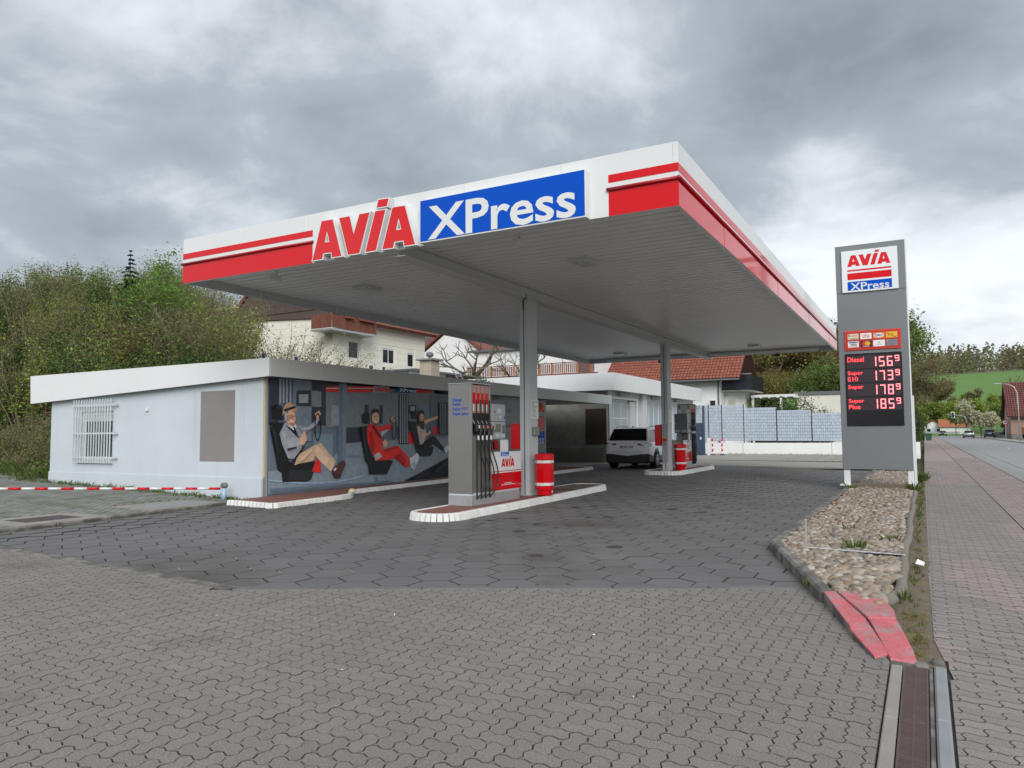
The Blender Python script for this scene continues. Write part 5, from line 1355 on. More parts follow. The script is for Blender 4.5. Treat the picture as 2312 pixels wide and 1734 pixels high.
# ------------------------------------------------------------------ cars
def loft(mb, secs, mi=0, capends=True):
    """secs: list of (y, [(x,z)...]) half sections from centre bottom to centre top, mirrored"""
    rings = []
    for y, P in secs:
        full = P+[(-x, z) for x, z in P[::-1] if x > 1e-6]
        i = len(mb.v); mb.v += [(x, y, z) for x, z in full]; rings.append((i, len(full)))
    for (a, n), (b, _) in zip(rings, rings[1:]):
        for k in range(n): q = (k+1) % n; mb.f.append((a+k, b+k, b+q, a+q)); mb.m.append(mi)
    if capends:
        a, n = rings[0]; mb.f.append(tuple(a+k for k in range(n))); b, n = rings[-1]; mb.f.append(tuple(b+k for k in range(n-1, -1, -1))); mb.m += [mi, mi]
m_tyre = mat('tyre rubber', (.015, .015, .016), .8, var=.1)
m_rim = mat('alloy rim', (.45, .46, .47), .3, .8, var=.03)
m_tail = mat('tail lamp red', (.16, .008, .01), .15, var=0, coat=1)
m_cglass = mat('car glass', (.004, .005, .006), .05, var=0, spec=.3)
m_headl = mat('headlight glass', (.6, .62, .65), .1, var=0, emit=(1, .97, .9), estr=1.2)
def car(label, paint, loc, rotz, plate=None, hs=1.0, group=None, lit=False, suv=True):
    o = root('parked_car' if not lit else 'moving_car', label, 'car', (0, 0, 0), group)
    def sec(w, zl, zt): return [(0, zl), (w-.08, zl), (w, zl+.14), (w+.005, lerp(zl, zt, .5)), (w, zt-.16), (w-.03, zt-.05), (w-.09, zt), (0, zt+.012)]
    st = [(0, .78, .44, .99), (.05, .86, .36, 1.03), (.35, .905, .30, 1.06), (1.0, .915, .28, 1.05), (2.2, .915, .28, 1.03), (3.1, .91, .28, 1.02), (3.5, .90, .30, .99), (4.05, .87, .33, .92), (4.3, .80, .38, .82), (4.38, .70, .44, .72)]
    mb = MB(); loft(mb, [(y, sec(w, a, b)) for y, w, a, b in st]); mb.build('body', paint, o, True)
    mb = MB(); loft(mb, [(y-.012 if k == 0 else y+(.012 if k == 9 else 0), [(0, .20+.05*(k in (0, 9))), (w-.05, .21+.05*(k in (0, 9))), (w+.012, .30), (w+.014, .50+.08*(k < 2)), (w-.04, .51+.08*(k < 2)), (0, .51)]) for k, (y, w, a, b) in enumerate(st)]); mb.build('lower_trim', m_plastb, o, False)
    cs = [(.09, .84, .81, 1.02, 1.04), (.27, .85, .75, 1.03, 1.32), (.46, .85, .70, 1.04, 1.545), (.62, .85, .69, 1.04, 1.585), (1.1, .85, .685, 1.04, 1.61), (1.9, .85, .68, 1.03, 1.61), (2.45, .84, .675, 1.02, 1.57), (3.3, .80, .74, 1.0, 1.02)]
    mb = MB(); loft(mb, [(y, [(0, zb), (wb, zb), (lerp(wb, wt, .9), lerp(zb, zt, .88)), (wt-.05, zt-.015), (wt-.16, zt), (0, zt+.015)]) for y, wb, wt, zb, zt in cs]); mb.build('cabin', paint, o, True)
    def side(y, t):
        for a, b in zip(cs, cs[1:]):
            if a[0] <= y <= b[0]:
                k = (y-a[0])/(b[0]-a[0]); wb, wt, zb, zt = [lerp(a[i], b[i], k) for i in range(1, 5)]; return lerp(wb, lerp(wb, wt, .9), t/.88), lerp(zb, zt, t)
    for s_ in (-1, 1):
        for ys_ in ((.50, .93), (.99, 1.78), (1.86, 2.62), (2.64, 2.95)):
            mb = MB(); rows_ = []
            for k in range(5):
                y = lerp(*ys_, k/4); r_ = []
                for t in (.10, .84): x, z = side(y, t); r_.append((s_*(x+.006), y, z))
                rows_.append(r_)
            for a, b in zip(rows_, rows_[1:]): mb.face([a[0], b[0], b[1], a[1]] if s_ > 0 else [a[1], b[1], b[0], a[0]])
            mb.build('side_window', m_cglass, o)
    # tailgate glass and windscreen
    mb = MB(); mb.face([(-.76, .082, 1.10), (.76, .082, 1.10), (.66, .392, 1.55), (-.66, .392, 1.55)]); mb.build('rear_window', m_cglass, o)
    for v in mb.v: pass
    mb = MB(); mb.face([(.66, 2.56, 1.53), (.74, 3.20, 1.075), (-.74, 3.20, 1.075), (-.66, 2.56, 1.53)][::-1]); mb.build('windscreen', m_cglass, o)
    for s_ in (-1, 1):
        mb = MB(); mb.prism([(s_*.40, -.006, .945), (s_*.62, -.006, .90), (s_*.90, .16, .86), (s_*.915, .3, .98), (s_*.80, .02, 1.0), (s_*.45, -.006, .985)], (0, -.02, 0)); mb.build('tail_lamp', m_tail, o)
        mb = MB(); mb.prism([(s_*.50, 4.30, .68), (s_*.80, 4.22, .70), (s_*.84, 4.1, .82), (s_*.52, 4.25, .80)], (0, .10, 0)); mb.build('headlight', m_headl if lit else m_rim, o)
        part('reflector', m_tail, o, [(s_*.50, -.016, .55, s_*.76, -.006, .58)])
        part('mirror', paint, o, [(s_*.93, 2.72, 1.0, s_*1.06, 2.84, 1.14)], .03)
        if suv:
            mb = MB(); mb.tube([(s_*.66, .75, 1.60), (s_*.66, .9, 1.645), (s_*.665, 2.1, 1.645), (s_*.66, 2.3, 1.60)], .018, 6); mb.build('roof_rail', m_greyd, o)
        for yw in (.86, 3.48):
            mb = MB(); mb.lathe([(.40, -.01), (.40, .006)], (s_*.917, yw, .40), 24, axis='x'); mb.build('wheel_arch', m_plastb, o)
            mb = MB(); mb.lathe([(.22, -.115), (.33, -.115), (.345, -.09), (.345, .09), (.33, .115), (.22, .115)], (s_*.835, yw, .345), 24, axis='x'); wh = mb.build('wheel', m_tyre, o, True)
            mb = MB(); mb.lathe([(.225, .10), (.225, .114), (.19, .118), (.19, .10)] if s_ > 0 else [(.19, -.10), (.19, -.118), (.225, -.114), (.225, -.10)], (s_*.835, yw, .345), 24, axis='x')
            for k in range(5):
                a = R(72*k+18); d = Vector((0, math.cos(a), math.sin(a))); n_ = Vector((0, -math.sin(a), math.cos(a)))*.028
                c0 = Vector((s_*.95, yw, .345)); mb.prism([c0+n_*.7, c0-n_*.7, c0+d*.20-n_, c0+d*.20+n_], (s_*.008, 0, 0))
            mb.build('rim', m_rim, wh)
    part('tailgate_line', m_greyd, o, [(-.62, -.008, .66, .62, -.002, .668)])
    pl = part('number_plate', m_white, o, [(-.26, -.030, .80, .26, -.012, .905)], .003)
    if plate:
        part('country_strip', m_blue, pl, [(-.255, -.0325, .805, -.205, -.0305, .90)])
        text(plate, m_plastb, pl, 'y-', -.0325, -.19, .82, .245, .888, bold=.01)
        text('S K O D A', m_rim, o, 'y-', -.008, -.33, .975, .33, 1.005, bold=.01)
    part('antenna', m_plastb, o, [(-.02, .72, 1.60, .02, .86, 1.66)], .015)
    mb = MB(); mb.tube([(-.55, .3, .27), (-.2, .35, .24), (.4, .32, .25)], .04, 6); mb.build('exhaust', m_plastb, o)
    o.scale = (1, 1, hs); o.location = loc; o.rotation_euler = (0, 0, rotz)
    return o
m_silver = mat('silver white car paint', (.86, .88, .90), .25, .0, var=.02, coat=.6)
car('white estate car parked beside the far pump island with its tail outward', m_silver, (-10.05, 27.25, gz(-10, 28)), R(1.5), 'FD:K 1164')
far = [('dark car driving towards the station with headlights lit', mat('dark grey paint', (.045, .05, .06), .25, .3, coat=.8), (4.4, 238, 0), R(180), .90, True), ('silver saloon parked along the road beyond the speed sign', mat('silver paint', (.42, .44, .46), .25, .5, coat=.8), (7.7, 172, 0), 0, .90, False), ('dark blue car parked by the pavement near the round traffic sign', mat('dark blue paint', (.03, .045, .09), .25, .3, coat=.8), (10.75, 166, .05), R(-3), 1.0, False)]
for lb, pm, loc, rz, hs, lit in far: car(lb, pm, loc, rz, None, hs, None, lit, False)

# ------------------------------------------------------------------ woven screen fence on a low white wall
FY = 48.4
fz = lambda z: z
m_strip = mat('pale blue plastic strip', (.42, .48, .56), .45, var=.05, vs=3, isl=.06)
m_post = mat('anthracite fence post', (.05, .055, .06), .5, var=.05)
fw = part('low_white_wall', m_wallw, None, [(-13.0, FY-.05, -.1, -.45, FY+.2, .80)], .01, label='low white rendered wall below the woven blue screen fence', cat='wall')
part('wall_joint', m_greyd, fw, [(-10.1, FY-.052, 0, -10.08, FY-.0505, .8), (-4.9, FY-.052, 0, -4.88, FY-.0505, .8)])
part('downpipe', m_white, fw, [(-2.4, FY-.10, 0, -2.34, FY-.051, .78)])
fe = root('screen_fence', 'tall fence panels woven with pale blue plastic strips and dark posts', 'fence', (-7, FY, .8))
posts = [(-13.1, 3.25), (-12.25, 3.25), (-11.40, 3.22), (-10.02, 3.22), (-8.02, 3.02), (-5.98, 2.82), (-3.95, 2.62), (-2.2, 2.62), (-.55, 2.62)]
SH = .19
strips = {}
def strip_mesh(w, ph):
    k = (round(w, 3), ph)
    if k not in strips:
        q = MB(); n = max(2, round(w/.125))
        for i in range(n):
            a, b = i*w/n, (i+1)*w/n; d = .012 if (i+ph) % 2 else -.012
            q.box(a+.004, d-.004, .004, b-.004, d+.004, SH-.006)
        strips[k] = q.mesh('woven_strip', m_strip)
    return strips[k]
for (xa, za), (xb_, zb_) in zip(posts, posts[1:]):
    part('post', m_post, fe, [(xa-.025, FY+.03, .80, xa+.025, FY+.08, max(za, 2.5)+.04)])
    nrow = int((zb_-.86)/SH); top = zb_
    for r_ in range(nrow):
        o = bpy.data.objects.new('woven_strip', strip_mesh(xb_-xa-.07, r_ % 2)); o.location = (xa+.035, FY+.055, top-(r_+1)*SH); link(o, fe)
        part('wire', m_post, fe, [(xa+.03, FY+.052, top-(r_+1)*SH-.005, xb_-.03, FY+.058, top-(r_+1)*SH+.005)]) if True else None
part('post', m_post, fe, [(-.575, FY+.03, .8, -.525, FY+.08, 2.66)])
for r_ in range(9):
    o = bpy.data.objects.new('woven_strip', strip_mesh(4.0, r_ % 2)); o.location = (-.50, FY+.1, 2.62-(r_+1)*SH); o.rotation_euler = (0, 0, R(90)); link(o, fe)
part('return_wall', m_wallw, fw, [(-.45, FY-.05, -.1, -.25, FY+4.2, .80)])
o = root('blue_gate', 'narrow dark blue steel gate between garage and woven fence', 'gate', (-12.1, 45, .1))
m_bg = mat('dark blue steel', (.045, .07, .11), .45, var=.06)
part('leaf', m_bg, o, [(-12.75, 45.0, .12, -11.75, 45.06, 2.05)]); 
for k in range(7): part('rail', m_bg, o, [(-12.77, 44.97, .25+k*.27, -11.73, 44.999, .31+k*.27)])
part('post', m_bg, o, [(-11.74, 44.95, .1, -11.62, 45.07, 3.1)]); part('handle', m_white, o, [(-11.9, 44.93, 1.05, -11.82, 44.97, 1.2)])
part('white_pillar', m_white, None, [(-11.5, 45.0, .08, -11.32, 45.2, 1.15)], .01, label='short white pillar beside the dark blue gate', cat='pillar')
for x, y in ((-11.2, 45.1), (-10.75, 45.6)):
    o = root('bollard', 'slim red and white striped bollard in front of the woven fence', 'bollard', (x, y, .1), 'striped bollards by the fence')
    for k in range(6): mb = MB(); mb.lathe([(.05, k*.155), (.05, (k+1)*.155)], (x, y, .16), 10); mb.build('red_band' if k % 2 else 'white_band', m_red if k % 2 else m_white, o, True)
    part('foot', m_plastb, o, [(x-.13, y-.13, .09, x+.13, y+.13, .16)], .03)

# red and white pole across the side yard, with its post
o = root('barrier_pole', 'thin red and white striped barrier pole across the side yard', 'barrier', (-17, 10, .5))
P0, P1 = Vector((-17.4, 7.55, .47)), Vector((-13.87, 11.50, .31)); n = 22
for k in range(n):
    a, b = P0.lerp(P1, k/n), P0.lerp(P1, (k+1)/n); mb = MB(); mb.tube([a, b], .027, 8); mb.build('red_band' if k % 2 else 'white_band', m_red if k % 2 else m_white, o, True)
o = root('barrier_post', 'short pale blue post with round grey head at the barrier pole end', 'post', (-13.85, 11.58, .05))
mb = MB(); mb.lathe([(.055, 0), (.055, .30)], (-13.85, 11.58, .02), 10); mb.build('tube', mat('pale blue pipe', (.33, .47, .62), .4), o, True)
mb = MB(); mb.lathe([(.03, -.05), (.08, -.02), (.085, .03), (.05, .08)], (-13.85, 11.58, .36), 10); mb.build('head', m_concd, o, True)

# ------------------------------------------------------------------ bank and hills
def bank_d(x, y): return .41*(x+22.8)+.91*(y-12.5)+.45*max(0, -28-x)
def hz(x, y):
    s_ = -x-1.15*y
    H = 3.3+4.1*sstep(-3, 8, s_)+.05*max(0, y-30)
    base = gz(x, min(y, 25))-.03 if x > -32 else .5
    return base+H*sstep(0, 9, bank_d(x, y))*sstep(-21.6, -23.6, x)+.25*mnoise.noise(Vector((x*.4, y*.4, 1)))*sstep(0, 4, bank_d(x, y))
mb = MB(); idx = {}
for i in range(-80, -21):
    for j in range(8, 80):
        if bank_d(i, j) < -2.6 or (i > -24 and j < 12): continue
        q = []
        for a, b in ((i, j), (i+1, j), (i+1, j+1), (i, j+1)):
            if (a, b) not in idx: idx[(a, b)] = len(mb.v); mb.v.append((a, b, hz(a, b)))
            q.append(idx[(a, b)])
        mb.f.append(tuple(q)); mb.m.append(0)
mb.build('hillside', m_soil, None, True, kind='structure')

LEAF = {}
def leafm(k, c, v=.32, tr=.38): LEAF[k] = mat('leaf '+k, tuple(q*1.15 for q in c), .6, var=.12, vs=.9, isl=v, trans=tr, spec=.3); return LEAF[k]
leafm('dark', (.045, .085, .022)); leafm('mid', (.12, .18, .035)); leafm('yellow', (.25, .29, .05)); leafm('olive', (.20, .225, .07)); leafm('brown', (.18, .125, .07)); leafm('redbrown', (.12, .045, .035)); leafm('bright', (.12, .24, .03)); leafm('blossom', (.46, .44, .33), .25); leafm('autumn', (.19, .105, .04), .5); leafm('conifer', (.022, .045, .028)); leafm('ivy', (.028, .065, .02)); leafm('drab', (.15, .155, .08)); leafm('twig', (.21, .17, .10))
m_twig = mat('twig', (.17, .135, .09), .9, var=.2, vs=5)
def leaf(mb, p, s, rr, mi=0):
    a = Vector((rr.gauss(0, 1), rr.gauss(0, 1), rr.gauss(0, .7))).normalized(); b = a.orthogonal().normalized()
    b = (b*math.cos(1)+a.cross(b)*math.sin(rr.uniform(0, 6.28))).normalized()
    a = a*s*rr.uniform(.7, 1.3); b = b*s*.55*rr.uniform(.7, 1.2)
    i = len(mb.v); mb.v += [tuple(p-a*.5), tuple(p+b*.5), tuple(p+a*.5), tuple(p-b*.5)]; mb.f.append((i, i+1, i+2, i+3)); mb.m.append(mi)
def shrub(seed, h, w, stems, leaves, ls, kinds, up=.7, lean=.25, spread=.35):
    """returns (stem mesh, leaf mesh) of one shrub standing at the origin"""
    rr = random.Random(seed); sm, lm = MB(), MB()
    for s_ in range(stems):
        a = rr.uniform(0, 6.283); r_ = w*.5*math.sqrt(rr.random())*.6
        p = Vector((r_*math.cos(a), r_*math.sin(a), -.2)); d = Vector((math.cos(a)*lean*rr.uniform(.2, 1.6), math.sin(a)*lean*rr.uniform(.2, 1.6), 1)).normalized()
        L = h*rr.uniform(.55, 1.0); pts_ = [p]; n = 5
        for k in range(n):
            d = (d+Vector((rr.gauss(0, .13), rr.gauss(0, .13), rr.gauss(0, .04)))).normalized(); p = p+d*L/n; pts_.append(p)
        sm.tube(pts_, [lerp(.022, .004, k/n)*h/3 for k in range(n+1)], 4, cap=False)
        subs = []
        for k in range(2, n+1):
            for _ in range(3):
                e = (Vector((rr.gauss(0, 1), rr.gauss(0, 1), rr.uniform(.1, .9)))).normalized(); q = pts_[k-1].lerp(pts_[k], rr.random()); q2 = q+e*rr.uniform(.2, .6)*h/4
                sm.tube([q, q2], [.007*h/3, .003], 3, cap=False); subs.append((q, q2))
        for _ in range(leaves//stems):
            if rr.random() < .6 and subs: q, q2 = rr.choice(subs); c = q.lerp(q2, rr.random())
            else: t = rr.uniform(1-up, 1)*n; k = min(n-1, int(t)); c = pts_[k].lerp(pts_[k+1], t-k)
            leaf(lm, c+Vector((rr.gauss(0, 1), rr.gauss(0, 1), rr.gauss(0, 1)))*spread*.5, ls*rr.uniform(.6, 1.4), rr, rr.choice(kinds[1]))
    return sm.mesh('stems', m_twig), lm.mesh('foliage', kinds[0])
PROTO = {}
def plant(kind, loc, scale, label, name='shrub', cat='shrub', group=None, rot=None, trunkname='stems', sxy=None):
    a, b = PROTO[kind]
    o = root(name, label, cat, (0, 0, 0), group)
    for nm, me in ((trunkname, a), ('foliage' if trunkname == 'stems' else 'crown', b)):
        if me is None: continue
        c = bpy.data.objects.new(nm, me); C.objects.link(c); c.parent = o
    o.location = loc; o.rotation_euler = (0, 0, RND.uniform(0, 6.28) if rot is None else rot); s_ = scale
    o.scale = (sxy or s_, sxy or s_, s_); return o
lm_ = LEAF
PROTO['dark'] = shrub(1, 3.6, 3.0, 14, 5200, .12, ([lm_['dark'], lm_['mid']], [0, 0, 0, 1]), .85, .35, .42)
PROTO['mid'] = shrub(2, 3.8, 2.6, 16, 4200, .11, ([lm_['mid'], lm_['olive'], lm_['dark']], [0, 0, 1, 2]), .8, .3, .38)
PROTO['twiggy'] = shrub(3, 4.2, 2.4, 26, 2400, .085, ([lm_['olive'], lm_['drab'], lm_['mid']], [0, 1, 1, 2]), .75, .2, .32)
PROTO['yellow'] = shrub(4, 4.0, 2.4, 18, 3600, .10, ([lm_['yellow'], lm_['mid'], lm_['olive']], [0, 0, 1, 2]), .8, .22, .35)
PROTO['redbrown'] = shrub(5, 3.4, 2.4, 16, 3200, .10, ([lm_['redbrown'], lm_['brown'], lm_['olive']], [0, 0, 1, 2]), .8, .3, .36)
PROTO['ivy'] = shrub(6, 2.6, 3.4, 14, 6000, .12, ([lm_['ivy'], lm_['dark'], lm_['mid'], lm_['brown']], [0, 0, 1, 2, 2, 3]), .95, .6, .45)
PROTO['bramble'] = shrub(7, 1.6, 2.6, 22, 1900, .09, ([lm_['brown'], lm_['drab'], lm_['mid']], [0, 1, 2]), .95, .8, .25)
PROTO['bright'] = shrub(8, 3.8, 3.0, 16, 5200, .13, ([lm_['bright'], lm_['yellow']], [0, 0, 1]), .85, .3, .4)
LBL = dict(dark='dense dark green shrub on the bank behind the station', mid='mid green leafy shrub on the bank behind the station', twiggy='twiggy olive shrub with few leaves on the bank behind the station', yellow='yellow green shrub with thin upright stems on the bank', redbrown='red brown leaved shrub on the bank near the canopy corner', ivy='low ivy covered mound of leaves on the bank', bramble='brown bramble tangle at the foot of the bank', bright='bright green leafy bush below the canopy corner')
rr = random.Random(21); cnt = 0
for i in range(46):
    for j in range(30):
        x = -64+i*.95*1.05+rr.uniform(-.5, .5); y = 12.5+j*1.25+rr.uniform(-.5, .5)
        d = bank_d(x, y); az = math.degrees(math.atan2(-x, y))
        if d < .4 or d > 13 or az < 49.3 or az > 68 or x > -23.0: continue
        if rr.random() > (.62 if d < 8 else .5): continue
        if -39.5 < x < -28.5 and y > 30: continue
        if d < 2.2: k = rr.choice(['bramble', 'bramble', 'ivy'])
        elif az > 62 and d < 7: k = rr.choice(['ivy', 'ivy', 'mid', 'twiggy', 'bramble'])
        elif az < 53.5: k = rr.choice(['redbrown', 'redbrown', 'yellow', 'twiggy', 'twiggy'])
        elif d > 8: k = rr.choice(['yellow', 'yellow', 'twiggy', 'mid', 'mid', 'bright'])
        else: k = rr.choice(['dark', 'mid', 'twiggy', 'twiggy', 'yellow', 'yellow', 'ivy'])
        sc_ = rr.uniform(.75, 1.1)*(1.0 if d < 5 else .88)
        plant(k, (x, y, hz(x, y)-.1), sc_, LBL[k], group='shrubs covering the bank'); cnt += 1
# low growth covering the bank soil
mb = MB(); rr = random.Random(4)
for _ in range(26000):
    a = R(rr.uniform(47, 67)); d_ = rr.uniform(24, 52); x, y = -math.sin(a)*d_, math.cos(a)*d_
    if bank_d(x, y) < -.3 or x > -22.6: continue
    leaf(mb, Vector((x, y, hz(x, y)+abs(rr.gauss(0, .18)))), rr.uniform(.1, .2), rr, rr.choice([0, 0, 1, 2, 2, 3]))
mb.build('undergrowth', [lm_['mid'], lm_['dark'], lm_['brown'], lm_['drab']], None, label='low ground cover of leaves and dead stems on the bank', cat='ground cover', kind='stuff')

# ------------------------------------------------------------------ trees
def limbs(mb, p, d, L, r_, depth, rr, tips, bend=.18, fork=3, up=.25, shrink=.68):
    pts_ = [p]; n = 4; rad = [r_]
    for k in range(n):
        d = (d+Vector((rr.gauss(0, bend), rr.gauss(0, bend), rr.gauss(0, bend*.6)+up*.08))).normalized(); p = p+d*L/n; pts_.append(p); rad.append(lerp(r_, r_*.6, (k+1)/n))
    mb.tube(pts_, rad, 6 if depth > 1 else 4, cap=False)
    if depth <= 0:
        tips += [(pts_[k], d) for k in (2, 3, 4)]; return
    for k in range(fork):
        q = pts_[-1] if k == 0 else pts_[rr.choice((2, 3, 4))]
        e = (d*(.9 if k == 0 else .45)+Vector((rr.gauss(0, .6), rr.gauss(0, .6), rr.gauss(.15, .35)+up))).normalized()
        limbs(mb, q, e, L*shrink*rr.uniform(.8, 1.2), r_*.58, depth-1, rr, tips, bend, fork, up, shrink)
    if depth == 1: tips.append((pts_[-1], d))
def broadleaf(seed, h, depth, leaves, ls, cl, kinds, fork=3, trunk=.28, up=.25, r0=.16, bark=None):
    rr = random.Random(seed); sm, lm, tips = MB(), MB(), []
    limbs(sm, Vector((0, 0, -.3)), Vector((0, 0, 1)), h*trunk, r0*h/10, depth, rr, tips, .14, fork, up)
    zt_ = max(t[0].z for t in tips); k_ = h/max(zt_, .1)
    sm.v = [(x*k_, y*k_, z*k_) for x, y, z in sm.v]
    tips = [t[0]*k_ for t in tips]
    for _ in range(leaves):
        leaf(lm, rr.choice(tips)+Vector((rr.gauss(0, 1), rr.gauss(0, 1), rr.gauss(0, .8)))*cl, ls*rr.uniform(.6, 1.4), rr, rr.choice(kinds[1]))
    return sm.mesh('trunk', bark or m_bark), lm.mesh('crown', kinds[0])
def conifer(seed, h, w, n=2600, ls=.3, m='conifer', top=.04):
    rr = random.Random(seed); sm, lm = MB(), MB(); sm.tube([(0, 0, -.3), (0, 0, h*.98)], [h*.018, .02], 6)
    tiers = int(h*3.2)
    for t in range(tiers):
        z = lerp(h*.08, h*.985, t/(tiers-1)); rad = w*.5*(1-(z/h)**1.15)+top; nb = 7
        for b in range(nb):
            a = rr.uniform(0, 6.28); L = rad*rr.uniform(.7, 1.15); tip = Vector((math.cos(a)*L, math.sin(a)*L, z-L*.28+.1)); base = Vector((0, 0, z+.1))
            sm.tube([base, tip], [.02, .006], 3, cap=False)
            for _ in range(max(3, n//(tiers*nb))):
                q = base.lerp(tip, math.sqrt(rr.random())); leaf(lm, q+Vector((rr.gauss(0, .1), rr.gauss(0, .1), rr.gauss(-.06, .1)))*max(.2, L*.5), ls*rr.uniform(.6, 1.3)*min(1, .3+L/w*1.6), rr)
    return sm.mesh('trunk', m_bark), lm.mesh('crown', [lm_[m]])
def tree(kind, loc, scale, label, group=None, name='tree', cat='tree', sxy=None, rot=None): return plant(kind, loc, scale, label, name, cat, group, rot, 'trunk', sxy)
PROTO['brownwood'] = broadleaf(31, 10, 4, 14000, .19, .42, ([lm_['autumn'], lm_['olive'], lm_['brown'], lm_['yellow']], [0, 0, 1, 1, 2, 3]))
PROTO['greenwood'] = broadleaf(32, 10, 4, 13000, .20, .45, ([lm_['mid'], lm_['olive'], lm_['dark']], [0, 0, 1, 2]))
PROTO['spring'] = broadleaf(33, 10, 4, 7000, .30, .5, ([lm_['yellow'], lm_['bright'], lm_['mid']], [0, 0, 1, 2]))
PROTO['budding'] = broadleaf(47, 11, 5, 24000, .15, .42, ([lm_['brown'], lm_['drab'], lm_['twig'], lm_['olive']], [0, 0, 1, 2, 3]), 3, .26, .3, .11)
PROTO['bare'] = broadleaf(35, 5, 4, 160, .08, .1, ([lm_['brown']], [0]), 3, .24, .16, .2)
PROTO['flowering'] = broadleaf(36, 8, 4, 7000, .24, .42, ([lm_['blossom'], lm_['olive']], [0, 0, 0, 1]), 3, .25, .15)
PROTO['farspring'] = broadleaf(41, 10, 4, 7000, .62, .6, ([lm_['yellow'], lm_['bright'], lm_['mid']], [0, 0, 1, 2]))
PROTO['fargreen'] = broadleaf(42, 10, 4, 7000, .62, .6, ([lm_['mid'], lm_['olive'], lm_['yellow']], [0, 0, 1, 2]))
PROTO['farbrown'] = broadleaf(43, 10, 4, 6000, .5, .55, ([lm_['brown'], lm_['olive'], lm_['drab'], lm_['autumn']], [0, 1, 2, 2, 3]))
PROTO['farflower'] = broadleaf(44, 8, 4, 6000, .42, .5, ([lm_['blossom'], lm_['olive']], [0, 0, 0, 1]), 3, .25, .15)
PROTO['conifer'] = conifer(37, 9, 4.8, 8000, .30)
PROTO['cypress'] = conifer(38, 10, 2.6, 7000, .34)
PROTO['young'] = broadleaf(39, 5.5, 3, 2600, .13, .3, ([lm_['bright'], lm_['mid']], [0, 0, 1]), 3, .25, .35, .10)
tree('conifer', (-33.5, 22.2, 4.6), .66, 'dark pointed fir rising above the bank shrubs', name='fir_tree')
tree('conifer', (-44, 25.2, 8.0), .42, 'small dark fir among bare twigs on top of the bank', name='fir_tree')
tree('conifer', (-42.5, 24.6, 7.6), .38, 'smaller fir beside another fir on the bank crest', name='fir_tree')
tree('conifer', (-56, 27.5, 8.2), .45, 'dark fir showing its tip above the ivy mound', name='fir_tree')
tree('young', (-25.2, 18.6, 3.6), .92, 'slender young tree with fresh green leaves beside the canopy corner', name='young_tree')
plant('bright', (-30.0, 23.4, 5.0), .75, 'large bright green bush below the canopy corner beside the brown gable')
plant('redbrown', (-25.4, 17.6, 3.4), .95, 'red brown shrub between young tree and bright green bush')
# hedge and climber behind the flat roof
PROTO['hedge'] = shrub(51, 1.3, 2.4, 14, 3600, .085, ([lm_['dark'], lm_['ivy'], lm_['mid']], [0, 0, 0, 1, 1, 2]), .95, .6, .35)
for k in range(9):
    y = 17.6+k*1.15; plant('hedge', (-22.9, y, 3.35+.02*k), 1.0, 'dense dark green hedge plant behind the edge of the flat roof', 'hedge_plant', 'hedge', 'hedge plants behind the flat roof')
PROTO['tangle'] = shrub(52, 3.4, 4.2, 30, 1900, .085, ([lm_['twig'], lm_['olive'], lm_['drab']], [0, 0, 1, 2]), .8, .75, .3)
for x, y, s_ in ((-25.0, 22.6, .95), (-25.4, 25.0, 1.05), (-26.2, 27.2, .95)): plant('tangle', (x, y, 3.6), s_, 'tangled brown climbing shrub in front of the cream house', 'climbing_shrub', 'shrub', 'tangled climbers before the cream house')
plant('yellow', (-23.2, 28.6, 3.3), .40, 'low yellow green plant at the back of the flat roof'); plant('hedge', (-23.0, 30.0, 3.4), .75, 'small green bush by the roof chimney'); plant('hedge', (-16.6, 27.2, 3.1), .8, 'ivy clump growing on the roof beside the ladder', 'ivy_clump', 'ivy')
o = root('blue_railing', 'dark blue garden railing posts among the hedge behind the roof', 'railing', (-23.4, 24, 3.4))
for y in (21.4, 23.2, 28.1, 29.1, 31.0): part('post', m_bg, o, [(-23.5, y, 3.3, -23.4, y+.1, 4.85)])
part('rail', m_bg, o, [(-23.47, 21.0, 4.55, -23.43, 31.2, 4.62)])

# ------------------------------------------------------------------ houses
def siding(mb, ax, c, out, u0, u1, z0, z1, step, holes=()):
    z = z0
    while z < z1-.02:
        t = min(z+step, z1); d = .03
        us = [u0, u1]
        segs = [(u0, u1)]
        for h in holes:
            if h[2] < t-.001 and h[3] > z+.001:
                ns_ = []
                for a, b in segs:
                    if h[0] > a: ns_.append((a, min(b, h[0])))
                    if h[1] < b: ns_.append((max(a, h[1]), b))
                segs = [q for q in ns_ if q[1]-q[0] > .01]
        for a, b in segs:
            if ax == 'x': mb.box(c, a, z+.012, c+out*d, b, t)
            else: mb.box(a, c, z+.012, b, c+out*d, t)
        z = t
def roof_tiles(parent, p00, p10, p01, n_u, n_v, m, name='roof_tile', th=.05):
    """rows of overlapping tiles over the slope p00->p10 (along eave), p00->p01 (up); each course a piece"""
    p00, p10, p01 = Vector(p00), Vector(p10), Vector(p01); eu, ev = (p10-p00)/n_u, (p01-p00)/n_v; nn = eu.cross(ev).normalized()
    if nn.z < 0: nn = -nn
    q = MB()
    for i in range(n_u):
        a = eu*i; k = [a+eu*.02, a+eu*.25+nn*th*1.1, a+eu*.6+nn*th*.9, a+eu*.98+nn*th*.1]
        for j in range(3):
            lo, hi = k[j], k[j+1]
            q.face([lo+nn*th, hi+nn*th, hi+ev*1.12, lo+ev*1.12]); q.face([lo, hi, hi+nn*th, lo+nn*th])
    me = q.mesh(name, m)
    for j in range(n_v):
        o = bpy.data.objects.new(name, me); o.location = p00+ev*j; link(o, parent)
        if parent.type == 'EMPTY': o.matrix_parent_inverse = Matrix.Translation(-parent.location)
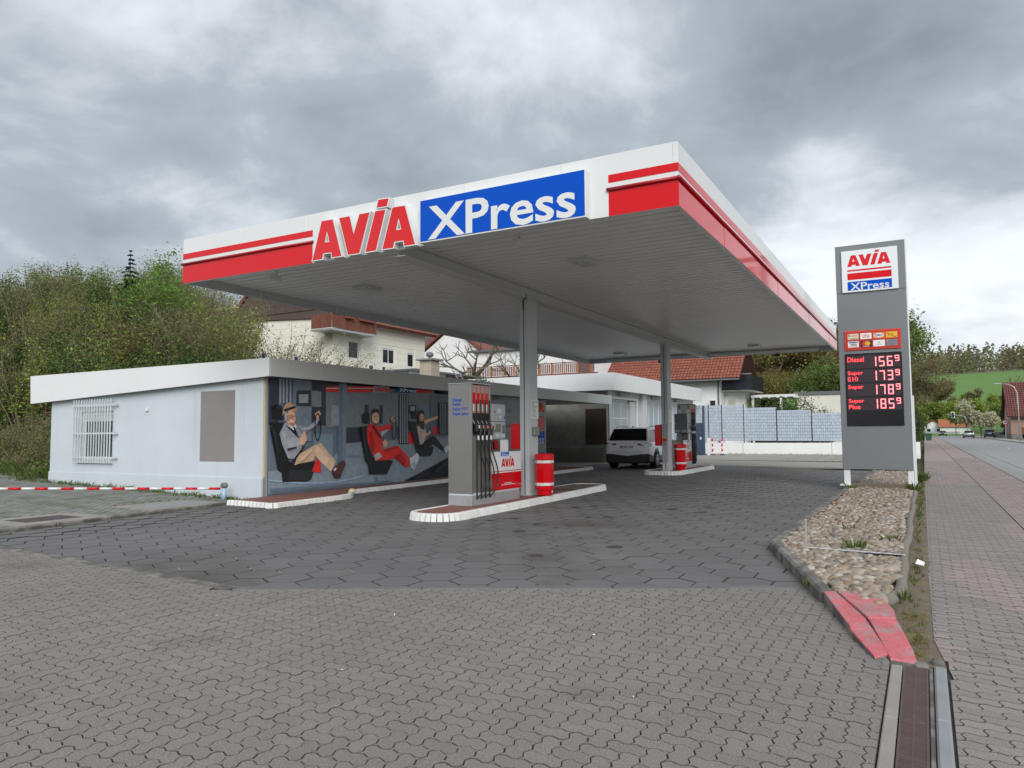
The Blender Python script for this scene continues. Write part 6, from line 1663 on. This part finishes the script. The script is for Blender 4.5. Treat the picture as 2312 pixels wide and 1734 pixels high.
# cream house with brown gable and wooden balcony
h1 = root('cream_house', 'cream sided house with brown shingled gable and red brown balcony', 'house', (-34, 37, 3))
wins = [(33.92, 34.9, 6.05, 7.16), (37.15, 38.4, 6.0, 7.0), (39.75, 40.5, 5.95, 6.92)]
mb = MB(); wall_holes(mb, 'x', -30.25, -30.0, 32.6, 41.7, 2, 8.35, wins); mb.box(-38.25, 32.6, 2, -30.25, 32.85, 8.8); mb.box(-38.25, 32.85, 2, -38, 41.7, 8.4); mb.box(-38, 41.45, 2, -30.25, 41.7, 8.4); mb.build('wall', m_cream, h1)
mb = MB(); siding(mb, 'x', -30.0, 1, 32.6, 41.7, 3, 8.35, .42, [(a-.05, b+.05, c-.05, d+.05) for a, b, c, d in wins]); siding(mb, 'y', 32.6, -1, -38.25, -30.0, 3, 8.8, .55); mb.build('siding', m_cream, h1, kind='stuff')
for a, b, c, d in wins: window(h1, 'x', -29.97, 1, a, b, c, d, bars=(('v', .5),) if b-a > 1.1 else (), fw=.09)
mb = MB(); mb.prism([(-38.5, 32.45, 8.75), (-29.9, 32.45, 8.3), (-34, 32.45, 12.9)], (0, .2, 0)); g_ = mb.build('gable', m_brown, h1)
for k in range(9):
    z = 8.9+k*.42; xa = lerp(-38.4, -34, (z-8.75)/4.15); xb_ = lerp(-30.4, -34, (z-8.5)/4.4)
    x = xa+.15
    while x < xb_-.4: part('shingle', m_brown, g_, [(x, 32.40, z, min(x+.72, xb_), 32.449, z+.41)]); x += .73
mb = MB(); mb.prism([(-29.4, 32.3, 8.15), (-34, 32.3, 13.05), (-34, 32.3, 13.25), (-29.2, 32.3, 8.3)], (0, 9.9, 0)); mb.prism([(-38.9, 32.3, 8.3), (-34, 32.3, 13.05), (-34, 32.3, 13.25), (-39.1, 32.3, 8.45)], (0, 9.9, 0)); mb.build('roof', m_roof, h1)
part('gutter', m_greyd, h1, [(-29.45, 32.3, 8.22, -29.3, 42.2, 8.34)])
bc = part('balcony_floor', m_galv, h1, [(-30.6, 31.4, 7.42, -28.95, 35.25, 7.52)])
k = 0; y = 31.42
while y < 35.2:
    part('plank', m_woodr, bc, [(-28.99, y, 7.56+(k % 2)*.02, -28.955, y+.135, 8.33-(k % 3)*.015)]); y += .155; k += 1
x = -30.55
while x < -29.05: part('plank', m_woodr, bc, [(x, 31.40, 7.56, x+.13, 31.44, 8.32)]); x += .155
part('hand_rail', m_woodr, bc, [(-29.02, 31.4, 8.34, -28.92, 35.25, 8.40)])
for y in (32.4, 33.6, 34.3): part('flower_box', mat('rust planter', (.22, .05, .03), .7), bc, [(-28.94, y, 8.18, -28.75, y+.7, 8.38)], .02)
# neighbouring house behind, terrace and retaining wall
h3 = root('gabled_house', 'white gabled house with dark roof and orange verge behind the bare tree', 'house', (-36, 58, 4))
mb = MB(); mb.prism([(-41.5, 55, 3), (-33.5, 55, 3), (-33.5, 55, 8.6), (-36.6, 55, 10.9), (-41.5, 55, 7.6)], (0, 8, 0)); mb.build('wall', m_wallw, h3)
mb = MB(); mb.prism([(-41.9, 54.7, 7.5), (-36.6, 54.7, 11.1), (-36.6, 54.7, 11.35), (-42.1, 54.7, 7.65)], (0, 8.6, 0)); mb.prism([(-33, 54.7, 8.4), (-36.6, 54.7, 11.1), (-36.6, 54.7, 11.35), (-32.8, 54.7, 8.6)], (0, 8.6, 0)); mb.build('roof', m_roof, h3)
h4 = root('grey_roof_house', 'house with grey brown roof seen between cream house and white gable', 'house', (-44, 62, 4))
mb = MB(); mb.prism([(-50, 60, 3), (-38, 60, 3), (-38, 60, 10), (-50, 60, 10)], (0, 7, 0)); mb.build('wall', m_wallw, h4)
mb = MB(); mb.prism([(-50.5, 59.5, 10), (-50.5, 63.5, 13), (-50.5, 67.5, 10), (-50.5, 67.5, 9.8), (-50.5, 59.5, 9.8)], (13, 0, 0)); mb.build('roof', m_brown, h4)
te = root('terrace', 'raised terrace with brown railing and stained retaining wall behind the garage', 'terrace', (-25, 50, 3))
part('retaining_wall', mat('stained wall', (.42, .40, .36), .9, var=.2, vs=2.5, col2=(.2, .18, .15), c2s=2, c2lo=.5, c2hi=.62), te, [(-33, 49.6, 1, -20.6, 50, 5.75)])
part('ledge', m_woodr, te, [(-33, 49.5, 5.75, -20.6, 50.2, 5.9)])
for k in range(11): part('post', mat('orange timber', (.42, .17, .04), .7), te, [(-31.5+k*1.05, 49.62, 5.9, -31.42+k*1.05, 49.7, 6.75)])
for k in range(70): part('baluster', m_woodr, te, [(-31.5+k*.155, 49.7, 5.95, -31.41+k*.155, 49.72, 6.62)])
part('top_rail', m_woodr, te, [(-31.6, 49.6, 6.66, -20.7, 49.72, 6.72)])
hw = root('white_house', 'plain white house wall behind the terrace railing', 'house', (-28, 56, 3))
mb = MB(); mb.box(-33, 53, 2, -22.2, 60, 8.3); mb.build('wall', m_wallw, hw); part('roof', m_greyd, hw, [(-33.3, 52.7, 8.3, -21.9, 60.3, 8.5)])
for a in (-30, -27.2, -24.8): part('panel_joint', m_greyd, hw, [(a, 52.99, 5.9, a+.05, 53.0, 8.2)])
part('shutter_block', m_greyd, hw, [(-23.4, 52.9, 6.1, -22.2, 52.99, 7.6)])
tree('bare', (-28.2, 44.5, 3.9), 1.05, 'bare branched tree between chimney and terrace', name='bare_tree')
tree('bare', (-25.8, 45.8, 3.9), .9, 'smaller bare tree in front of the terrace railing', name='bare_tree')
lean = root('lean_to', 'low cream outbuilding with brown boards behind the flat roof', 'shed', (-23, 36, 3))
part('wall', m_cream, lean, [(-26, 33.0, 2, -24.7, 40, 5.0)]); part('board', mat('weathered brown boards', (.19, .12, .09), .8, var=.15), lean, [(-24.69, 36.5, 4.35, -24.6, 44, 4.95)]); part('roof', m_greyd, lean, [(-26.3, 32.8, 5.0, -24.3, 44, 5.1)])

# red tiled house behind the garage
h2 = root('tiled_house', 'white house with red tiled roof and black balcony behind the garage', 'house', (-17, 59, 0))
mb = MB(); mb.box(-23, 55.8, 0, -13.2, 61.6, 5.6); mb.prism([(-13.2, 55.8, 5.6), (-13.2, 61.6, 5.6), (-13.2, 58.7, 8.3)], (-9.8, 0, 0)); mb.build('wall', m_wallw, h2)
ang = (8.65-5.45)/(58.7-55.0)
rf = MB(); rf.prism([(-23.6, 55.0, 5.40), (-23.6, 58.7, 8.60), (-23.6, 62.4, 5.40), (-23.6, 62.4, 5.25), (-23.6, 58.7, 8.42), (-23.6, 55.0, 5.25)], (12.0, 0, 0)); rf = rf.build('roof', mat('dark roof boards', (.075, .03, .02), .8, var=.2, vs=3), h2)
roof_tiles(rf, (-23.6, 55.0, 5.42), (-11.6, 55.0, 5.42), (-23.6, 58.7, 8.62), 48, 14, m_roof)
part('gutter', m_greyd, h2, [(-23.6, 54.86, 5.28, -11.6, 54.98, 5.40)])
mb = MB(); mb.prism([(-13.19, 57.2, 0), (-12.3, 57.4, 0), (-11.9, 58.2, 0), (-11.9, 60, 0), (-12.3, 60.8, 0), (-13.19, 61, 0)], (0, 0, 4.55)); bay = mb.build('bay', m_wallw, h2)
part('shutter', mat('beige shutter', (.55, .50, .42), .6), bay, [(-11.895, 58.45, 2.6, -11.86, 59.8, 3.95)])
mb = MB()
for k in range(9): mb.box(-11.86, 58.47, 2.64+k*.145, -11.845, 59.78, 2.74+k*.145)
mb.build('shutter_slat', MATS['beige shutter'], bay, kind='stuff')
part('shutter', MATS['beige shutter'], bay, [(-12.9, 57.22, 2.6, -12.45, 57.30, 3.95)])
part('balcony_panel', mat('black balcony panel', (.012, .013, .02), .35), h2, [(-13.15, 56.2, 4.6, -11.0, 56.26, 5.75), (-11.06, 56.26, 4.6, -11.0, 61, 5.75)])
part('balcony_floor', m_wallw, h2, [(-13.15, 56.26, 4.56, -11.06, 61, 4.7)]); part('balcony_rail', m_galv, h2, [(-13.15, 56.16, 5.76, -10.98, 56.28, 5.80)])
window(h2, 'y', 55.8, -1, -14.0, -13.5, 2.6, 3.9, depth=-.05)
part('downpipe', m_greyd, h2, [(-13.35, 55.7, 0, -13.25, 55.79, 5.3)])
cpn = root('carport', 'white framed carport beside the red tiled house', 'carport', (-9.5, 59, 0))
part('roof', m_frame, cpn, [(-11.5, 58.4, 4.10, -8.3, 62, 4.30)]); 
for k in range(6): part('rafter', m_frame, cpn, [(-11.4+k*.6, 58.2, 4.02, -11.28+k*.6, 62, 4.099)])
for x in (-11.45, -9.4): part('post', m_frame, cpn, [(x, 58.45, 0, x+.15, 58.6, 4.01)])
part('rear_panel', mat('dark red boards', (.05, .025, .02), .8), cpn, [(-11.4, 61.9, 0, -9.8, 62, 4.0)])
o = root('flat_garage', 'plain cream flat roofed garage wall behind the woven fence', 'garage', (-6, 62, 0))
part('wall', mat('pale cream render', (.66, .65, .58), .85, var=.05), o, [(-8.4, 60, 0, -3.0, 66, 4.25)]); part('roof_edge', m_greyd, o, [(-8.45, 59.9, 4.25, -2.95, 66.1, 4.5)])
for x, s_ in ((-8.6, 1.1), (-7.4, 1.2), (-6.4, .9)): plant('dark', (x, 52.5, .1), s_*.95, 'dark green garden bush looking over the woven fence', 'garden_bush', 'bush', 'garden bushes behind the fence')
plant('yellow', (-13.6, 50.2, .1), .98, 'yellow green bush between garage roof and woven fence', 'garden_bush', 'bush')
for k, (x, y, s_) in enumerate(((-14, 78, 1.25), (-11, 74, 1.15), (-8.2, 77, 1.3), (-6.2, 72, 1.0), (-6.8, 80, 1.2), (-9.5, 86, 1.5), (-7.0, 90, 1.45), (-17.5, 84, 1.4), (-6.8, 69, .75), (-10.2, 68, .7), (-12.6, 69.5, .7), (-4.6, 68, .7))):
    kd = ('brownwood', 'brownwood', 'greenwood')[k % 3]
    tree(kd, (x, y, 0), s_, 'rusty brown leaved tree beyond the cream garage' if kd == 'brownwood' else 'olive green tree among rusty brown trees beyond the garage', 'trees beyond the cream garage')

# ------------------------------------------------------------------ along the road
def hillz(x, y):
    t = (y-225)
    if t < 0: return -.3
    z = 40*sstep(0, 430, t)
    z += 32*sstep(380, 900, t)
    return z*(1+.10*math.sin(x*.004+.6))-.3+1.2*math.sin(x*.013+y*.01)*sstep(0, 150, t)
tree('budding', (-1.6, 78, 0), 1.04, 'tall spreading tree with brown buds beside the pavement', name='roadside_tree')
tree('budding', (-3.4, 92, 0), .8, 'second budding tree behind the tall roadside tree', name='roadside_tree')
PROTO['ivyhedge'] = shrub(61, 4.6, 3.0, 18, 9000, .16, ([lm_['ivy'], lm_['dark'], lm_['olive']], [0, 0, 1, 1, 2]), .98, .25, .55)
for k, (x, y, s_) in enumerate(((-1.35, 74, .75), (-1.25, 80, .95), (-1.2, 87, 1.05), (-1.1, 95, 1.0), (-1.0, 104, .95))): plant('ivyhedge', (x, y, -.05), s_, 'dark ivy hedge bush along the pavement beyond the fence', 'hedge_plant', 'hedge', 'hedge bushes along the pavement', sxy=s_*.62)
plant('bright', (-.75, 54, 0), .22, 'tuft of bright weeds at the fence corner', 'weed_clump', 'weeds')
for k, (x, y, s_) in enumerate(((-11.0, 66.5, .95), (-9.0, 66.8, .9), (-5.2, 67.2, 1.0), (-7.2, 67, 1.1), (-13, 67, 1.0))): plant('ivyhedge', (x, y, 0), s_, 'tall dark bush behind the carport and cream garage', 'garden_bush', 'bush', 'tall bushes behind the carport')
part('stone_wall', m_concd, None, [(-1.1, 53, -.1, -.5, 72, .55)], .05, label='low grey stone wall below the roadside hedge', cat='wall')
gb = root('green_bin', 'green wheeled bin standing on the pavement by the hedge', 'bin', (.6, 128, 0))
m_gb = mat('green plastic', (.02, .075, .045), .5, var=.05)
mb = MB(); mb.prism([(.2, 128, 0), (.9, 128, 0), (1.0, 128, .95), (.1, 128, .95)], (0, .7, 0)); mb.build('body', m_gb, gb); part('lid', m_gb, gb, [(.05, 127.9, .951, 1.05, 128.8, 1.06)], .03)
gb = root('green_bin', 'second green bin close to the dark hedge', 'bin', (-.3, 128, 0)); mb = MB(); mb.prism([(-.7, 129, 0), (0, 129, 0), (.05, 129, 1), (-.75, 129, 1)], (0, .7, 0)); mb.build('body', m_gb, gb); part('lid', m_gb, gb, [(-.8, 128.9, 1.001, .1, 129.8, 1.1)], .03)
lamp = root('street_lamp', 'tall curved grey street lamp beside the brick house', 'street lamp', (10.9, 117, 0))
mb = MB(); mb.tube([(10.9, 117, 0), (10.85, 117, 4.5), (10.8, 117, 6.4), (10.5, 117, 7.15), (9.9, 117, 7.5), (8.9, 117, 7.62)], [.09, .075, .06, .05, .045, .04], 8); mb.build('pole', m_galv, lamp, True); part('head', m_galv, lamp, [(8.3, 116.85, 7.55, 9.0, 117.15, 7.68)], .03)
sg = root('speed_sign', 'round red rimmed traffic sign on thin pole beside the far pavement', 'traffic sign', (12.0, 150, 0))
mb = MB(); mb.tube([(12.0, 150, 0), (12.0, 150, 3.2)], .05, 6); mb.build('pole', m_galv, sg)
mb = MB(); mb.lathe([(.44, 0), (.44, .02)], (12.0, 149.92, 2.8), 20, axis='y'); mb.build('red_disc', m_red, sg); mb = MB(); mb.lathe([(.32, 0), (.32, .01)], (12.0, 149.905, 2.8), 20, axis='y'); mb.build('white_disc', m_white, sg)
mb = MB(); mb.box(11.8, 149.88, 2.74, 12.2, 149.9, 2.86); mb.build('print', m_plastb, sg)
tl = root('traffic_light', 'traffic light hanging from a curved arm over the far road', 'traffic light', (7.9, 184, 0))
mb = MB(); mb.tube([(7.9, 184, 0), (7.9, 184, 3.6), (7.6, 184, 4.4), (6.9, 184, 4.65), (4.3, 184, 4.8)], .07, 8); mb.build('pole', m_galv, tl, True)
hd = part('signal_head', mat('dark green housing', (.02, .04, .035), .5), tl, [(5.25, 183.8, 4.25, 5.65, 184.2, 5.3)], .04); part('white_board', m_white, hd, [(5.1, 184.21, 4.1, 5.8, 184.25, 5.45)])
for k in range(3): mb = MB(); mb.lathe([(.12, 0), (.12, .02)], (5.45, 183.78, 4.45+k*.32), 12, axis='y'); mb.build('lens', m_glass, hd)
part('signal_box', m_plastb, tl, [(7.7, 183.8, 2.2, 8.0, 184.1, 3.1)], .03)
bh = root('brick_house', 'brick house with dark red tiled roof beside the far road', 'house', (16, 152, 0))
m_brick = mat('pinkish brick', (.30, .19, .15), .85, var=.12, vs=2, bump=.3, bs=6)
wl_ = [(151, 152.3, 1.2, 3.2), (153.4, 154.7, 1.2, 3.2)]
mb = MB(); wall_holes(mb, 'x', 12.7, 13.0, 149, 160, -.1, 3.9, wl_); mb.box(13.0, 149, -.1, 26, 149.3, 3.9); mb.prism([(12.7, 149, 3.9), (12.7, 160, 3.9), (12.7, 154.5, 9.2)], (.3, 0, 0)); mb.build('wall', m_brick, bh)
for a, b, c, d in wl_: window(bh, 'x', 12.7, -1, a, b, c, d, fw=.12)
part('plinth', m_concd, bh, [(12.66, 148.95, -.1, 12.699, 160, .8), (12.7, 148.9, -.1, 26, 148.999, .8)])
part('front_panel', mat('rust brown panel', (.16, .06, .035), .7), bh, [(14.2, 148.9, .1, 16, 148.99, 1.9)])
rf = MB(); rf.prism([(12.2, 148.3, 3.7), (12.2, 154.5, 9.7), (12.2, 160.7, 3.7), (12.2, 160.7, 3.5), (12.2, 154.5, 9.45), (12.2, 148.3, 3.5)], (14.5, 0, 0)); rf = rf.build('roof', mat('dark boards', (.06, .03, .025), .8), bh)
roof_tiles(rf, (12.2, 148.3, 3.72), (26.7, 148.3, 3.72), (12.2, 154.5, 9.72), 40, 17, mat('dark red roof tile', (.14, .045, .038), .75, var=.15, vs=1, isl=.2), th=.08)
part('verge_board', m_frame, bh, [(12.15, 148.2, 3.4, 12.19, 148.4, 3.6)])
for k, (x, y, h, lb) in enumerate(((2.4, 262, 4.4, 'white gabled house at the bend of the far road'), (-30, 330, 5, 'pale house below the green field'), (14, 300, 5, 'small white house behind the blossoming tree'))):
    o = root('village_house', lb, 'house', (x, y, 0)); w = 7 if k == 0 else 9
    mb = MB(); mb.prism([(x-w/2, y, -1), (x+w/2, y, -1), (x+w/2, y, h*.55), (x, y, h), (x-w/2, y, h*.55)], (0, 10, 0)); mb.build('wall', m_wallw, o)
    mb = MB(); mb.prism([(x-w/2-.4, y-.4, h*.5), (x, y-.4, h+.05), (x+w/2+.4, y-.4, h*.5), (x+w/2+.4, y-.4, h*.56), (x, y-.4, h+.35), (x-w/2-.4, y-.4, h*.56)], (0, 10.8, 0)); mb.build('roof', m_roof, o)
    for dx in (-1.6, 1.0): part('window', m_glass, o, [(x+dx, y-.03, h*.22, x+dx+.9, y-.001, h*.45)])
o = root('village_house', 'house with orange roof half hidden behind the yellow green tree', 'house', (7, 258, 0)); mb = MB(); mb.box(4.2, 258, -1, 12, 266, 2.6); mb.build('wall', m_wallw, o); mb = MB(); mb.prism([(3.8, 257.4, 2.5), (3.8, 262, 4.9), (3.8, 266.6, 2.5)], (8.6, 0, 0)); mb.build('roof', mat('orange roof', (.33, .11, .05), .8, var=.12), o)
part('road_railing', m_galv, None, [(-1, 252, .6, 3.5, 252.1, 1.15), (3.5, 252, .6, 9, 252.1, 1.15)], label='pale metal railing in front of the white gabled house', cat='railing')
tree('farspring', (7.2, 224, 0), .82, 'round yellow green tree behind the traffic light', name='spring_tree'); tree('farspring', (11.5, 236, 0), .95, 'taller yellow green tree beyond the blossoming tree', name='spring_tree'); tree('farspring', (-1.5, 190, 0), .72, 'fresh green tree close to the hedge along the road', name='spring_tree'); tree('fargreen', (2.6, 276, 0), 1.0, 'mid green tree behind the white gabled house', name='village_tree')
tree('farflower', (10.6, 186, 0), .92, 'pale blossoming tree beside the far pavement', name='blossom_tree'); tree('farflower', (14, 320, 6), .8, 'small white blossoming tree below the field', name='blossom_tree')
tree('cypress', (14.2, 172, 0), 1.0, 'dark narrow conifer beside the brick house', name='cypress_tree'); tree('cypress', (15.8, 176, 0), .92, 'second dark conifer behind the brick house', name='cypress_tree'); tree('fargreen', (15.5, 205, 0), .7, 'green bush like tree behind the dark conifers', name='village_tree')
tree('farbrown', (17, 330, 8), .9, 'rust coloured tree at the lower edge of the field', name='village_tree'); tree('farbrown', (-4, 300, 5), 1.2, 'brown budding tree below the field', name='village_tree'); tree('farbrown', (8, 340, 10), 1.1, 'grey brown tree on the slope below the field', name='village_tree'); tree('bare', (28, 350, 16), 1.6, 'bare fruit tree in the green field', name='fruit_tree')
for k, (x, y, s_) in enumerate(((20, 250, .9), (24, 270, 1.0), (30, 290, 1.0), (19, 290, .8), (26, 310, .8), (-8, 240, 1.0), (-12, 270, 1.2), (-6, 320, 1.1), (34, 330, .9), (5, 300, .8), (9.5, 285, .9), (13, 270, 1.0), (17, 262, .9), (22, 330, .9), (11, 320, .9), (1, 340, 1.1), (16, 350, .8), (30, 360, .8), (-2, 285, 1.2), (38, 350, .9), (6, 370, .9), (25, 240, 1.0))):
    tree(('fargreen', 'farspring', 'farbrown')[k % 3], (x, y, hillz(x, y)-.3), s_, ('green leafy village tree among the far houses', 'light green village tree among the far houses', 'bare brown village tree among the far houses')[k % 3], 'trees among the far houses')
part('garden_fence', mat('green garden fence', (.06, .09, .08), .7), None, [(11.9, 176, 0, 16, 176.1, 1.1)], label='dull green garden fence behind the parked cars', cat='fence')

# the far hill: field below, wood above
def hill_mesh(name, ya, yb, m, step=20, x0=-900, x1=1400):
    mb = MB(); nx, ny = int((x1-x0)/step), int((yb-ya)/step)
    for j in range(ny+1):
        for i in range(nx+1): x, y = x0+i*step, ya+j*step; mb.v.append((x, y, hillz(x, y)))
    for j in range(ny):
        for i in range(nx): a = j*(nx+1)+i; mb.f.append((a, a+1, a+nx+2, a+nx+1)); mb.m.append(0)
    return mb.build(name, m, None, True, kind='structure')
hill_mesh('field', 220, 620, mat('field grass', (.095, .19, .035), .95, var=.10, vs=.02, bump=.2, bs=.5, speck=.06, ss=.4))
hill_mesh('wooded_hill', 620, 1280, m_soil)
mb = MB(); rr = random.Random(77)
for k in range(1500):
    y = 600+680*rr.random()**1.5; x = rr.uniform(-260, 420)*(y/900)
    if x < -40 and rr.random() < .5: continue
    z = hillz(x, y); h = rr.uniform(14, 22); w = rr.uniform(8, 14); c = rr.choices([0, 1, 2, 3, 4], [4, 3, 2, 1.2, 2])[0]
    if c == 3: w *= .6; h *= 1.15
    nl = 70 if y < 720 else 34
    for _ in range(nl):
        a = rr.uniform(0, 6.28); t = rr.random(); rad = w*.5*math.sin(math.pi*min(1, .12+.88*t)**.8)*rr.uniform(.5, 1.05) if c != 3 else w*.5*(1-t)
        leaf(mb, Vector((x+rad*math.cos(a), y+rad*math.sin(a), z+h*(.1+.9*t))), rr.uniform(1.6, 2.9), rr, c)
mb.build('forest', [leafm('wood green', (.17, .18, .075), .3, .5), leafm('wood brown', (.20, .165, .11), .3, .5), leafm('wood grey', (.185, .17, .13), .3, .5), leafm('wood fir', (.06, .085, .065), .3, .4), leafm('wood spring', (.22, .24, .08), .3, .5)], None, label='mixed spring wood covering the hill above the green field', cat='forest', kind='stuff')

# ------------------------------------------------------------------ weeds and litter
m_blade = leafm('grass blade', (.10, .14, .035), .4)
def tuft(mb, c, n, h, r_, rr):
    for _ in range(n):
        a = rr.uniform(0, 6.28); d = Vector((math.cos(a), math.sin(a), 0)); b = Vector(c)+d*r_*rr.random(); hh = h*rr.uniform(.5, 1.1); w = Vector((-d.y, d.x, 0))*.005*(1+h*4)
        m1 = b+d*hh*.25+Vector((0, 0, hh*.6)); t = b+d*hh*rr.uniform(.3, .8)+Vector((0, 0, hh))
        i = len(mb.v); mb.v += [tuple(b-w), tuple(b+w), tuple(m1+w*.8), tuple(t), tuple(m1-w*.8)]; mb.f.append((i, i+1, i+2, i+3, i+4)); mb.m.append(0)
for (x, y, n, h, r_, lb) in ((-.80, 10.0, 60, .15, .12, 'tuft of bright grass growing through the pebbles by the rail'), (-.42, 10.9, 30, .13, .1, 'small grass tuft in the pebbles near the log edging'), (-1.0, 11.8, 22, .12, .08, 'tiny grass tuft among pebbles in the bed'), (-.30, 20.3, 50, .25, .15, 'grass clump beside the foot of the price sign'), (-.16, 24.5, 120, .28, .25, 'bright weeds behind the price sign along the pavement'), (-1.62, 20.2, 30, .2, .1, 'green weed at the kerb beside the timber beam'), (-1.0, 7.55, 22, .08, .05, 'green weed at the kerb where edging stones end'), (-.20, 7.3, 16, .09, .04, 'weed at the end of the log edging'), (-.64, 7.35, 14, .06, .05, 'small weed behind the painted kerb end')):
    mb = MB(); rr = random.Random(int(x*100+y*37)); tuft(mb, (x, y, .05), n, h, r_, rr); mb.build('grass_tuft', m_blade, None, label=lb, cat='grass')
mb = MB(); rr = random.Random(8)
for k in range(230):
    y = rr.uniform(6.0, 26); tuft(mb, (-.13+rr.gauss(0, .03), y, .0), 4, rr.uniform(.015, .05)*(1 if y < 11 else 1.6), .03, rr)
for k in range(260):
    t = rr.random(); x = lerp(-22.5, -13.2, t); tuft(mb, (x, WY-.08-abs(rr.gauss(0, .18)), gz(x, WY)-.01), 5, rr.uniform(.03, .14), .06, rr)
for k in range(500):
    x = rr.uniform(-30, -22.2); y = 12.2+(-22.2-x)*.3+rr.uniform(-.6, 1.6); tuft(mb, (x, y, hz(x, y)), 6, rr.uniform(.1, .3), .15, rr)
for k in range(160):
    x = rr.uniform(-12.8, -1); tuft(mb, (x, FY-.09, .06), 4, rr.uniform(.04, .16), .06, rr)
mb.build('weeds', m_blade, None, label='short weeds along wall bases, kerbs and pavement joints', cat='weeds', kind='stuff')
mb = MB(); rr = random.Random(15)
for k in range(60):
    cx_, cy_ = rr.uniform(-.21, -.05), rr.uniform(5.6, 7.1); sp = rr.uniform(.01, .04)
    for _ in range(rr.randint(8, 34)):
        x, y = cx_+rr.gauss(0, sp), cy_+rr.gauss(0, sp*2.2)
        if -.235 < x < -.03 and 5.55 < y < 7.2: leaf(mb, Vector((x, y, .010+rr.random()*.012)), rr.uniform(.008, .02), rr, rr.choice((0, 0, 1)))
mb.build('moss', [leafm('moss', (.16, .15, .03), .3), lm_['brown']], None, label='yellow green moss on the soil beside the painted kerb', cat='moss', kind='stuff')
mb = MB(); rr = random.Random(16)
for x, y, s_, lb in ((-2.6, 4.2, .03, 0), (-4.4, 4.6, .025, 0), (-1.5, 4.1, .022, 0), (-3.3, 3.7, .02, 0), (-5.2, 4.3, .02, 0), (-2.2, 5.2, .018, 0), (-1.1, 4.4, .02, 0), (-3.9, 5.0, .016, 0), (-6.5, 4.4, .016, 0)):
    leaf(mb, Vector((x, y, .008)), s_, rr)
mb.build('litter', mat('paper scrap', (.75, .75, .72), .8), None, label='scattered tiny white paper scraps on the wavy pavers', cat='litter', kind='stuff')
mb = MB(); mb.face([(-.14, 9.25, .06), (-.06, 9.22, .05), (-.05, 9.36, .065), (-.12, 9.40, .09)]); mb.build('paper_scrap', mat('white tissue', (.78, .78, .76), .8), None, label='crumpled white paper lying beside the log edging', cat='litter')
mb = MB(); mb.face([(-.62, 7.95, .10), (-.47, 7.92, .10), (-.46, 8.03, .115), (-.60, 8.05, .105)]); mb.build('black_scrap', m_plastb, None, label='black plastic scrap lying on the pebbles', cat='litter')
